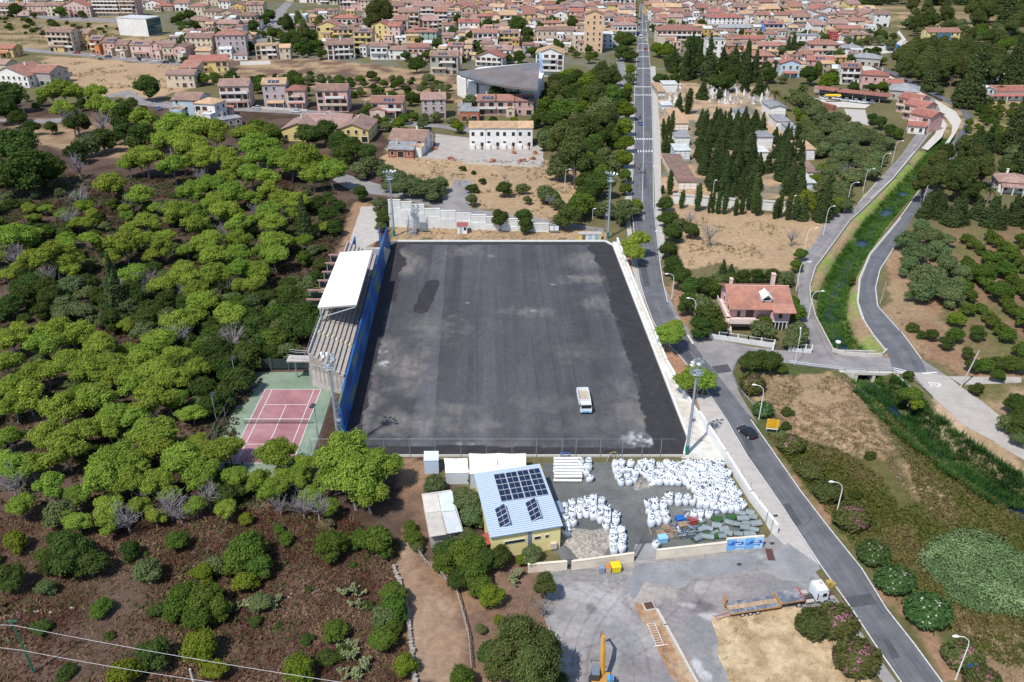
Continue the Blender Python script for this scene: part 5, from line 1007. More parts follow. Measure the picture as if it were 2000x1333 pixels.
t = H(1839, 90, 62, 8.4, 10, 0, 'yellow', 'terracotta', 'x', '', label='pale yellow villa with dark blue balcony recess above the tree belt'); b = MB(); b.box(0, -.03, .3, 9, .2, 7.4); b.obj('balcony_recess', mat('deep_blue', (.05, .15, .25), .4, .2, 2), t); MB().box(0, -1.0, 3.6, 9.5, 1.8, .25).obj('balcony', WALL['white'], t)
H(1956, 197, 96, 4.4, 9, 0, 'white', 'red', 'x', 'p', label='long white portico building with red roof at the right edge'); H(1924, 198, 26, 5.6, 8, 0, 'pale blue', 'pale', 'y', ''); H(1976, 378, 54, 3.6, 9, -14, 'white', 'pink', 'h', 'p', label='low white house with pink roof among trees at the right edge')
H(1884, 107, 26, 3, 6, 0, 'cream', 'tan', 'x', ''); H(1950, 160, 40, 3.5, 12, 20, 'pale blue', 'pale', 'x', '', label='pale blue roofed long shed at the right edge behind trees')
# upper left cluster and row above the box building
for a in [(20, 30, 60, 7, 'pink', 'brown', 'b'), (70, 30, 56, 7, 'pale pink', 'brown', 'p'), (110, 32, 34, 8, 'cream', 'brown', ''), (150, 34, 60, 8, 'pale pink', 'red', 'sp'), (212, 33, 54, 14, 'cream', 'brown', 'b'), (248, 33, 44, 14, 'pink', 'brown', 'b'), (300, 20, 40, 5, 'white', 'red', ''), (322, 22, 32, 4, 'beige', 'red', ''), (356, 22, 28, 6, 'white', 'terracotta', ''), (386, 31, 34, 7, 'cream', 'terracotta', ''), (392, 58, 28, 6, 'cream', 'brown', ''),
          (418, 40, 40, 6.5, 'cream', 'brown', ''), (420, 60, 34, 5, 'pale pink', 'brown', ''), (447, 66, 40, 6.5, 'pale pink', 'pink', ''), (446, 42, 36, 6, 'beige', 'brown', ''), (466, 29, 28, 7, 'ochre', 'brown', 's'), (499, 30, 34, 8, 'beige', 'terracotta', 's'), (482, 49, 38, 6.5, 'beige', 'brown', 'b'), (455, 44, 34, 4, 'cream', 'brown', ''), (410, 12, 36, 6, 'cream', 'tan', ''), (440, 18, 24, 6, 'white', 'brown', ''), (615, 6, 60, 7, 'white', 'brown', ''), (640, 10, 40, 8, 'cream', 'terracotta', 'b'), (725, 22, 40, 8, 'cream', 'brown', '')]:
    H(a[0], a[1], a[2], a[3], 10, -4, a[4], a[5], random.choice('xxyh'), a[6])
# white and glass box
q = G(277, 70); t = thing('box_building', 'white box shaped building with a green glass side wall', 'building', (q.x - 4, q.y, 0), R(-16))
MB().box(0, 6, 0, 24, 15, 11.2).obj('wall', WALL['white'], t); MB().box(0, 6, 11.2, 24.3, 15.3, .5).obj('roof', ROOF['pale'], t)
g_ = MB()
for k in range(5):
    for j in range(3): MB().box(12.04, -.2 + 3.0 * k + .05 - .05, .6 + 3.5 * j, .12, 2.85, 3.35).obj('glass_panel', mat('green_glass', (.03, .10, .10), .12, .25, .4, spec=.7), t)
# white unfinished row of four units
for i in range(4):
    x = 933 + 30.5 * i; yb_px = 288
    t = thing('row_house', '', 'house', tuple(G(x, yb_px)), 0, 'white unfinished row houses'); REG.append((t, 'white unfinished row house with tan roof', None)); w_ = 31 * mpp(yb_px)
    body = MB(); body.box(0, 4.5 + .15 * (i % 2), 0, w_ - .02, 9, 7.4); rf = MB(); gable(rf, body, -w_ / 2, w_ / 2, .15 * (i % 2), 9, 7.4, 1.5, ov=.35); body.obj('wall', WALL['white'], t); rf.obj('roof', ROOF['tan'], t)
    for s_ in range(2):
        for xx in (-1.7, 1.7): win(t, xx, .15 * (i % 2), .9 + s_ * 3.5 - (0 if xx < 0 else .5 * (s_ == 0)), 'w', 0, False)
    st = MB(); [st.box(-.6 + k * .28, -1.6 + .0 * k, 0, .28, 1.0, 1.5 - k * .25) for k in range(6)]; st.box(-1.9, -1.4, 0, 1.8, 2.6, 1.5); st.obj('entrance_stair', WALL['white'], t); fb = MB(); fb.box(1.6, -2.2, 0, .1, 4, 1.0); fb.obj('partition', WALL['brick red'], t)
# big yellow pavilion with pink roof, workshop, curved church
for i, (x, y, w_, rt_, h_) in enumerate([(585, 276, 66, 'y', 4.6), (638, 268, 90, 'x', 4.6), (690, 279, 62, 'y', 5.0)]): H(x, y, w_, h_, 15 if rt_ == 'x' else 17, -4, 'yellow', 'pink', rt_, '', desc='yellow pavilion wing with faded pink roof and white eaves')
H(795, 300, 70, 5, 13, -10, 'white', 'brown', 'x', '', desc='white walled workshop with rusty red roof'); H(783, 309, 50, 3.2, 6, -8, 'brick red', 'grey', 'm', '', desc='open fronted brick shed below the workshop'); H(907, 225, 26, 3.4, 7, 0, 'grey', 'grey', 'f', '')
t = thing('church', 'white modern church with a large curved grey wedge roof', 'church', (0, 0, 0))
pa = [G(893, 186), G(932, 205), G(1050, 214), G(1062, 178), G(1040, 158), G(935, 168)]
MB().prism([tuple(p)[:2] for p in pa], 0, 9.0).obj('wall', WALL['white'], t)
for (x, y) in [(913, 195), (933, 205), (975, 208), (1012, 211)]: q = G(x, y); MB().box(q.x, q.y - .5, 0, .7, .8, 10).obj('pier', M_dark, t)
n = 14; V = []; z_of = lambda u: 12.5 + 1.5 * u
A, B, C, D = G(894, 140, 14), G(1055, 122, 17), G(1050, 174, 13.0), G(900, 147, 13.2)
for i in range(n + 1):
    for j in range(n + 1):
        u, v = i / n, j / n; top = A.lerp(B, u); bot = D.lerp(C, u); p = bot.lerp(top, v); bulge = 4 * v * (1 - v) * u * 1.2; sag = -4 * u * (1 - u) * (1 - v) * .9
        V.append((p.x, p.y - 4 * u * (1 - u) * (1 - v) * 1.0 + 4 * u * (1 - u) * v * 1.0, p.z + bulge + sag))
m_ = len(V); V2 = V + [(a, b, c - .9) for a, b, c in V]; F = []
for i in range(n):
    for j in range(n):
        a = i * (n + 1) + j; F.append((a, a + n + 1, a + n + 2, a + 1)); F.append((m_ + a + 1, m_ + a + n + 2, m_ + a + n + 1, m_ + a))
for i in range(n):
    a = i * (n + 1); F.append((a, m_ + a, m_ + a + n + 1, a + n + 1)); a = i * (n + 1) + n; F.append((a, a + n + 1, m_ + a + n + 1, m_ + a))
for j in range(n): F.append((j, j + 1, m_ + j + 1, m_ + j)); a = n * (n + 1) + j; F.append((a, m_ + a, m_ + a + 1, a + 1))
MB().add(V2, F).obj('roof', mat('lead_sheet', (.13, .145, .16), .5, .18, .12, c2=(.17, .14, .13), wpos=True, fine=.1), t)
q = G(1056, 178); MB().box(q.x, q.y + 8, 0, 1.2, 20, 15.5).obj('fin_wall', mat('church_blue', (.30, .40, .55), .8, .1, .5), t)
# pink villa
q = G(1483, 643); V0 = thing('villa', 'pink villa with terracotta roof in the walled garden at the road junction', 'villa', (q.x, q.y, 0), R(-2)); V0.scale = (.81, 1.15, 1.02)
wm = WALL['pink'] ; pw_m = mat('villa_pink', (.62, .38, .38), .85, .07, .5, wpos=True)
mb = MB(); mb.box(-2.4, 5.6, 0, 11.5, 9.6, 5.2); mb.box(5.0, 4.2, 0, 5.2, 9.0, 5.2); gable(MB(), mb, -8.15, 7.6, -.3, 10.4, 5.2, 2.2); mb.obj('wall', pw_m, V0)
mb = MB(); gable(mb, None, -8.6, 7.9, 0, 10.6, 5.2, 2.3, ov=.6, th=.2); rv = mb.obj('roof', mat('villa_tiles', (.42, .205, .15), .9, .2, .7, c2=(.34, .18, .14), wpos=True, fine=.16), V0)
mb = MB(); gable(mb, None, 2.6, 8.2, -1.6, 5.4, 5.0, .9, ov=.3, th=.2, axis='x'); mb.obj('wing_roof', _M['villa_tiles'], V0)
# tile courses: raised ribs running down the slopes
rb = MB()
for k in range(64):
    x = -9.1 + k * .275
    if x > 8.4: break
    rb.tube([(x, -.55, 5.24), (x, 5.3, 7.68)], .055, 3, cap=False); rb.tube([(x, 5.3, 7.68), (x, 11.15, 5.24)], .055, 3, cap=False)
ob('tile_ribs', rb.mesh('tile_ribs', _M['villa_tiles']), rv)['kind'] = 'stuff'
mb = MB(); mb.tube([(-9.2, 5.3, 7.74), (8.5, 5.3, 7.74)], .14, 6); mb.obj('ridge', M_ridge, rv)
mb = MB(); mb.box(1.2, 2.2, 6.2, 2.6, 2.4, .9); gable(mb, None, .1, 2.3, .8, 3.4, 7.1, .7, ov=.3, axis='y'); mb.obj('dormer', M_white, rv); MB().box(1.2, .96, 6.5, 1.7, .06, .5).obj('dormer_pane', M_glass, rv)
for (x, y, s_, hh) in [(-6.2, 9.2, .8, 1.9), (5.2, 8.4, .95, 3.6)]: mb = MB(); mb.box(x, y, 5.4, s_, s_, hh); mb.box(x, y, 5.4 + hh, s_ * 1.2, s_ * 1.2, .14); mb.obj('chimney', mat('chimney_pink', (.62, .45, .42), .85, .1), rv)
mb = MB(); mb.box(-8.9, 4.6, 2.2, 1.5, 8.8, .2); mb.box(-9.6, 4.6, 2.4, .12, 8.8, .95); mb.box(-5.2, -.5, 2.2, 8.0, 2.6, .2); mb.box(-5.2, -1.75, 2.4, 8.0, .12, .95)
for k in range(8): mb.box(-9.0, -.2 - .35 * k, 0, 1.4, .35, 2.3 - .28 * k)
mb.obj('balcony', mat('balcony_pale', (.66, .52, .47), .85, .08), V0)
for (x, y, z_, k_, r_) in [(5.0, -.32, 2.9, 'w', 0), (-3, .78, 2.5, 'd', 0), (-6, .78, 2.5, 'w', 0), (-8.17, 3, 2.9, 'w', -math.pi / 2), (-8.17, 7, 2.9, 'w', -math.pi / 2), (7.62, 3, 2.8, 'w', math.pi / 2)]: win(V0, x, y, z_, k_, r_, True, 1)
mb = MB(); mb.box(4.9, -.36, .15, 4.2, .1, 1.9); mb.obj('glazed_door', M_glass, V0)
mb = MB(); [mb.box(2.9 + k * 1.0, -.5, .1, .14, .2, 2.1) for k in range(5)]; mb.box(4.9, -.5, 2.1, 4.6, .3, .2); mb.obj('door_frame', M_white, V0)
# villa garden wall
gw = thing('garden_wall', 'white garden wall with rails and posts in front of the pink villa', 'wall', (0, 0, 0))
seg = [G(1386, 661), G(1420, 666), G(1460, 672), G(1511, 680)]; MB().wall(seg, 0, 1.1, .3).obj('base', mat('garden_wall_white', (.55, .55, .55), .85, .1), gw)
seg2 = [G(1540, 686), G(1560, 688), G(1584, 690)]; MB().wall(seg2, 0, .9, .3).obj('base', _M['garden_wall_white'], gw)
for sg in (seg, seg2):
    for a, b_ in zip(sg[:-1], sg[1:]):
        n = max(2, int((b_ - a).length / 2.2))
        for k in range(n + 1): p = a.lerp(b_, k / n); MB().box(p.x, p.y, .9, .22, .22, 1.1).obj('post', M_white, gw)
        rl = MB(); rl.tube([(a.x, a.y, 1.9), (b_.x, b_.y, 1.9)], .03, 4)
        for k in range(int((b_ - a).length / .25)): p = a.lerp(b_, k * .25 / (b_ - a).length); rl.box(p.x, p.y, 1.1, .03, .03, .8)
        rl.obj('rail', M_steel, gw)
t = thing('garden_gate', 'dark gate with pale posts in the garden wall of the pink villa', 'gate', tuple(G(1526, 685))); b = MB(); [b.box(-1.6 + .2 * k, 0, .1, .04, .04, 1.4) for k in range(17)]; b.obj('bars', M_dark, t); [MB().box(s_ * 1.9, 0, 0, .35, .35, 1.9).obj('post', M_white, t) for s_ in (-1, 1)]
# cemetery: tomb blocks, walls, chapels
CE = []
def tomb(px, py, wpx, d, h, wall, roof, desc, rz=0, rt='f'):
    q = G(px, py); w_ = wpx * mpp(py); t = thing('burial_block', None, 'tomb building', tuple(q), R(rz), None); REG.append((t, desc, None)); b = MB(); b.box(0, d / 2, 0, w_, d, h); r_ = MB()
    if rt == 'f': r_.box(0, d / 2, h, w_ + .5, d + .5, .25); r_.box(0, d / 2, h + .25, w_ * .1, d + .4, .06)
    else: gable(r_, b, -w_ / 2, w_ / 2, 0, d, h, w_ * .14, axis='y')
    b.obj('wall', WALL[wall], t); r_.obj('roof', ROOF[roof], t)
    n = max(1, int(w_ / 1.6)); m = MB(); [m.box(-w_ / 2 + (k + .5) * w_ / n, -.03, .5 + j * 1.0, w_ / n * .8, .08, .75) for k in range(n) for j in range(max(1, int(h - .6)))]; m.obj('niche_panel', M_white, t)
tomb(1342, 372, 36, 32, 2.8, 'cream', 'brown', 'long burial block with grey brown slab roof'); tomb(1331, 256, 26, 28, 3, 'cream', 'tan', 'long burial block with tan slab roof'); tomb(1332, 285, 28, 10, 3.2, 'white', 'grey', 'small white chapel with dark porch'); tomb(1332, 314, 30, 9, 3.6, 'pale blue', 'pale', 'pale blue flat roofed chapel')
tomb(1308, 182, 28, 9, 4, 'white', 'pale', 'white mausoleum with dark doorway'); tomb(1292, 190, 14, 22, 2.4, 'grey', 'tan', 'narrow walled strip of graves'); tomb(1302, 216, 20, 8, 2.2, 'pale blue', 'pale', 'low pale tomb block'); tomb(1518, 230, 30, 12, 4.4, 'white', 'grey', 'white chapel with blue grey gable roof', 3, 'y'); tomb(1528, 254, 26, 12, 3.4, 'white', 'grey', 'white chapel with grey roof'); tomb(1548, 268, 20, 10, 3.2, 'pale blue', 'grey', 'narrow grey roofed tomb block')
tomb(1450, 238, 26, 10, 3.2, 'white', 'grey', 'grey roofed tomb block among cypresses'); tomb(1492, 292, 30, 9, 4.6, 'white', 'grey', 'white two tier tomb building with black roof edge'); tomb(1486, 318, 24, 8, 3.8, 'white', 'pale', 'white stepped tomb block'); tomb(1572, 313, 36, 12, 3.8, 'white', 'tan', 'white open tomb pavilion with tan roof'); tomb(1582, 352, 32, 14, 2.6, 'pale pink', 'pink', 'faded pink roofed burial block'); tomb(1576, 372, 30, 12, 2.4, 'pale blue', 'pale', 'pale blue roofed burial block')
cw_ = thing('cemetery_wall', 'long white niche wall along the near side of the cemetery', 'wall', (0, 0, 0))
for (a, b_) in [((1313, 396), (1413, 404)), ((1482, 408), (1560, 416)), ((1413, 404), (1434, 406)), ((1456, 408), (1482, 408))]:
    A, B = G(*a), G(*b_); n = max(1, int((B - A).length / 3.2)); an = math.atan2((B - A).y, (B - A).x)
    for k in range(n): c = A.lerp(B, (k + .5) / n); MB().box(c.x, c.y, 0, (B - A).length / n - .05, 1.6, 2.7, an).obj('wall_panel', M_panel, cw_); MB().box(c.x, c.y, 2.7, (B - A).length / n, 1.9, .14, an).obj('coping', M_conc, cw_)
rr = random.Random(4); gp = MB(); gv = []
for i in range(130):
    px = rr.uniform(1385, 1500); py = rr.uniform(168, 206)
    if not inside([(1300, 150), (1400, 165), (1440, 172), (1500, 182), (1505, 205), (1385, 206)], np.array([px]), np.array([py]))[0]: continue
    gv.append((px, py))
for i in range(40): gv.append((rr.uniform(1296, 1330), rr.uniform(165, 215)))
protos = []
for k in range(4):
    b = MB(); b.box(0, 0, 0, 1.1, 2.1, .45); b.box(0, 1.0, .45, .9, .2, 1.0 + .3 * k, taper=.85)
    if k % 2: b.box(0, 1.0, 1.3 + .3 * k, .16, .14, .9); b.box(0, 1.0, 1.75 + .3 * k, .6, .13, .15)
    protos.append(b.mesh('gravestone', WALL[['cream', 'grey', 'grey', 'white'][k]]))
for (px, py) in gv:
    q = G(px, py); o = ob('gravestone', rr.choice(protos), None, tuple(q), rr.uniform(-.1, .1), rr.uniform(.8, 1.2)); tag(o, None, 'gravestone', 'gravestones in the cemetery'); REG.append((o, 'pale gravestone in the cemetery', None))
# car repair canopy row
t = thing('canopy', 'long open canopy with faded red roof sheltering parked cars', 'canopy', (0, 0, 0))
pts = [(1600, 187), (1640, 194), (1690, 199), (1745, 205)]
for a, b_ in zip(pts[:-1], pts[1:]):
    A, B = G(*a), G(*b_); c = (A + B) / 2; an = math.atan2((B - A).y, (B - A).x); MB().box(c.x, c.y + 4, 3.2, (B - A).length - .05, 8, .25, an).obj('roof_panel', ROOF['red'], t)
    for k in (0, .5): q = A.lerp(B, k); MB().box(q.x, q.y + .5, 0, .25, .25, 3.2).obj('post', M_conc, t)
    MB().box(c.x, c.y + 8, 0, (B - A).length - .05, .3, 3.1, an).obj('back_wall', WALL['grey'], t)
q = G(1627, 187, 3); tag(MB().box(0, 0, 2.9, 7, 2.5, .5).box(0, 1.0, 0, .3, .3, 2.9).obj('yellow_awning', mat('sign_yellow', (.75, .5, .02), .6, .08), None, (q.x, q.y, 0)), 'yellow awning box in front of the red canopy', 'awning')
q = G(1590, 206); tag(MB().box(0, 0, 0, 2.0, 24, 2.2, R(28)).obj('low_roofed_wall', ROOF['red'], None, tuple(q)), 'low red topped wall running from the canopy to the orchard', 'wall')
sheet('paved_square', pxy([(1648, 213), (1690, 215), (1697, 246), (1660, 236)]), .012, M_conc); sheet('paved_square', pxy([(1590, 192), (1700, 205), (1690, 212), (1610, 208)]), .010, M_pale)
t = thing('skip_container', 'bright blue container beside the upper channel', 'container', tuple(G(1745, 97))); MB().box(0, 2, 0, 7.5, 3, 2.6).obj('body', mat('skip_blue', (.04, .22, .60), .5, .1), t); MB().box(0, 2, 2.6, 7.7, 3.2, .1).obj('lid', mat('skip_blue'), t)
# boundary wall and bits by the builders yard
cream = WALL['cream']
for (a, b_, h_, m_, lb) in [((905, 320), (1052, 328), .7, M_pale, 'low stone wall between the builders yard and the dry field'), ((470, 128), (528, 126), 2.0, M_white, 'white boundary wall below the cream flat roofed house'), ((105, 158), (142, 148), 2.2, M_conc, 'grey concrete wall beside the house wing with its shade painted grey'), ((620, 226), (760, 234), 1.0, M_pale, 'low pale wall in front of the pink three storey house'), ((510, 213), (600, 218), 1.0, M_pale, 'low pale front garden wall below the mauve house'), ((380, 202), (432, 212), .9, M_pale, 'low pale wall along the lane beside the red car')]:
    w_ = MB().wall([G(*a), G(*b_)], 0, h_, .3).obj('boundary_wall', m_); tag(w_, lb, 'wall')
for i, (x, y) in enumerate([(845, 283), (850, 293), (1040, 312), (1048, 302), (1020, 316), (880, 312), (962, 316), (1006, 300)]):
    q = G(x, y); mb = MB(); rr = random.Random(i)
    for k in range(4): mb.box(rr.uniform(-.8, .8), rr.uniform(-.6, .6), .5 * (k // 2), 1.1, .9, .5, rr.uniform(0, 1))
    o = mb.obj('brick_pallet', mat('brick_stack', (.42, .17, .10), .9, .2, 2), None, tuple(q)); tag(o, None, 'brick stack', 'stacked bricks in the builders yard'); REG.append((o, 'stack of orange bricks in the builders yard', None))
# ---------------------------------------------------------------- the far town
far = [pxy([(345, -2), (1245, -2), (1243, 62), (1200, 66), (1100, 46), (1000, 62), (900, 48), (740, 26), (600, 4), (480, 4)]), pxy([(1264, -2), (1580, -2), (1650, 20), (1730, 50), (1700, 80), (1640, 78), (1560, 66), (1440, 48), (1370, 56), (1300, 64), (1266, 66)])]
rr = random.Random(21); wc = ['cream', 'white', 'pale pink', 'pink', 'cream', 'white', 'yellow', 'white', 'white', 'beige', 'grey', 'pale blue', 'cream', 'peach']; rc_ = ['terracotta', 'terracotta', 'pink', 'brown', 'red', 'tan', 'terracotta', 'pink']
SP = []
for poly in far:
    xs = [p[0] for p in poly]; ys = [p[1] for p in poly]; y = min(ys); r_ = 0
    while y < max(ys):
        x = min(xs) + (r_ % 2) * 7
        while x < max(xs):
            X_, Y_ = x + rr.uniform(-2.5, 2.5), y + rr.uniform(-3, 3)
            if inside(poly, np.array([X_]), np.array([Y_]))[0]:
                p = P(X_, Y_)
                if p[1] > -6 and abs(p[0] - 1255) > 14 + 260 / max(40, p[1] + 60) and all(math.hypot(X_ - a, Y_ + 4 - b) > c * .5 + 5.5 for a, b, c in HOUSES[:160]): SP.append((X_, Y_))
            x += 15.0
        y += 16.5; r_ += 1
SP.sort(key=lambda s: s[1]); print('far houses', len(SP), 'near', HN)
for X_, Y_ in SP[:300 - HN - 4 if HN < 290 else 20]:
    px, py = P(X_, Y_); w_ = rr.uniform(8, 13); o_ = ''.join(c for c, p in (('b', .3), ('s', .18), ('c', .2)) if rr.random() < p)
    H(0, 0, 0, rr.choice([3.6, 5.8, 6.4, 7, 8.6]), rr.uniform(8, 12), rr.uniform(-14, 10) + (90 if rr.random() < .2 else 0), rr.choice(wc), rr.choice(rc_), rr.choice('xxxyyhm'), o_, lvl=0, pos=(X_, Y_, 0), w=w_)
H(1197, 26, 42, 14, 14, 0, 'white', 'pale', 'f', 'b', label='tall white palace like building with rows of arched windows', lvl=1); H(1280, 28, 44, 7, 10, 0, 'ochre', 'terracotta', 'x', 's', desc='ochre house with blue solar panels beside the main road')

# what is left of the far town reads as one mass: small extensions, sheds and back houses joined into one object
ms = [WALL[k] for k in ('cream', 'white', 'pale pink', 'white', 'beige', 'grey', 'ochre')] + [ROOF[k] for k in ('terracotta', 'pink', 'brown', 'tan', 'pale')] + [M_glass]; dm = MB(); n = 0
mids = far + [pxy([(340, 60), (560, 30), (560, 120), (430, 118), (340, 100)]), pxy([(600, 30), (1200, 60), (1200, 110), (1120, 100), (1000, 125), (640, 112)]), pxy([(1285, 60), (1640, 60), (1680, 130), (1640, 160), (1500, 135), (1290, 100)]), pxy([(0, 0), (340, 0), (330, 24), (0, 20)])]
for poly in mids:
    xs = [p[0] for p in poly]; ys = [p[1] for p in poly]; y = min(ys)
    while y < max(ys):
        x = min(xs)
        while x < max(xs):
            X_, Y_ = x + rr.uniform(-3, 3), y + rr.uniform(-3, 3); p = P(X_, Y_)
            if rr.random() < .8 and p[1] > -8 and inside(poly, np.array([X_]), np.array([Y_]))[0] and abs(p[0] - 1255) > 16 + 260 / max(40, p[1] + 60) and abs(p[0] - 538) > 26 and all(math.hypot(X_ - a, Y_ - 3 - b) > 5.2 for a, b, c in HOUSES):
                w_, d_, h_, a_ = rr.uniform(4, 8), rr.uniform(4, 8), rr.choice([2.8, 3.2, 5.4, 6.2]), rr.uniform(-.25, .2); wb, rb2 = MB(), MB(); wb.box(0, d_ / 2, 0, w_, d_, h_)
                if rr.random() < .75: gable(rb2, wb, -w_ / 2, w_ / 2, 0, d_, h_, d_ * .17, ov=.3)
                else: rb2.box(0, d_ / 2, h_, w_ + .3, d_ + .3, .25)
                gb = MB(); [gb.box(-w_ * .25 + w_ * .5 * k, -.03, .9 + s_ * 2.9, 1.0, .1, 1.3) for k in range(2) for s_ in range(int(h_ / 2.7))]
                ca, sa = math.cos(a_), math.sin(a_)
                for bb, mi in ((wb, rr.randrange(7)), (rb2, 7 + rr.randrange(5)), (gb, 12)): dm.add([(X_ + v[0] * ca - v[1] * sa, Y_ + v[0] * sa + v[1] * ca, v[2]) for v in bb.v], bb.f, mi)
                HOUSES.append((X_, Y_, 6)); n += 1
            x += 9.5
        y += 10.5
dm.obj('far_town_buildings', ms)['kind'] = 'stuff'; print('far small', n)
# ================================================================ vegetation
NR_ = np.random.RandomState(11)
ML = leaf_mat('foliage', .28, .17)
M_bark = mat('bark', (.16, .13, .11), .9, .25, 3); M_barkg = mat('grey_bark', (.27, .25, .25), .9, .2, 3)
_ico = None
def sphere_pts(n, rs): v = rs.normal(size=(n, 3)); return v / np.linalg.norm(v, axis=1)[:, None]
def crown(name, lobes, nleaf, size, c1, c2, seed=0, core=.80, c_core=None, up=.3, flowers=None):
    """leafy crown: many small leaf tufts over a lumpy volume"""
    rs = np.random.RandomState(seed); L = np.array(lobes, float); area = (L[:, 3] * L[:, 4] + L[:, 5] * (L[:, 3] + L[:, 4])) ; pr = area / area.sum()
    n2 = int(nleaf * 1.6); li = rs.choice(len(L), n2, p=pr); d = sphere_pts(n2, rs); d[:, 2] = np.where(d[:, 2] < -.3, np.abs(d[:, 2]), d[:, 2])
    lump = 1 + .16 * np.sin(d[:, 0] * 7 + li) * np.sin(d[:, 1] * 6 + 2 * li) + .10 * np.sin(d[:, 2] * 11 + li)
    rad = rs.uniform(.76, 1.12, n2) * lump
    Pp = L[li, :3] + d * L[li, 3:6] * rad[:, None]
    keep = np.ones(n2, bool)
    for k in range(len(L)):
        q = (Pp - L[k, :3]) / L[k, 3:6]; keep &= ~((np.linalg.norm(q, axis=1) < .72) & (li != k))
    Pp, d, li = Pp[keep][:nleaf], d[keep][:nleaf], li[keep][:nleaf]; N = len(Pp)
    nrm = d * .9 + rs.normal(size=(N, 3)) * .55 + np.array((0, 0, up)); nrm /= np.linalg.norm(nrm, axis=1)[:, None]
    t = np.cross(nrm, rs.normal(size=(N, 3))); t /= np.linalg.norm(t, axis=1)[:, None]; b = np.cross(nrm, t)
    s = size * rs.uniform(.6, 1.35, N)[:, None]
    V = np.stack([Pp - t * s - b * s * .55, Pp + t * s * .9 - b * s * .7, Pp + t * s + b * s * .6, Pp - t * s * .8 + b * s * .75], 1).reshape(-1, 3)
    Q = np.arange(N * 4).reshape(-1, 4); mixv = rs.rand(N)[:, None] * .75 + .25 * (np.sin(li * 2.7)[:, None] * .5 + .5)
    col = (np.array(c1) * (1 - mixv) + np.array(c2) * mixv) * rs.uniform(.72, 1.28, N)[:, None]; C = np.repeat(col, 4, 0)
    # inner lumps so the crown is not see-through everywhere
    cv, ct, cc = [], [], []; off = len(V)
    import itertools
    nu, nv = 8, 5
    for k in range(len(L)):
        base = len(cv)
        for j in range(nv + 1):
            for i in range(nu):
                a, e = 2 * math.pi * i / nu, -math.pi / 2 + math.pi * j / nv; w_ = core * (1 + rs.uniform(-.12, .12))
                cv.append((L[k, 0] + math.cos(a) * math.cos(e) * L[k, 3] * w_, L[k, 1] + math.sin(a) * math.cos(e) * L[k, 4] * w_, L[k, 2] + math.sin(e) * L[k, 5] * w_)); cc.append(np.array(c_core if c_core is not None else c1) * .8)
        for j in range(nv):
            for i in range(nu): ct.append((base + j * nu + i, base + j * nu + (i + 1) % nu, base + (j + 1) * nu + (i + 1) % nu, base + (j + 1) * nu + i))
    V = np.concatenate([V, np.array(cv)]); Q = np.concatenate([Q, np.array(ct) + off]); C = np.concatenate([C, np.array(cc)])
    return np_mesh(name, V, Q, col=C, mat=ML)
def tubes_mesh(name, segs, m, n=5):
    b = MB(); [b.tube(p, r, n, cap=False) for p, r in segs]; return b.mesh(name, m)
PROTO = {}
def reg(kind, name, crownm, trunkm, R0, hc, parts='crown'): PROTO.setdefault(kind, []).append((name, crownm, trunkm, R0, hc))
# Aleppo pine: flat topped irregular clumps on grey forked stems
def pine_tree_protos():
    for s in range(7):
        rs = random.Random(100 + s); lo = []; sg = []
        nl = rs.choice([10, 11, 12, 14]); th = 5.6; top = Vector((rs.uniform(-.8, .8), rs.uniform(-.8, .8), 4.0)); sg.append(([(0, 0, -.3), top * .5 + Vector((rs.uniform(-.2, .2), 0, 0)), top], [.24, .18, .13]))
        for k in range(nl):
            a = 2 * math.pi * k / nl * 1.0 + rs.uniform(-.3, .3); r = (2.4 + rs.uniform(-.5, .6)) if k % 3 else rs.uniform(.3, 1.2); z = 6.9 - r * .55 + rs.uniform(-.8, .8); sz = rs.uniform(1.05, 1.7)
            lo.append((math.cos(a) * r, math.sin(a) * r, z, sz * 1.05, sz, sz * .95)); e = Vector((math.cos(a) * r * .9, math.sin(a) * r * .9, z - .5)); sg.append(([top * .75, (top + e) / 2 + Vector((0, 0, -.25)), e], [.11, .08, .04]))
        for k in range(5): a = rs.uniform(0, 6.28); r = rs.uniform(.9, 2.2); sz = rs.uniform(.8, 1.25); lo.append((math.cos(a) * r, math.sin(a) * r, rs.uniform(4.0, 5.3), sz, sz, sz * .9))
        for k in range(16):
            a = rs.uniform(0, 6.28); r = rs.uniform(1.2, 3.2); z = rs.uniform(3.4, 5.2); sg.append(([top * rs.uniform(.6, .95), (math.cos(a) * r * .6, math.sin(a) * r * .6, z - .2), (math.cos(a) * r, math.sin(a) * r, z)], [.05, .035, .012]))
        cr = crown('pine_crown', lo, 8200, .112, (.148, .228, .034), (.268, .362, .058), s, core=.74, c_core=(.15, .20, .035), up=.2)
        reg('pine', 'pine_tree', cr, tubes_mesh('pine_trunk', sg, M_barkg), 3.7, 6.3)
pine_tree_protos()
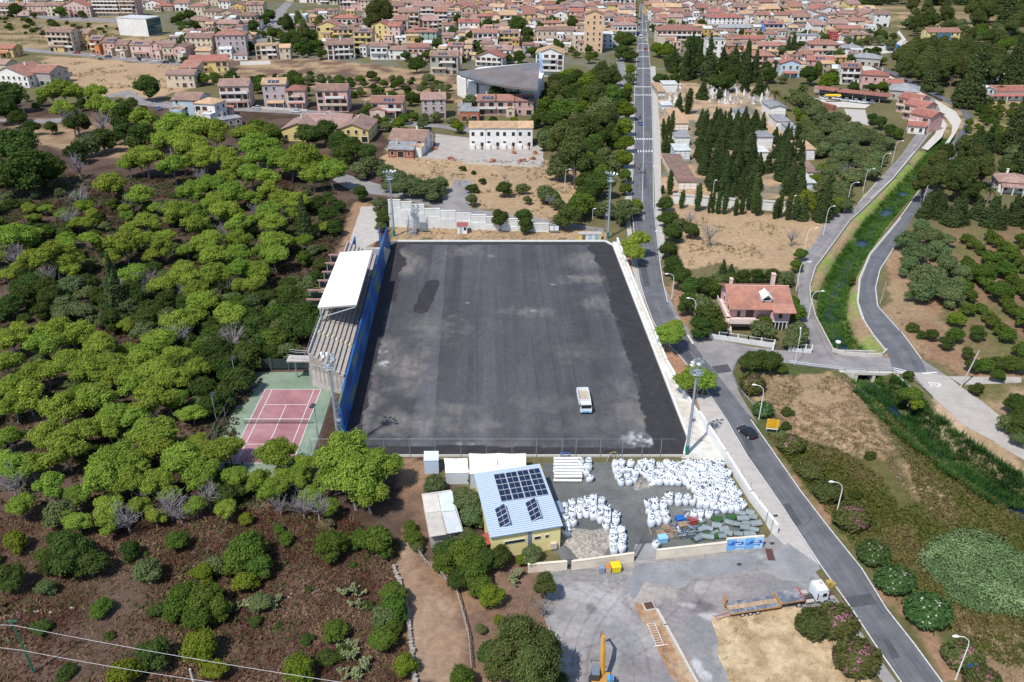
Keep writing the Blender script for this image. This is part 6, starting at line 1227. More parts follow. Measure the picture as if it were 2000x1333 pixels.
def round_protos(kind, name, n, c1, c2, R0=3.0, hz=2.8, ztop=1.0, leaves=5000, size=.118, trunk=1.4, nl=(8, 12), squash=.9, seed0=0, bark=M_bark, core=.82, spread=.62):
    for s in range(n):
        rs = random.Random(seed0 + s); lo = []; k_ = rs.randint(*nl); sg = [([(0, 0, -.3), (rs.uniform(-.2, .2), rs.uniform(-.2, .2), hz)], [.22, .1])]
        for k in range(k_):
            a = 2.4 * k + rs.uniform(-.3, .3); u = math.sqrt((k + .5) / k_); r = R0 * spread * u; z = hz + (1 - u * u) * ztop * R0 * .5 - u * .35 * R0 * (k % 2) ; sz = R0 * rs.uniform(.36, .50)
            lo.append((math.cos(a) * r, math.sin(a) * r, max(sz * squash * .8, z), sz, sz * rs.uniform(.85, 1.1), sz * squash)); sg.append(([(0, 0, hz * .35), (math.cos(a) * r * .8, math.sin(a) * r * .8, z - .3)], [.12, .05]))
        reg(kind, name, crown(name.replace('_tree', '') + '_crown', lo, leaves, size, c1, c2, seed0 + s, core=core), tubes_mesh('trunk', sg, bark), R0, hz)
round_protos('oak', 'holm_oak', 5, (.050, .085, .022), (.085, .125, .032), 3.2, 3.0, seed0=200)
round_protos('ever', 'evergreen_tree', 4, (.050, .080, .022), (.075, .115, .030), 3.2, 2.8, seed0=220, leaves=3600)
round_protos('laurel', 'garden_tree', 4, (.048, .085, .022), (.085, .125, .035), 3.0, 2.6, seed0=230, leaves=3000)
round_protos('tall', 'tall_tree', 4, (.075, .105, .030), (.125, .14, .05), 3.4, 6.0, ztop=2.2, squash=1.25, seed0=240, leaves=4200)
round_protos('green', 'broadleaf_tree', 5, (.070, .125, .022), (.115, .175, .034), 3.0, 2.7, seed0=300)
round_protos('lime', 'lime_green_tree', 3, (.12, .17, .02), (.17, .22, .03), 3.0, 2.6, seed0=340)
round_protos('olive', 'olive_tree', 4, (.10, .135, .050), (.16, .19, .080), 2.8, 2.3, seed0=400, leaves=3000, size=.13, core=.72, bark=M_barkg)
round_protos('acacia', 'feathery_tree', 3, (.10, .15, .06), (.16, .21, .09), 3.2, 2.6, seed0=440, leaves=4200, size=.12, core=.74)
round_protos('citrus', 'citrus_tree', 3, (.065, .11, .022), (.115, .155, .03), 2.2, 1.8, seed0=500, leaves=2200, size=.13, nl=(5, 7))
round_protos('shrub', 'shrub', 5, (.050, .085, .022), (.085, .125, .03), 2.0, 1.0, ztop=.8, seed0=540, leaves=2600, size=.10, nl=(5, 8), squash=.8)
round_protos('dry', 'dry_shrub', 3, (.15, .115, .06), (.20, .15, .085), 1.6, .8, ztop=.6, seed0=600, leaves=1300, size=.10, nl=(4, 6), squash=.7, core=.6)
def cyp(kind, name, n, H_, Rm, c1, c2, seed, leaves, shape=.5, size=.15):
    for s in range(n):
        rs = random.Random(seed + s); lo = []; m = 9
        for k in range(m):
            t = (k + .5) / m; r = Rm * (math.sin(math.pi * min(1, t * .95 + .05)) ** shape if shape < 1 else (1.05 - t) * 1.0) + .12
            lo.append((rs.uniform(-.12, .12) * Rm, rs.uniform(-.12, .12) * Rm, t * H_ + .2, r, r * rs.uniform(.9, 1.1), H_ / m * .95))
            if Rm > 1.5:
                for j in range(3): a = rs.uniform(0, 6.28); lo.append((math.cos(a) * r * .6, math.sin(a) * r * .6, t * H_, r * .5, r * .5, H_ / m * .7))
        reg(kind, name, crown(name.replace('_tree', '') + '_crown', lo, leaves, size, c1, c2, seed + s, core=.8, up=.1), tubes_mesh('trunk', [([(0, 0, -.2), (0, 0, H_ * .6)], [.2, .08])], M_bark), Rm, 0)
cyp('cypress', 'cypress_tree', 4, 12, 1.15, (.055, .092, .028), (.095, .130, .045), 700, 2600, .45, .13)
cyp('conifer', 'conifer_tree', 4, 12, 2.5, (.048, .078, .028), (.085, .118, .045), 720, 4200, 1.2, .17)
# bare grey trees
for s in range(3):
    rs = random.Random(800 + s); sg = [([(0, 0, 0), (.1, .1, 2.2)], [.14, .09])]
    for k in range(26):
        a = rs.uniform(0, 6.28); z0 = rs.uniform(1, 2.3); r = rs.uniform(.8, 2.2); z1 = rs.uniform(2.4, 4.6); e = Vector((math.cos(a) * r, math.sin(a) * r, z1)); m = e * .5 + Vector((0, 0, z0 * .5)); sg.append(([(.1, .1, z0), m, e], [.06, .045, .02]))
        for j in range(7): f_ = m.lerp(e, rs.random()); sg.append(([f_, f_ + Vector((rs.uniform(-.7, .7), rs.uniform(-.7, .7), rs.uniform(.1, .8)))], [.022, .010]))
    reg('bare', 'bare_tree', tubes_mesh('bare_branches', sg[1:], mat('dead_wood', (.24, .215, .22), .9, .15, 2), 3), tubes_mesh('trunk', sg[:1], M_barkg), 2.2, 2.8)
# palm
for s in range(2):
    rs = random.Random(820 + s); V = []; Q = []; C = []; hh = 6.0
    for k in range(38):
        a = rs.uniform(0, 6.28); el = rs.uniform(-.3, 1.25); L_ = rs.uniform(2.6, 3.4); prev = None
        for i in range(8):
            t = i / 7; r = L_ * t * math.cos(el * (1 - .35 * t)); z = hh + L_ * t * math.sin(el) - 1.7 * t * t; wv = .38 * math.sin(math.pi * min(1, t + .12)) + .04; p = np.array((math.cos(a) * r, math.sin(a) * r, z)); sd_ = np.array((-math.sin(a), math.cos(a), 0)) * wv; dn = np.array((0, 0, -.18)); V += [p - sd_ + dn, p, p + sd_ + dn]
            c_ = np.array((.10, .125, .04)) * rs.uniform(.8, 1.2); C += [c_] * 3
            if i: b = len(V) - 6; Q += [(b, b + 1, b + 4, b + 3), (b + 1, b + 2, b + 5, b + 4)]
    reg('palm', 'palm_tree', np_mesh('palm_crown', np.array(V), np.array(Q), col=np.array(C), mat=ML), tubes_mesh('trunk', [([(0, 0, -.2), (0, 0, hh)], [.4, .3])], M_bark, 8), 3.0, 6)
# oleander: bush with a flower part
def flower_mesh(seed, c, R0, n, side):
    rs = np.random.RandomState(seed); d = sphere_pts(n, rs); d[:, 2] = np.abs(d[:, 2]); a = d[:, 0] * side[0] + d[:, 1] * side[1] + d[:, 2] * .8; d = d[(a > .1) & (np.sin(d[:, 0] * 5 + seed) * np.sin(d[:, 1] * 6 + seed * 2) + rs.uniform(-.5, .5, len(a)) > -.1)]; N = len(d); Pp = d * np.array((R0, R0, R0 * .82)) * rs.uniform(.97, 1.08, N)[:, None] + np.array((0, 0, .75)); s = .095 * rs.uniform(.6, 1.5, N)[:, None]
    t = np.cross(d, rs.normal(size=(N, 3))); t /= np.linalg.norm(t, axis=1)[:, None]; b = np.cross(d, t)
    V = np.stack([Pp - t * s, Pp - b * s, Pp + t * s, Pp + b * s], 1).reshape(-1, 3); return np_mesh('flowers', V, np.arange(N * 4).reshape(-1, 4), col=np.repeat(np.array(c) * rs.uniform(.8, 1.2, N)[:, None], 4, 0), mat=ML)
OLE = [crown('oleander_leaves', [(0, 0, 1.0, 1.7, 1.7, 1.4)] + [(math.cos(k * 1.05) * 1.0, math.sin(k * 1.05) * 1.0, .9 + .3 * (k % 2), .95, .95, .95) for k in range(6)], 3800, .12, (.075, .095, .030), (.12, .13, .045), 900 + s, core=.85) for s in range(3)]
OLEG = [crown('oleander_leaves', [(0, 0, 1.0, 1.7, 1.7, 1.4)] + [(math.cos(k * 1.05) * 1.0, math.sin(k * 1.05) * 1.0, .9 + .3 * (k % 2), .95, .95, .95) for k in range(6)], 3800, .12, (.045, .095, .03), (.075, .135, .045), 930 + s, core=.85) for s in range(2)]
FLP = [flower_mesh(s, (.36, .17, .20), 1.9, 1300, sd_) for s, sd_ in enumerate([(0, .6), (.8, 0), (-.5, .5)])]; FLW = [flower_mesh(20 + s, (.50, .52, .42), 1.9, 260, (0, .2)) for s in range(2)]
# prickly pear
def cactus_mesh(seed):
    rs = random.Random(seed); b = MB()
    def pad(p, a, el, s, dep):
        d = Vector((math.cos(a) * math.cos(el), math.sin(a) * math.cos(el), math.sin(el))); sd_ = Vector((-math.sin(a + .8), math.cos(a + .8), 0)); n = d.cross(sd_).normalized() * .05; pts = [p + d * s * (1 - math.cos(t)) * .5 * 1.2 + sd_ * s * .42 * math.sin(t) for t in np.linspace(0, 2 * math.pi, 9)[:-1]]; m = len(pts)
        b.add([q - n for q in pts] + [q + n for q in pts], [tuple(range(m - 1, -1, -1)), tuple(range(m, 2 * m))] + [(i, (i + 1) % m, m + (i + 1) % m, m + i) for i in range(m)])
        if dep:
            for _ in range(rs.randint(2, 3)): pad(p + d * s * 1.1, a + rs.uniform(-1, 1), min(1.5, max(.1, el + rs.uniform(-.5, .5))), s * rs.uniform(.75, .95), dep - 1)
    for k in range(7): pad(Vector((rs.uniform(-.9, .9), rs.uniform(-.9, .9), 0)), rs.uniform(0, 6.28), rs.uniform(.6, 1.3), rs.uniform(.5, .7), 3)
    return b.mesh('pads', mat('cactus_pad', (.19, .22, .10), .7, .15, 2, rnd=.1))
CAC = [cactus_mesh(s) for s in range(3)]
TREES = []
def plant(kind, x, y, sc, desc, grp, sz=None, z=0, v=None, cat=None):
    pr = PROTO[kind]; nm, cr, tr, R0, hc = pr[random.randrange(len(pr)) if v is None else v % len(pr)]
    an_ = random.uniform(.84, 1.19) if kind not in ('palm', 'cypress') else 1; s3 = (sc * an_, sc / an_, sc if sz is None else sz); t = ob(nm, None, None, (x, y, z), random.uniform(0, 6.28), s3); t.rotation_euler = (random.gauss(0, .035), random.gauss(0, .035), t.rotation_euler[2]); tag(t, None, cat or ('shrub' if 'shrub' in nm else 'tree'), grp); ob('crown' if kind != 'bare' else 'branches', cr, t)
    if kind not in ('shrub', 'dry'): ob('trunk', tr, t)
    TREES.append((x, y, sc * R0)); REG.append((t, desc, 'crown')); return t
DESC = {'laurel': 'dark green garden tree', 'pine': 'bright yellow green pine', 'oak': 'dark green holm oak', 'ever': 'dark evergreen garden tree', 'tall': 'tall dark olive green tree', 'green': 'rich green broadleaf tree', 'lime': 'lime green broadleaf tree', 'olive': 'grey green olive tree', 'acacia': 'soft feathery green tree', 'citrus': 'small round orchard tree', 'shrub': 'dark green shrub', 'dry': 'dry brown shrub', 'cypress': 'slender dark cypress', 'conifer': 'broad dark conifer', 'bare': 'bare grey tree', 'palm': 'palm with arching fronds'}
def at_(kind, px, py, r, grp, hk=1.0, desc=None):
    R0, hc = PROTO[kind][0][3:5]; sc = r * mpp(py) / R0; zc = hc * sc * hk; sc = r * mpp(py) * (CAM_H - zc) / CAM_H / R0; q = G(px, py, hc * sc * hk); return plant(kind, q.x, q.y, sc, desc or DESC[kind], grp, sc * hk)
BLOCK = []
def fill(kinds, poly, sp, rr_, grp, n_max=400, hk=(.85, 1.2), avoid=.8, blk=True, seed=0, desc=None):
    rs = random.Random(seed + len(poly)); W = pxy(poly); xs = [p[0] for p in W]; ys = [p[1] for p in W]; y = min(ys); k = 0; n = 0
    while y < max(ys):
        x = min(xs) + (k % 2) * sp / 2
        while x < max(xs):
            X_, Y_ = x + rs.uniform(-.38, .38) * sp, y + rs.uniform(-.38, .38) * sp
            if n < n_max and inside(W, np.array([X_]), np.array([Y_]))[0] and all(math.hypot(X_ - a, Y_ - b) > c * avoid for a, b, c in TREES[-700:]) and all(math.hypot(X_ - a, Y_ - 3 - b) > c * .45 + 1.5 for a, b, c in HOUSES):
                kd = rs.choice(kinds); R0 = PROTO[kd][0][3]; r = rs.uniform(*rr_); h = r / R0 * rs.uniform(*hk)
                plant(kd, X_, Y_, r / R0, desc or DESC[kd], grp, h); n += 1
            x += sp
        y += sp * .87; k += 1
    return n
g_wood = 'pines in the wood left of the pitch'
PINES = [(250, 316, 20), (273, 310, 20), (331, 313, 18), (357, 313, 18), (396, 313, 18), (455, 316, 22), (487, 334, 25), (565, 316, 26), (601, 320, 22), (634, 313, 20), (211, 355, 27), (273, 375, 25), (370, 368, 28), (409, 355, 26), (435, 345, 24), (452, 371, 26), (416, 388, 22), (526, 345, 24), (520, 365, 20), (491, 384, 18), (348, 407, 28), (380, 410, 24), (380, 432, 26), (435, 407, 28), (552, 384, 25), (578, 388, 24), (526, 407, 24), (468, 430, 24), (533, 430, 24), (283, 430, 25), (29, 456, 32), (52, 462, 24), (240, 466, 34), (292, 462, 22), (318, 475, 24), (406, 466, 28), (536, 466, 28), (468, 459, 22), (101, 495, 36), (130, 508, 24), (65, 501, 28), (136, 524, 20), (513, 488, 22), (419, 495, 28), (468, 488, 22), (536, 495, 25),
         (260, 531, 26), (357, 534, 30), (315, 553, 24), (419, 527, 30), (465, 521, 28), (500, 524, 26), (500, 550, 22), (468, 553, 18), (380, 560, 24), (396, 586, 30), (260, 579, 12), (351, 622, 32), (380, 612, 24), (448, 609, 30), (110, 641, 36), (143, 648, 30), (16, 657, 30), (81, 667, 34), (195, 670, 34), (312, 661, 32), (341, 690, 26), (286, 683, 24), (10, 701, 28), (60, 725, 30), (87, 722, 26), (140, 701, 32), (175, 722, 34), (217, 704, 34), (224, 732, 30), (273, 701, 30), (301, 722, 34), (336, 701, 26), (336, 732, 32), (375, 715, 28), (259, 746, 30), (297, 774, 38), (332, 778, 26), (189, 767, 40), (119, 788, 38), (150, 764, 28), (21, 750, 32), (52, 767, 34), (21, 785, 30), (224, 809, 34), (266, 813, 30), (154, 834, 34), (91, 841, 34), (210, 830, 28), (294, 841, 40),
         (308, 866, 34), (10, 851, 26), (126, 869, 40), (217, 890, 40), (259, 897, 34), (196, 925, 42), (245, 932, 36), (301, 939, 32), (329, 960, 22), (210, 988, 30), (353, 890, 40), (420, 876, 36), (444, 869, 26), (395, 918, 34), (409, 946, 18), (542, 880, 38), (591, 904, 24), (500, 932, 24), (532, 953, 28), (581, 925, 26), (612, 963, 24), (664, 878, 50), (688, 928, 52), (738, 898, 42), (650, 925, 30), (720, 955, 36), (119, 168, 26), (95, 176, 20), (147, 176, 20), (185, 176, 22), (189, 197, 24), (217, 212, 24), (122, 207, 24), (280, 228, 28), (336, 240, 34), (378, 246, 34), (420, 253, 30), (322, 268, 28), (367, 277, 32), (504, 277, 34), (483, 257, 26), (434, 298, 26), (584, 295, 34), (528, 302, 30), (647, 326, 28), (399, 295, 26), (490, 305, 24), (280, 301, 30), (336, 316, 28), (610, 340, 22)]
PINES += [(60, 905, 30), (20, 905, 34), (95, 945, 30), (150, 965, 26), (270, 985, 24), (460, 925, 26), (555, 925, 22), (640, 985, 22), (40, 985, 26), (150, 1012, 24), (212, 1018, 24), (440, 990, 22), (110, 1000, 22), (300, 1005, 20), (380, 985, 22)]
for p in PINES: at_('pine', p[0], p[1], p[2] * 1.0, g_wood, 1.0)
for p in [(1243, 465, 25), (1238, 490, 20), (1312, 646, 27), (1318, 632, 16), (1345, 742, 26), (1375, 738, 26), (1360, 728, 24)]: at_('pine', *p, 'pines beside the main road')
g_dark = 'dark trees in the wood'
for p in [('oak', 30, 290, 46), ('oak', 50, 335, 52), ('oak', 20, 350, 40), ('oak', 90, 330, 36), ('oak', 18, 190, 34), ('oak', 10, 215, 30), ('oak', 60, 250, 16), ('oak', 35, 232, 18), ('oak', 150, 240, 28), ('oak', 100, 250, 14), ('oak', 240, 230, 30), ('oak', 280, 270, 34), ('oak', 240, 260, 22), ('oak', 150, 300, 24), ('olive', 175, 285, 26), ('oak', 200, 275, 26), ('oak', 288, 172, 27), ('green', 505, 252, 22), ('green', 530, 262, 22), ('oak', 600, 265, 26), ('oak', 635, 260, 28), ('oak', 660, 278, 24), ('oak', 690, 290, 26), ('oak', 715, 300, 22), ('oak', 670, 305, 24), ('olive', 725, 325, 24), ('olive', 700, 335, 20),
          ('oak', 140, 1085, 46), ('oak', 110, 1100, 34), ('oak', 175, 1105, 34), ('oak', 130, 1060, 30), ('green', 480, 1080, 42), ('green', 462, 1100, 32), ('green', 505, 1105, 30), ('lime', 478, 1140, 26), ('lime', 395, 1122, 24), ('green', 360, 1170, 38), ('green', 400, 1178, 40), ('green', 385, 1205, 34), ('green', 345, 1195, 26), ('green', 430, 1195, 26), ('green', 345, 1058, 24), ('olive', 290, 1118, 30), ('green', 734, 1060, 38), ('green', 700, 1055, 22), ('green', 650, 1070, 34), ('green', 640, 1055, 22), ('green', 655, 1235, 26), ('oak', 302, 1278, 36), ('lime', 392, 1265, 38), ('lime', 420, 1310, 26), ('lime', 585, 1308, 34), ('lime', 240, 1320, 34), ('green', 772, 1160, 28), ('green', 768, 1190, 32), ('olive', 755, 1205, 30), ('green', 745, 1250, 30), ('green', 765, 1230, 22), ('lime', 790, 1300, 26), ('lime', 30, 1060, 26), ('olive', 120, 1005, 34), ('oak', 20, 1130, 34), ('oak', 255, 1075, 22), ('shrub', 500, 1215, 16), ('shrub', 600, 1250, 15), ('green', 545, 1035, 12), ('lime', 480, 1015, 16),
          ('oak', 590, 625, 40), ('oak', 565, 640, 34), ('oak', 610, 645, 34), ('oak', 560, 600, 28), ('oak', 600, 600, 26), ('oak', 480, 700, 34), ('oak', 450, 720, 34), ('oak', 430, 660, 30), ('oak', 400, 760, 30), ('oak', 420, 690, 34), ('oak', 500, 640, 28), ('oak', 520, 665, 28), ('acacia', 562, 690, 24), ('acacia', 610, 490, 14), ('acacia', 605, 550, 14), ('conifer', 600, 470, 18), ('oak', 640, 420, 20), ('oak', 655, 445, 18), ('oak', 620, 400, 20), ('acacia', 250, 600, 26), ('acacia', 280, 650, 26), ('acacia', 130, 600, 28), ('conifer', 235, 620, 26), ('oak', 60, 560, 30), ('oak', 20, 600, 28), ('oak', 440, 780, 24), ('oak', 420, 940, 24), ('oak', 440, 970, 26), ('oak', 470, 960, 20)]: at_(*p, g_dark)
for p in [(150, 320, 26), (155, 385, 28), (135, 425, 22), (258, 395, 20), (390, 345, 20), (440, 450, 18), (500, 410, 16), (440, 560, 18), (285, 545, 26), (225, 565, 28), (30, 500, 26), (88, 540, 24), (345, 655, 34), (455, 660, 32), (365, 570, 24), (20, 940, 36), (330, 985, 34), (280, 960, 26), (620, 990, 34), (590, 985, 30), (350, 1000, 26), (405, 965, 30), (245, 1010, 36), (545, 985, 24), (1075, 390, 14), (1385, 455, 22), (1548, 460, 18), (1250, 925 - 600, 12), (985, 345, 8), (1060, 1185, 22), (710, 250, 18), (330, 280, 20), (140, 235, 26), (200, 240, 24)]: at_('bare', p[0], p[1], p[2], 'bare grey trees')
fill(['pine'], [(-60, 345), (60, 330), (330, 300), (640, 345), (680, 400), (600, 540), (200, 560), (-60, 560)], 10.0, (2.0, 2.9), g_wood, 50, (.7, .95), .62, seed=41)
fill(['oak', 'oak', 'green', 'olive', 'shrub', 'acacia'], [(-60, 345), (60, 330), (330, 345), (640, 350), (680, 400), (610, 600), (470, 620), (400, 620), (200, 640), (-60, 640)], 8.5, (1.6, 2.7), g_dark, 130, (.7, 1.0), .62, seed=1)
fill(['oak', 'oak', 'oak', 'green'], [(400, 610), (560, 570), (620, 680), (505, 715), (480, 770), (430, 840), (350, 800), (330, 640)], 6.0, (2.0, 3.2), g_dark, 60, (.8, 1.1), .4, seed=2)
fill(['shrub', 'olive', 'shrub', 'green', 'dry'], [(-60, 1000), (330, 1010), (620, 1010), (760, 1060), (750, 1330), (-60, 1330)], 7.5, (.6, 1.7), 'shrubs on the brown slope', 90, (.8, 1.1), .9, seed=3)
fill(['oak', 'pine', 'acacia'], [(-60, 640), (380, 640), (400, 800), (400, 900), (200, 960), (-60, 900)], 7.5, (1.8, 2.6), g_wood + ', understorey', 40, (.5, .7), .5, seed=4)
fill(['acacia', 'oak', 'olive', 'oak'], [(40, 555), (300, 575), (420, 560), (640, 580), (560, 720), (420, 760), (330, 700), (200, 640), (40, 620)], 5.6, (2.0, 3.4), g_dark, 70, (.8, 1.2), .38, seed=44)
fill(['oak', 'green', 'olive'], [(-40, 175), (110, 170), (240, 200), (330, 250), (130, 215), (-40, 225)], 9, (2.2, 3.4), 'trees along the upper edge of the wood', 20, (.8, 1.1), .6, seed=5)
# round the hall and lower middle
for p in [('oak', 880, 1075, 30), ('green', 905, 1085, 34), ('green', 870, 1100, 28), ('green', 930, 1070, 28), ('oak', 950, 1095, 28), ('green', 925, 1120, 34), ('olive', 935, 1100, 26), ('oak', 975, 1090, 26), ('oak', 985, 1065, 18), ('olive', 910, 1050, 22), ('lime', 958, 1165, 28), ('green', 940, 1150, 26), ('oak', 900, 1130, 26), ('olive', 848, 950, 24), ('olive', 925, 905 + 30, 14), ('acacia', 915, 985, 32), ('acacia', 920, 1010, 28), ('acacia', 905, 965, 18), ('green', 800, 1030, 14), ('green', 808, 1052, 20), ('olive', 815, 1070, 14), ('olive', 1038, 1085, 24), ('lime', 1020, 1095, 14), ('tall', 1065, 1150, 24), ('tall', 1020, 1270, 54), ('tall', 1060, 1290, 48), ('tall', 985, 1300, 44), ('tall', 1040, 1325, 50), ('oak', 960, 1285, 34), ('green', 900, 1330, 30), ('lime', 975, 1210, 11), ('olive', 940, 1230, 12), ('oak', 1080, 1335, 30), ('lime', 1020, 912, 6)]: at_(*p, 'trees round the yellow hall')
# right of the pitch and round the villa
for p in [('oak', 1300, 398, 17), ('oak', 1303, 428, 20), ('oak', 1312, 455, 21), ('olive', 1328, 440, 16), ('bare', 1350, 425, 16), ('oak', 1350, 450, 18), ('oak', 1303, 488, 20), ('oak', 1314, 520, 22), ('oak', 1330, 545, 25), ('oak', 1350, 562, 24), ('oak', 1375, 560, 22), ('olive', 1400, 552, 20), ('oak', 1425, 548, 18), ('oak', 1452, 542, 18), ('oak', 1480, 540, 17), ('oak', 1508, 540, 17), ('olive', 1535, 545, 18), ('oak', 1345, 592, 26), ('olive', 1366, 600, 28), ('oak', 1385, 622, 32), ('oak', 1372, 640, 26), ('oak', 1402, 640, 20), ('green', 1396, 565, 20), ('olive', 1490, 645, 24), ('green', 1492, 632, 18), ('olive', 1560, 652, 28), ('olive', 1548, 668, 20), ('green', 1556, 612, 20), ('green', 1547, 592, 16), ('oak', 1470, 708, 26), ('oak', 1505, 708, 26), ('oak', 1488, 704, 24), ('green', 1528, 722, 12), ('green', 1564, 498, 14), ('green', 1556, 520, 14), ('shrub', 1535, 833, 12), ('shrub', 1538, 806, 13), ('shrub', 1663, 548, 10), ('shrub', 1592, 577, 9), ('shrub', 1908, 762, 18), ('shrub', 1782, 640, 14), ('shrub', 1800, 655, 12), ('dry', 1783, 638, 10), ('shrub', 1370, 862 - 125, 8), ('shrub', 1672, 968, 13), ('shrub', 1700, 890, 12), ('shrub', 1775, 735, 14), ('green', 1778, 775, 22), ('lime', 1790, 790, 14)]: at_(*p, 'trees beside the junction')
at_('conifer', 1408, 560, 14, 'trees beside the junction', .8, 'pale green conifer rising from the hedge'); at_('conifer', 1424, 560, 14, 'trees beside the junction', .7, 'pale green conifer rising from the hedge')
def olea(px, py, r, fl, label):
    sc = r * mpp(py) / 1.95; q = G(px, py, .9 * sc); t = thing('oleander_bush', label, 'oleander', (q.x, q.y, 0), random.uniform(-.4, .4), 'oleander bushes along the main road', (sc * random.uniform(.9, 1.12), sc * random.uniform(.88, 1.1), sc * random.uniform(.9, 1.1)))
    ob('leaves', random.choice(OLEG if fl == 'w' else OLE), t)
    if fl == 'p': ob('flowers', random.choice(FLP), t)
    if fl == 'w': ob('flowers', random.choice(FLW), t)
for a in [(1469, 754, 26, 'p', 'pink oleander bush with the lamp post in front, inside the junction railing'), (1490, 802, 22, 'w', 'white flowering oleander right behind the lamp beside the yellow billboard'), (1545, 870, 26, 'p', 'oleander with pink top just below the yellow billboard'), (1581, 918, 26, 'g', 'green oleander between the pink topped bush and the second roadside lamp'), (1617, 963, 28, 'g', 'dark green oleander just left of the second roadside lamp'), (1663, 1012, 35, 'p', 'pink oleander at the foot of the second roadside lamp'), (1705, 1084, 30, 'w', 'smallest white flowering oleander by the road bend of reeds'), (1748, 1137, 36, 'w', 'middle white flowering oleander in the row beside the giant reeds'), (1812, 1196, 44, 'w', 'largest white flowering oleander below the giant reeds'), (1634, 1216, 40, 'p', 'large oleander with pink crown in front of the white lorry cab'), (1590, 1222, 34, 'g', 'plain green oleander touching the large pink one by the lorry'), (1673, 1290, 42, 'p', 'brownish oleander with few pink flowers below the lorry'), (1880, 1285, 34, 'p', 'pink oleander behind the lamp in the bottom right corner'), (1918, 1330, 30, 'p', 'pink oleander at the bottom edge of the photo, far right')]: olea(*a)
for i, (x, y, r) in enumerate([(205, 1190, 18), (468, 1185, 16), (505, 1180, 18), (535, 1178, 20), (690, 1155, 24), (690, 1285, 28), (712, 1310, 26), (680, 1320, 22), (12, 1310 - 60, 8), (1003, 1128, 22), (700, 1180, 18), (670, 1268, 18)]):
    q = G(x, y, .5); o = ob('prickly_pear', CAC[i % 3], None, (q.x, q.y, 0), i, r * mpp(y) / 2.0); tag(o, None, 'cactus', 'prickly pear clumps'); REG.append((o, 'pale prickly pear clump', None))
# park and verge left of the main road
for p in [('oak', 1222, 82, 15), ('oak', 1218, 104, 17), ('oak', 1232, 110, 13), ('lime', 1232, 137, 12), ('olive', 1228, 155, 13), ('lime', 1226, 172, 10), ('oak', 1220, 190, 18), ('green', 1212, 208, 17), ('lime', 1224, 218, 20), ('lime', 1220, 248, 20), ('lime', 1222, 282, 20), ('lime', 1218, 312, 20), ('green', 1222, 345, 16), ('green', 1222, 370, 14), ('olive', 1222, 410, 26), ('lime', 1240, 405, 18), ('olive', 1212, 425, 20), ('oak', 1110, 425, 28), ('green', 1125, 405, 28), ('oak', 1140, 385, 24), ('oak', 1170, 270, 28), ('oak', 1165, 245, 26), ('oak', 1175, 360, 30), ('oak', 1165, 330, 28), ('green', 1092, 285, 30), ('olive', 1090, 330, 28), ('lime', 1150, 165, 24), ('lime', 1160, 150, 18), ('green', 1150, 190, 26), ('olive', 1065, 360 + 20, 22), ('green', 1082, 385, 16), ('green', 1065, 375, 14), ('oak', 977, 430, 23), ('oak', 1024, 425, 20), ('oak', 1027, 440, 18), ('oak', 985, 370, 17), ('shrub', 923, 370, 14), ('shrub', 942, 355, 9), ('olive', 921, 392, 14), ('shrub', 904, 330, 8), ('shrub', 925, 338, 6), ('olive', 1022, 370, 13), ('olive', 1030, 392, 10), ('olive', 1090, 400, 14), ('oak', 1070, 188, 17), ('oak', 1055, 230, 20), ('oak', 1080, 240, 24)]: at_(*p, 'trees left of the main road', 1.0)
fill(['ever', 'green', 'olive', 'ever', 'lime', 'tall'], [(1060, 215), (1090, 175), (1110, 115), (1195, 105), (1203, 250), (1200, 330), (1190, 430), (1140, 430), (1110, 350), (1060, 300)], 8.5, (3.0, 5.4), 'trees in the park strip', 70, (.8, 1.25), .75, seed=6)
for p in [(755, 340, 22), (775, 350, 24), (790, 368, 24), (815, 368, 24), (840, 372, 26), (858, 362, 20), (800, 355, 18), (765, 362, 18), (845, 385, 16)]: at_('acacia', *p, 'dense thicket by the side lane')
for p in [('acacia', 742, 402, 19), ('oak', 748, 425, 18), ('oak', 703, 378, 17), ('olive', 745, 445, 12), ('oak', 735, 180, 10)]: at_(*p, 'trees at the far left corner of the pitch')
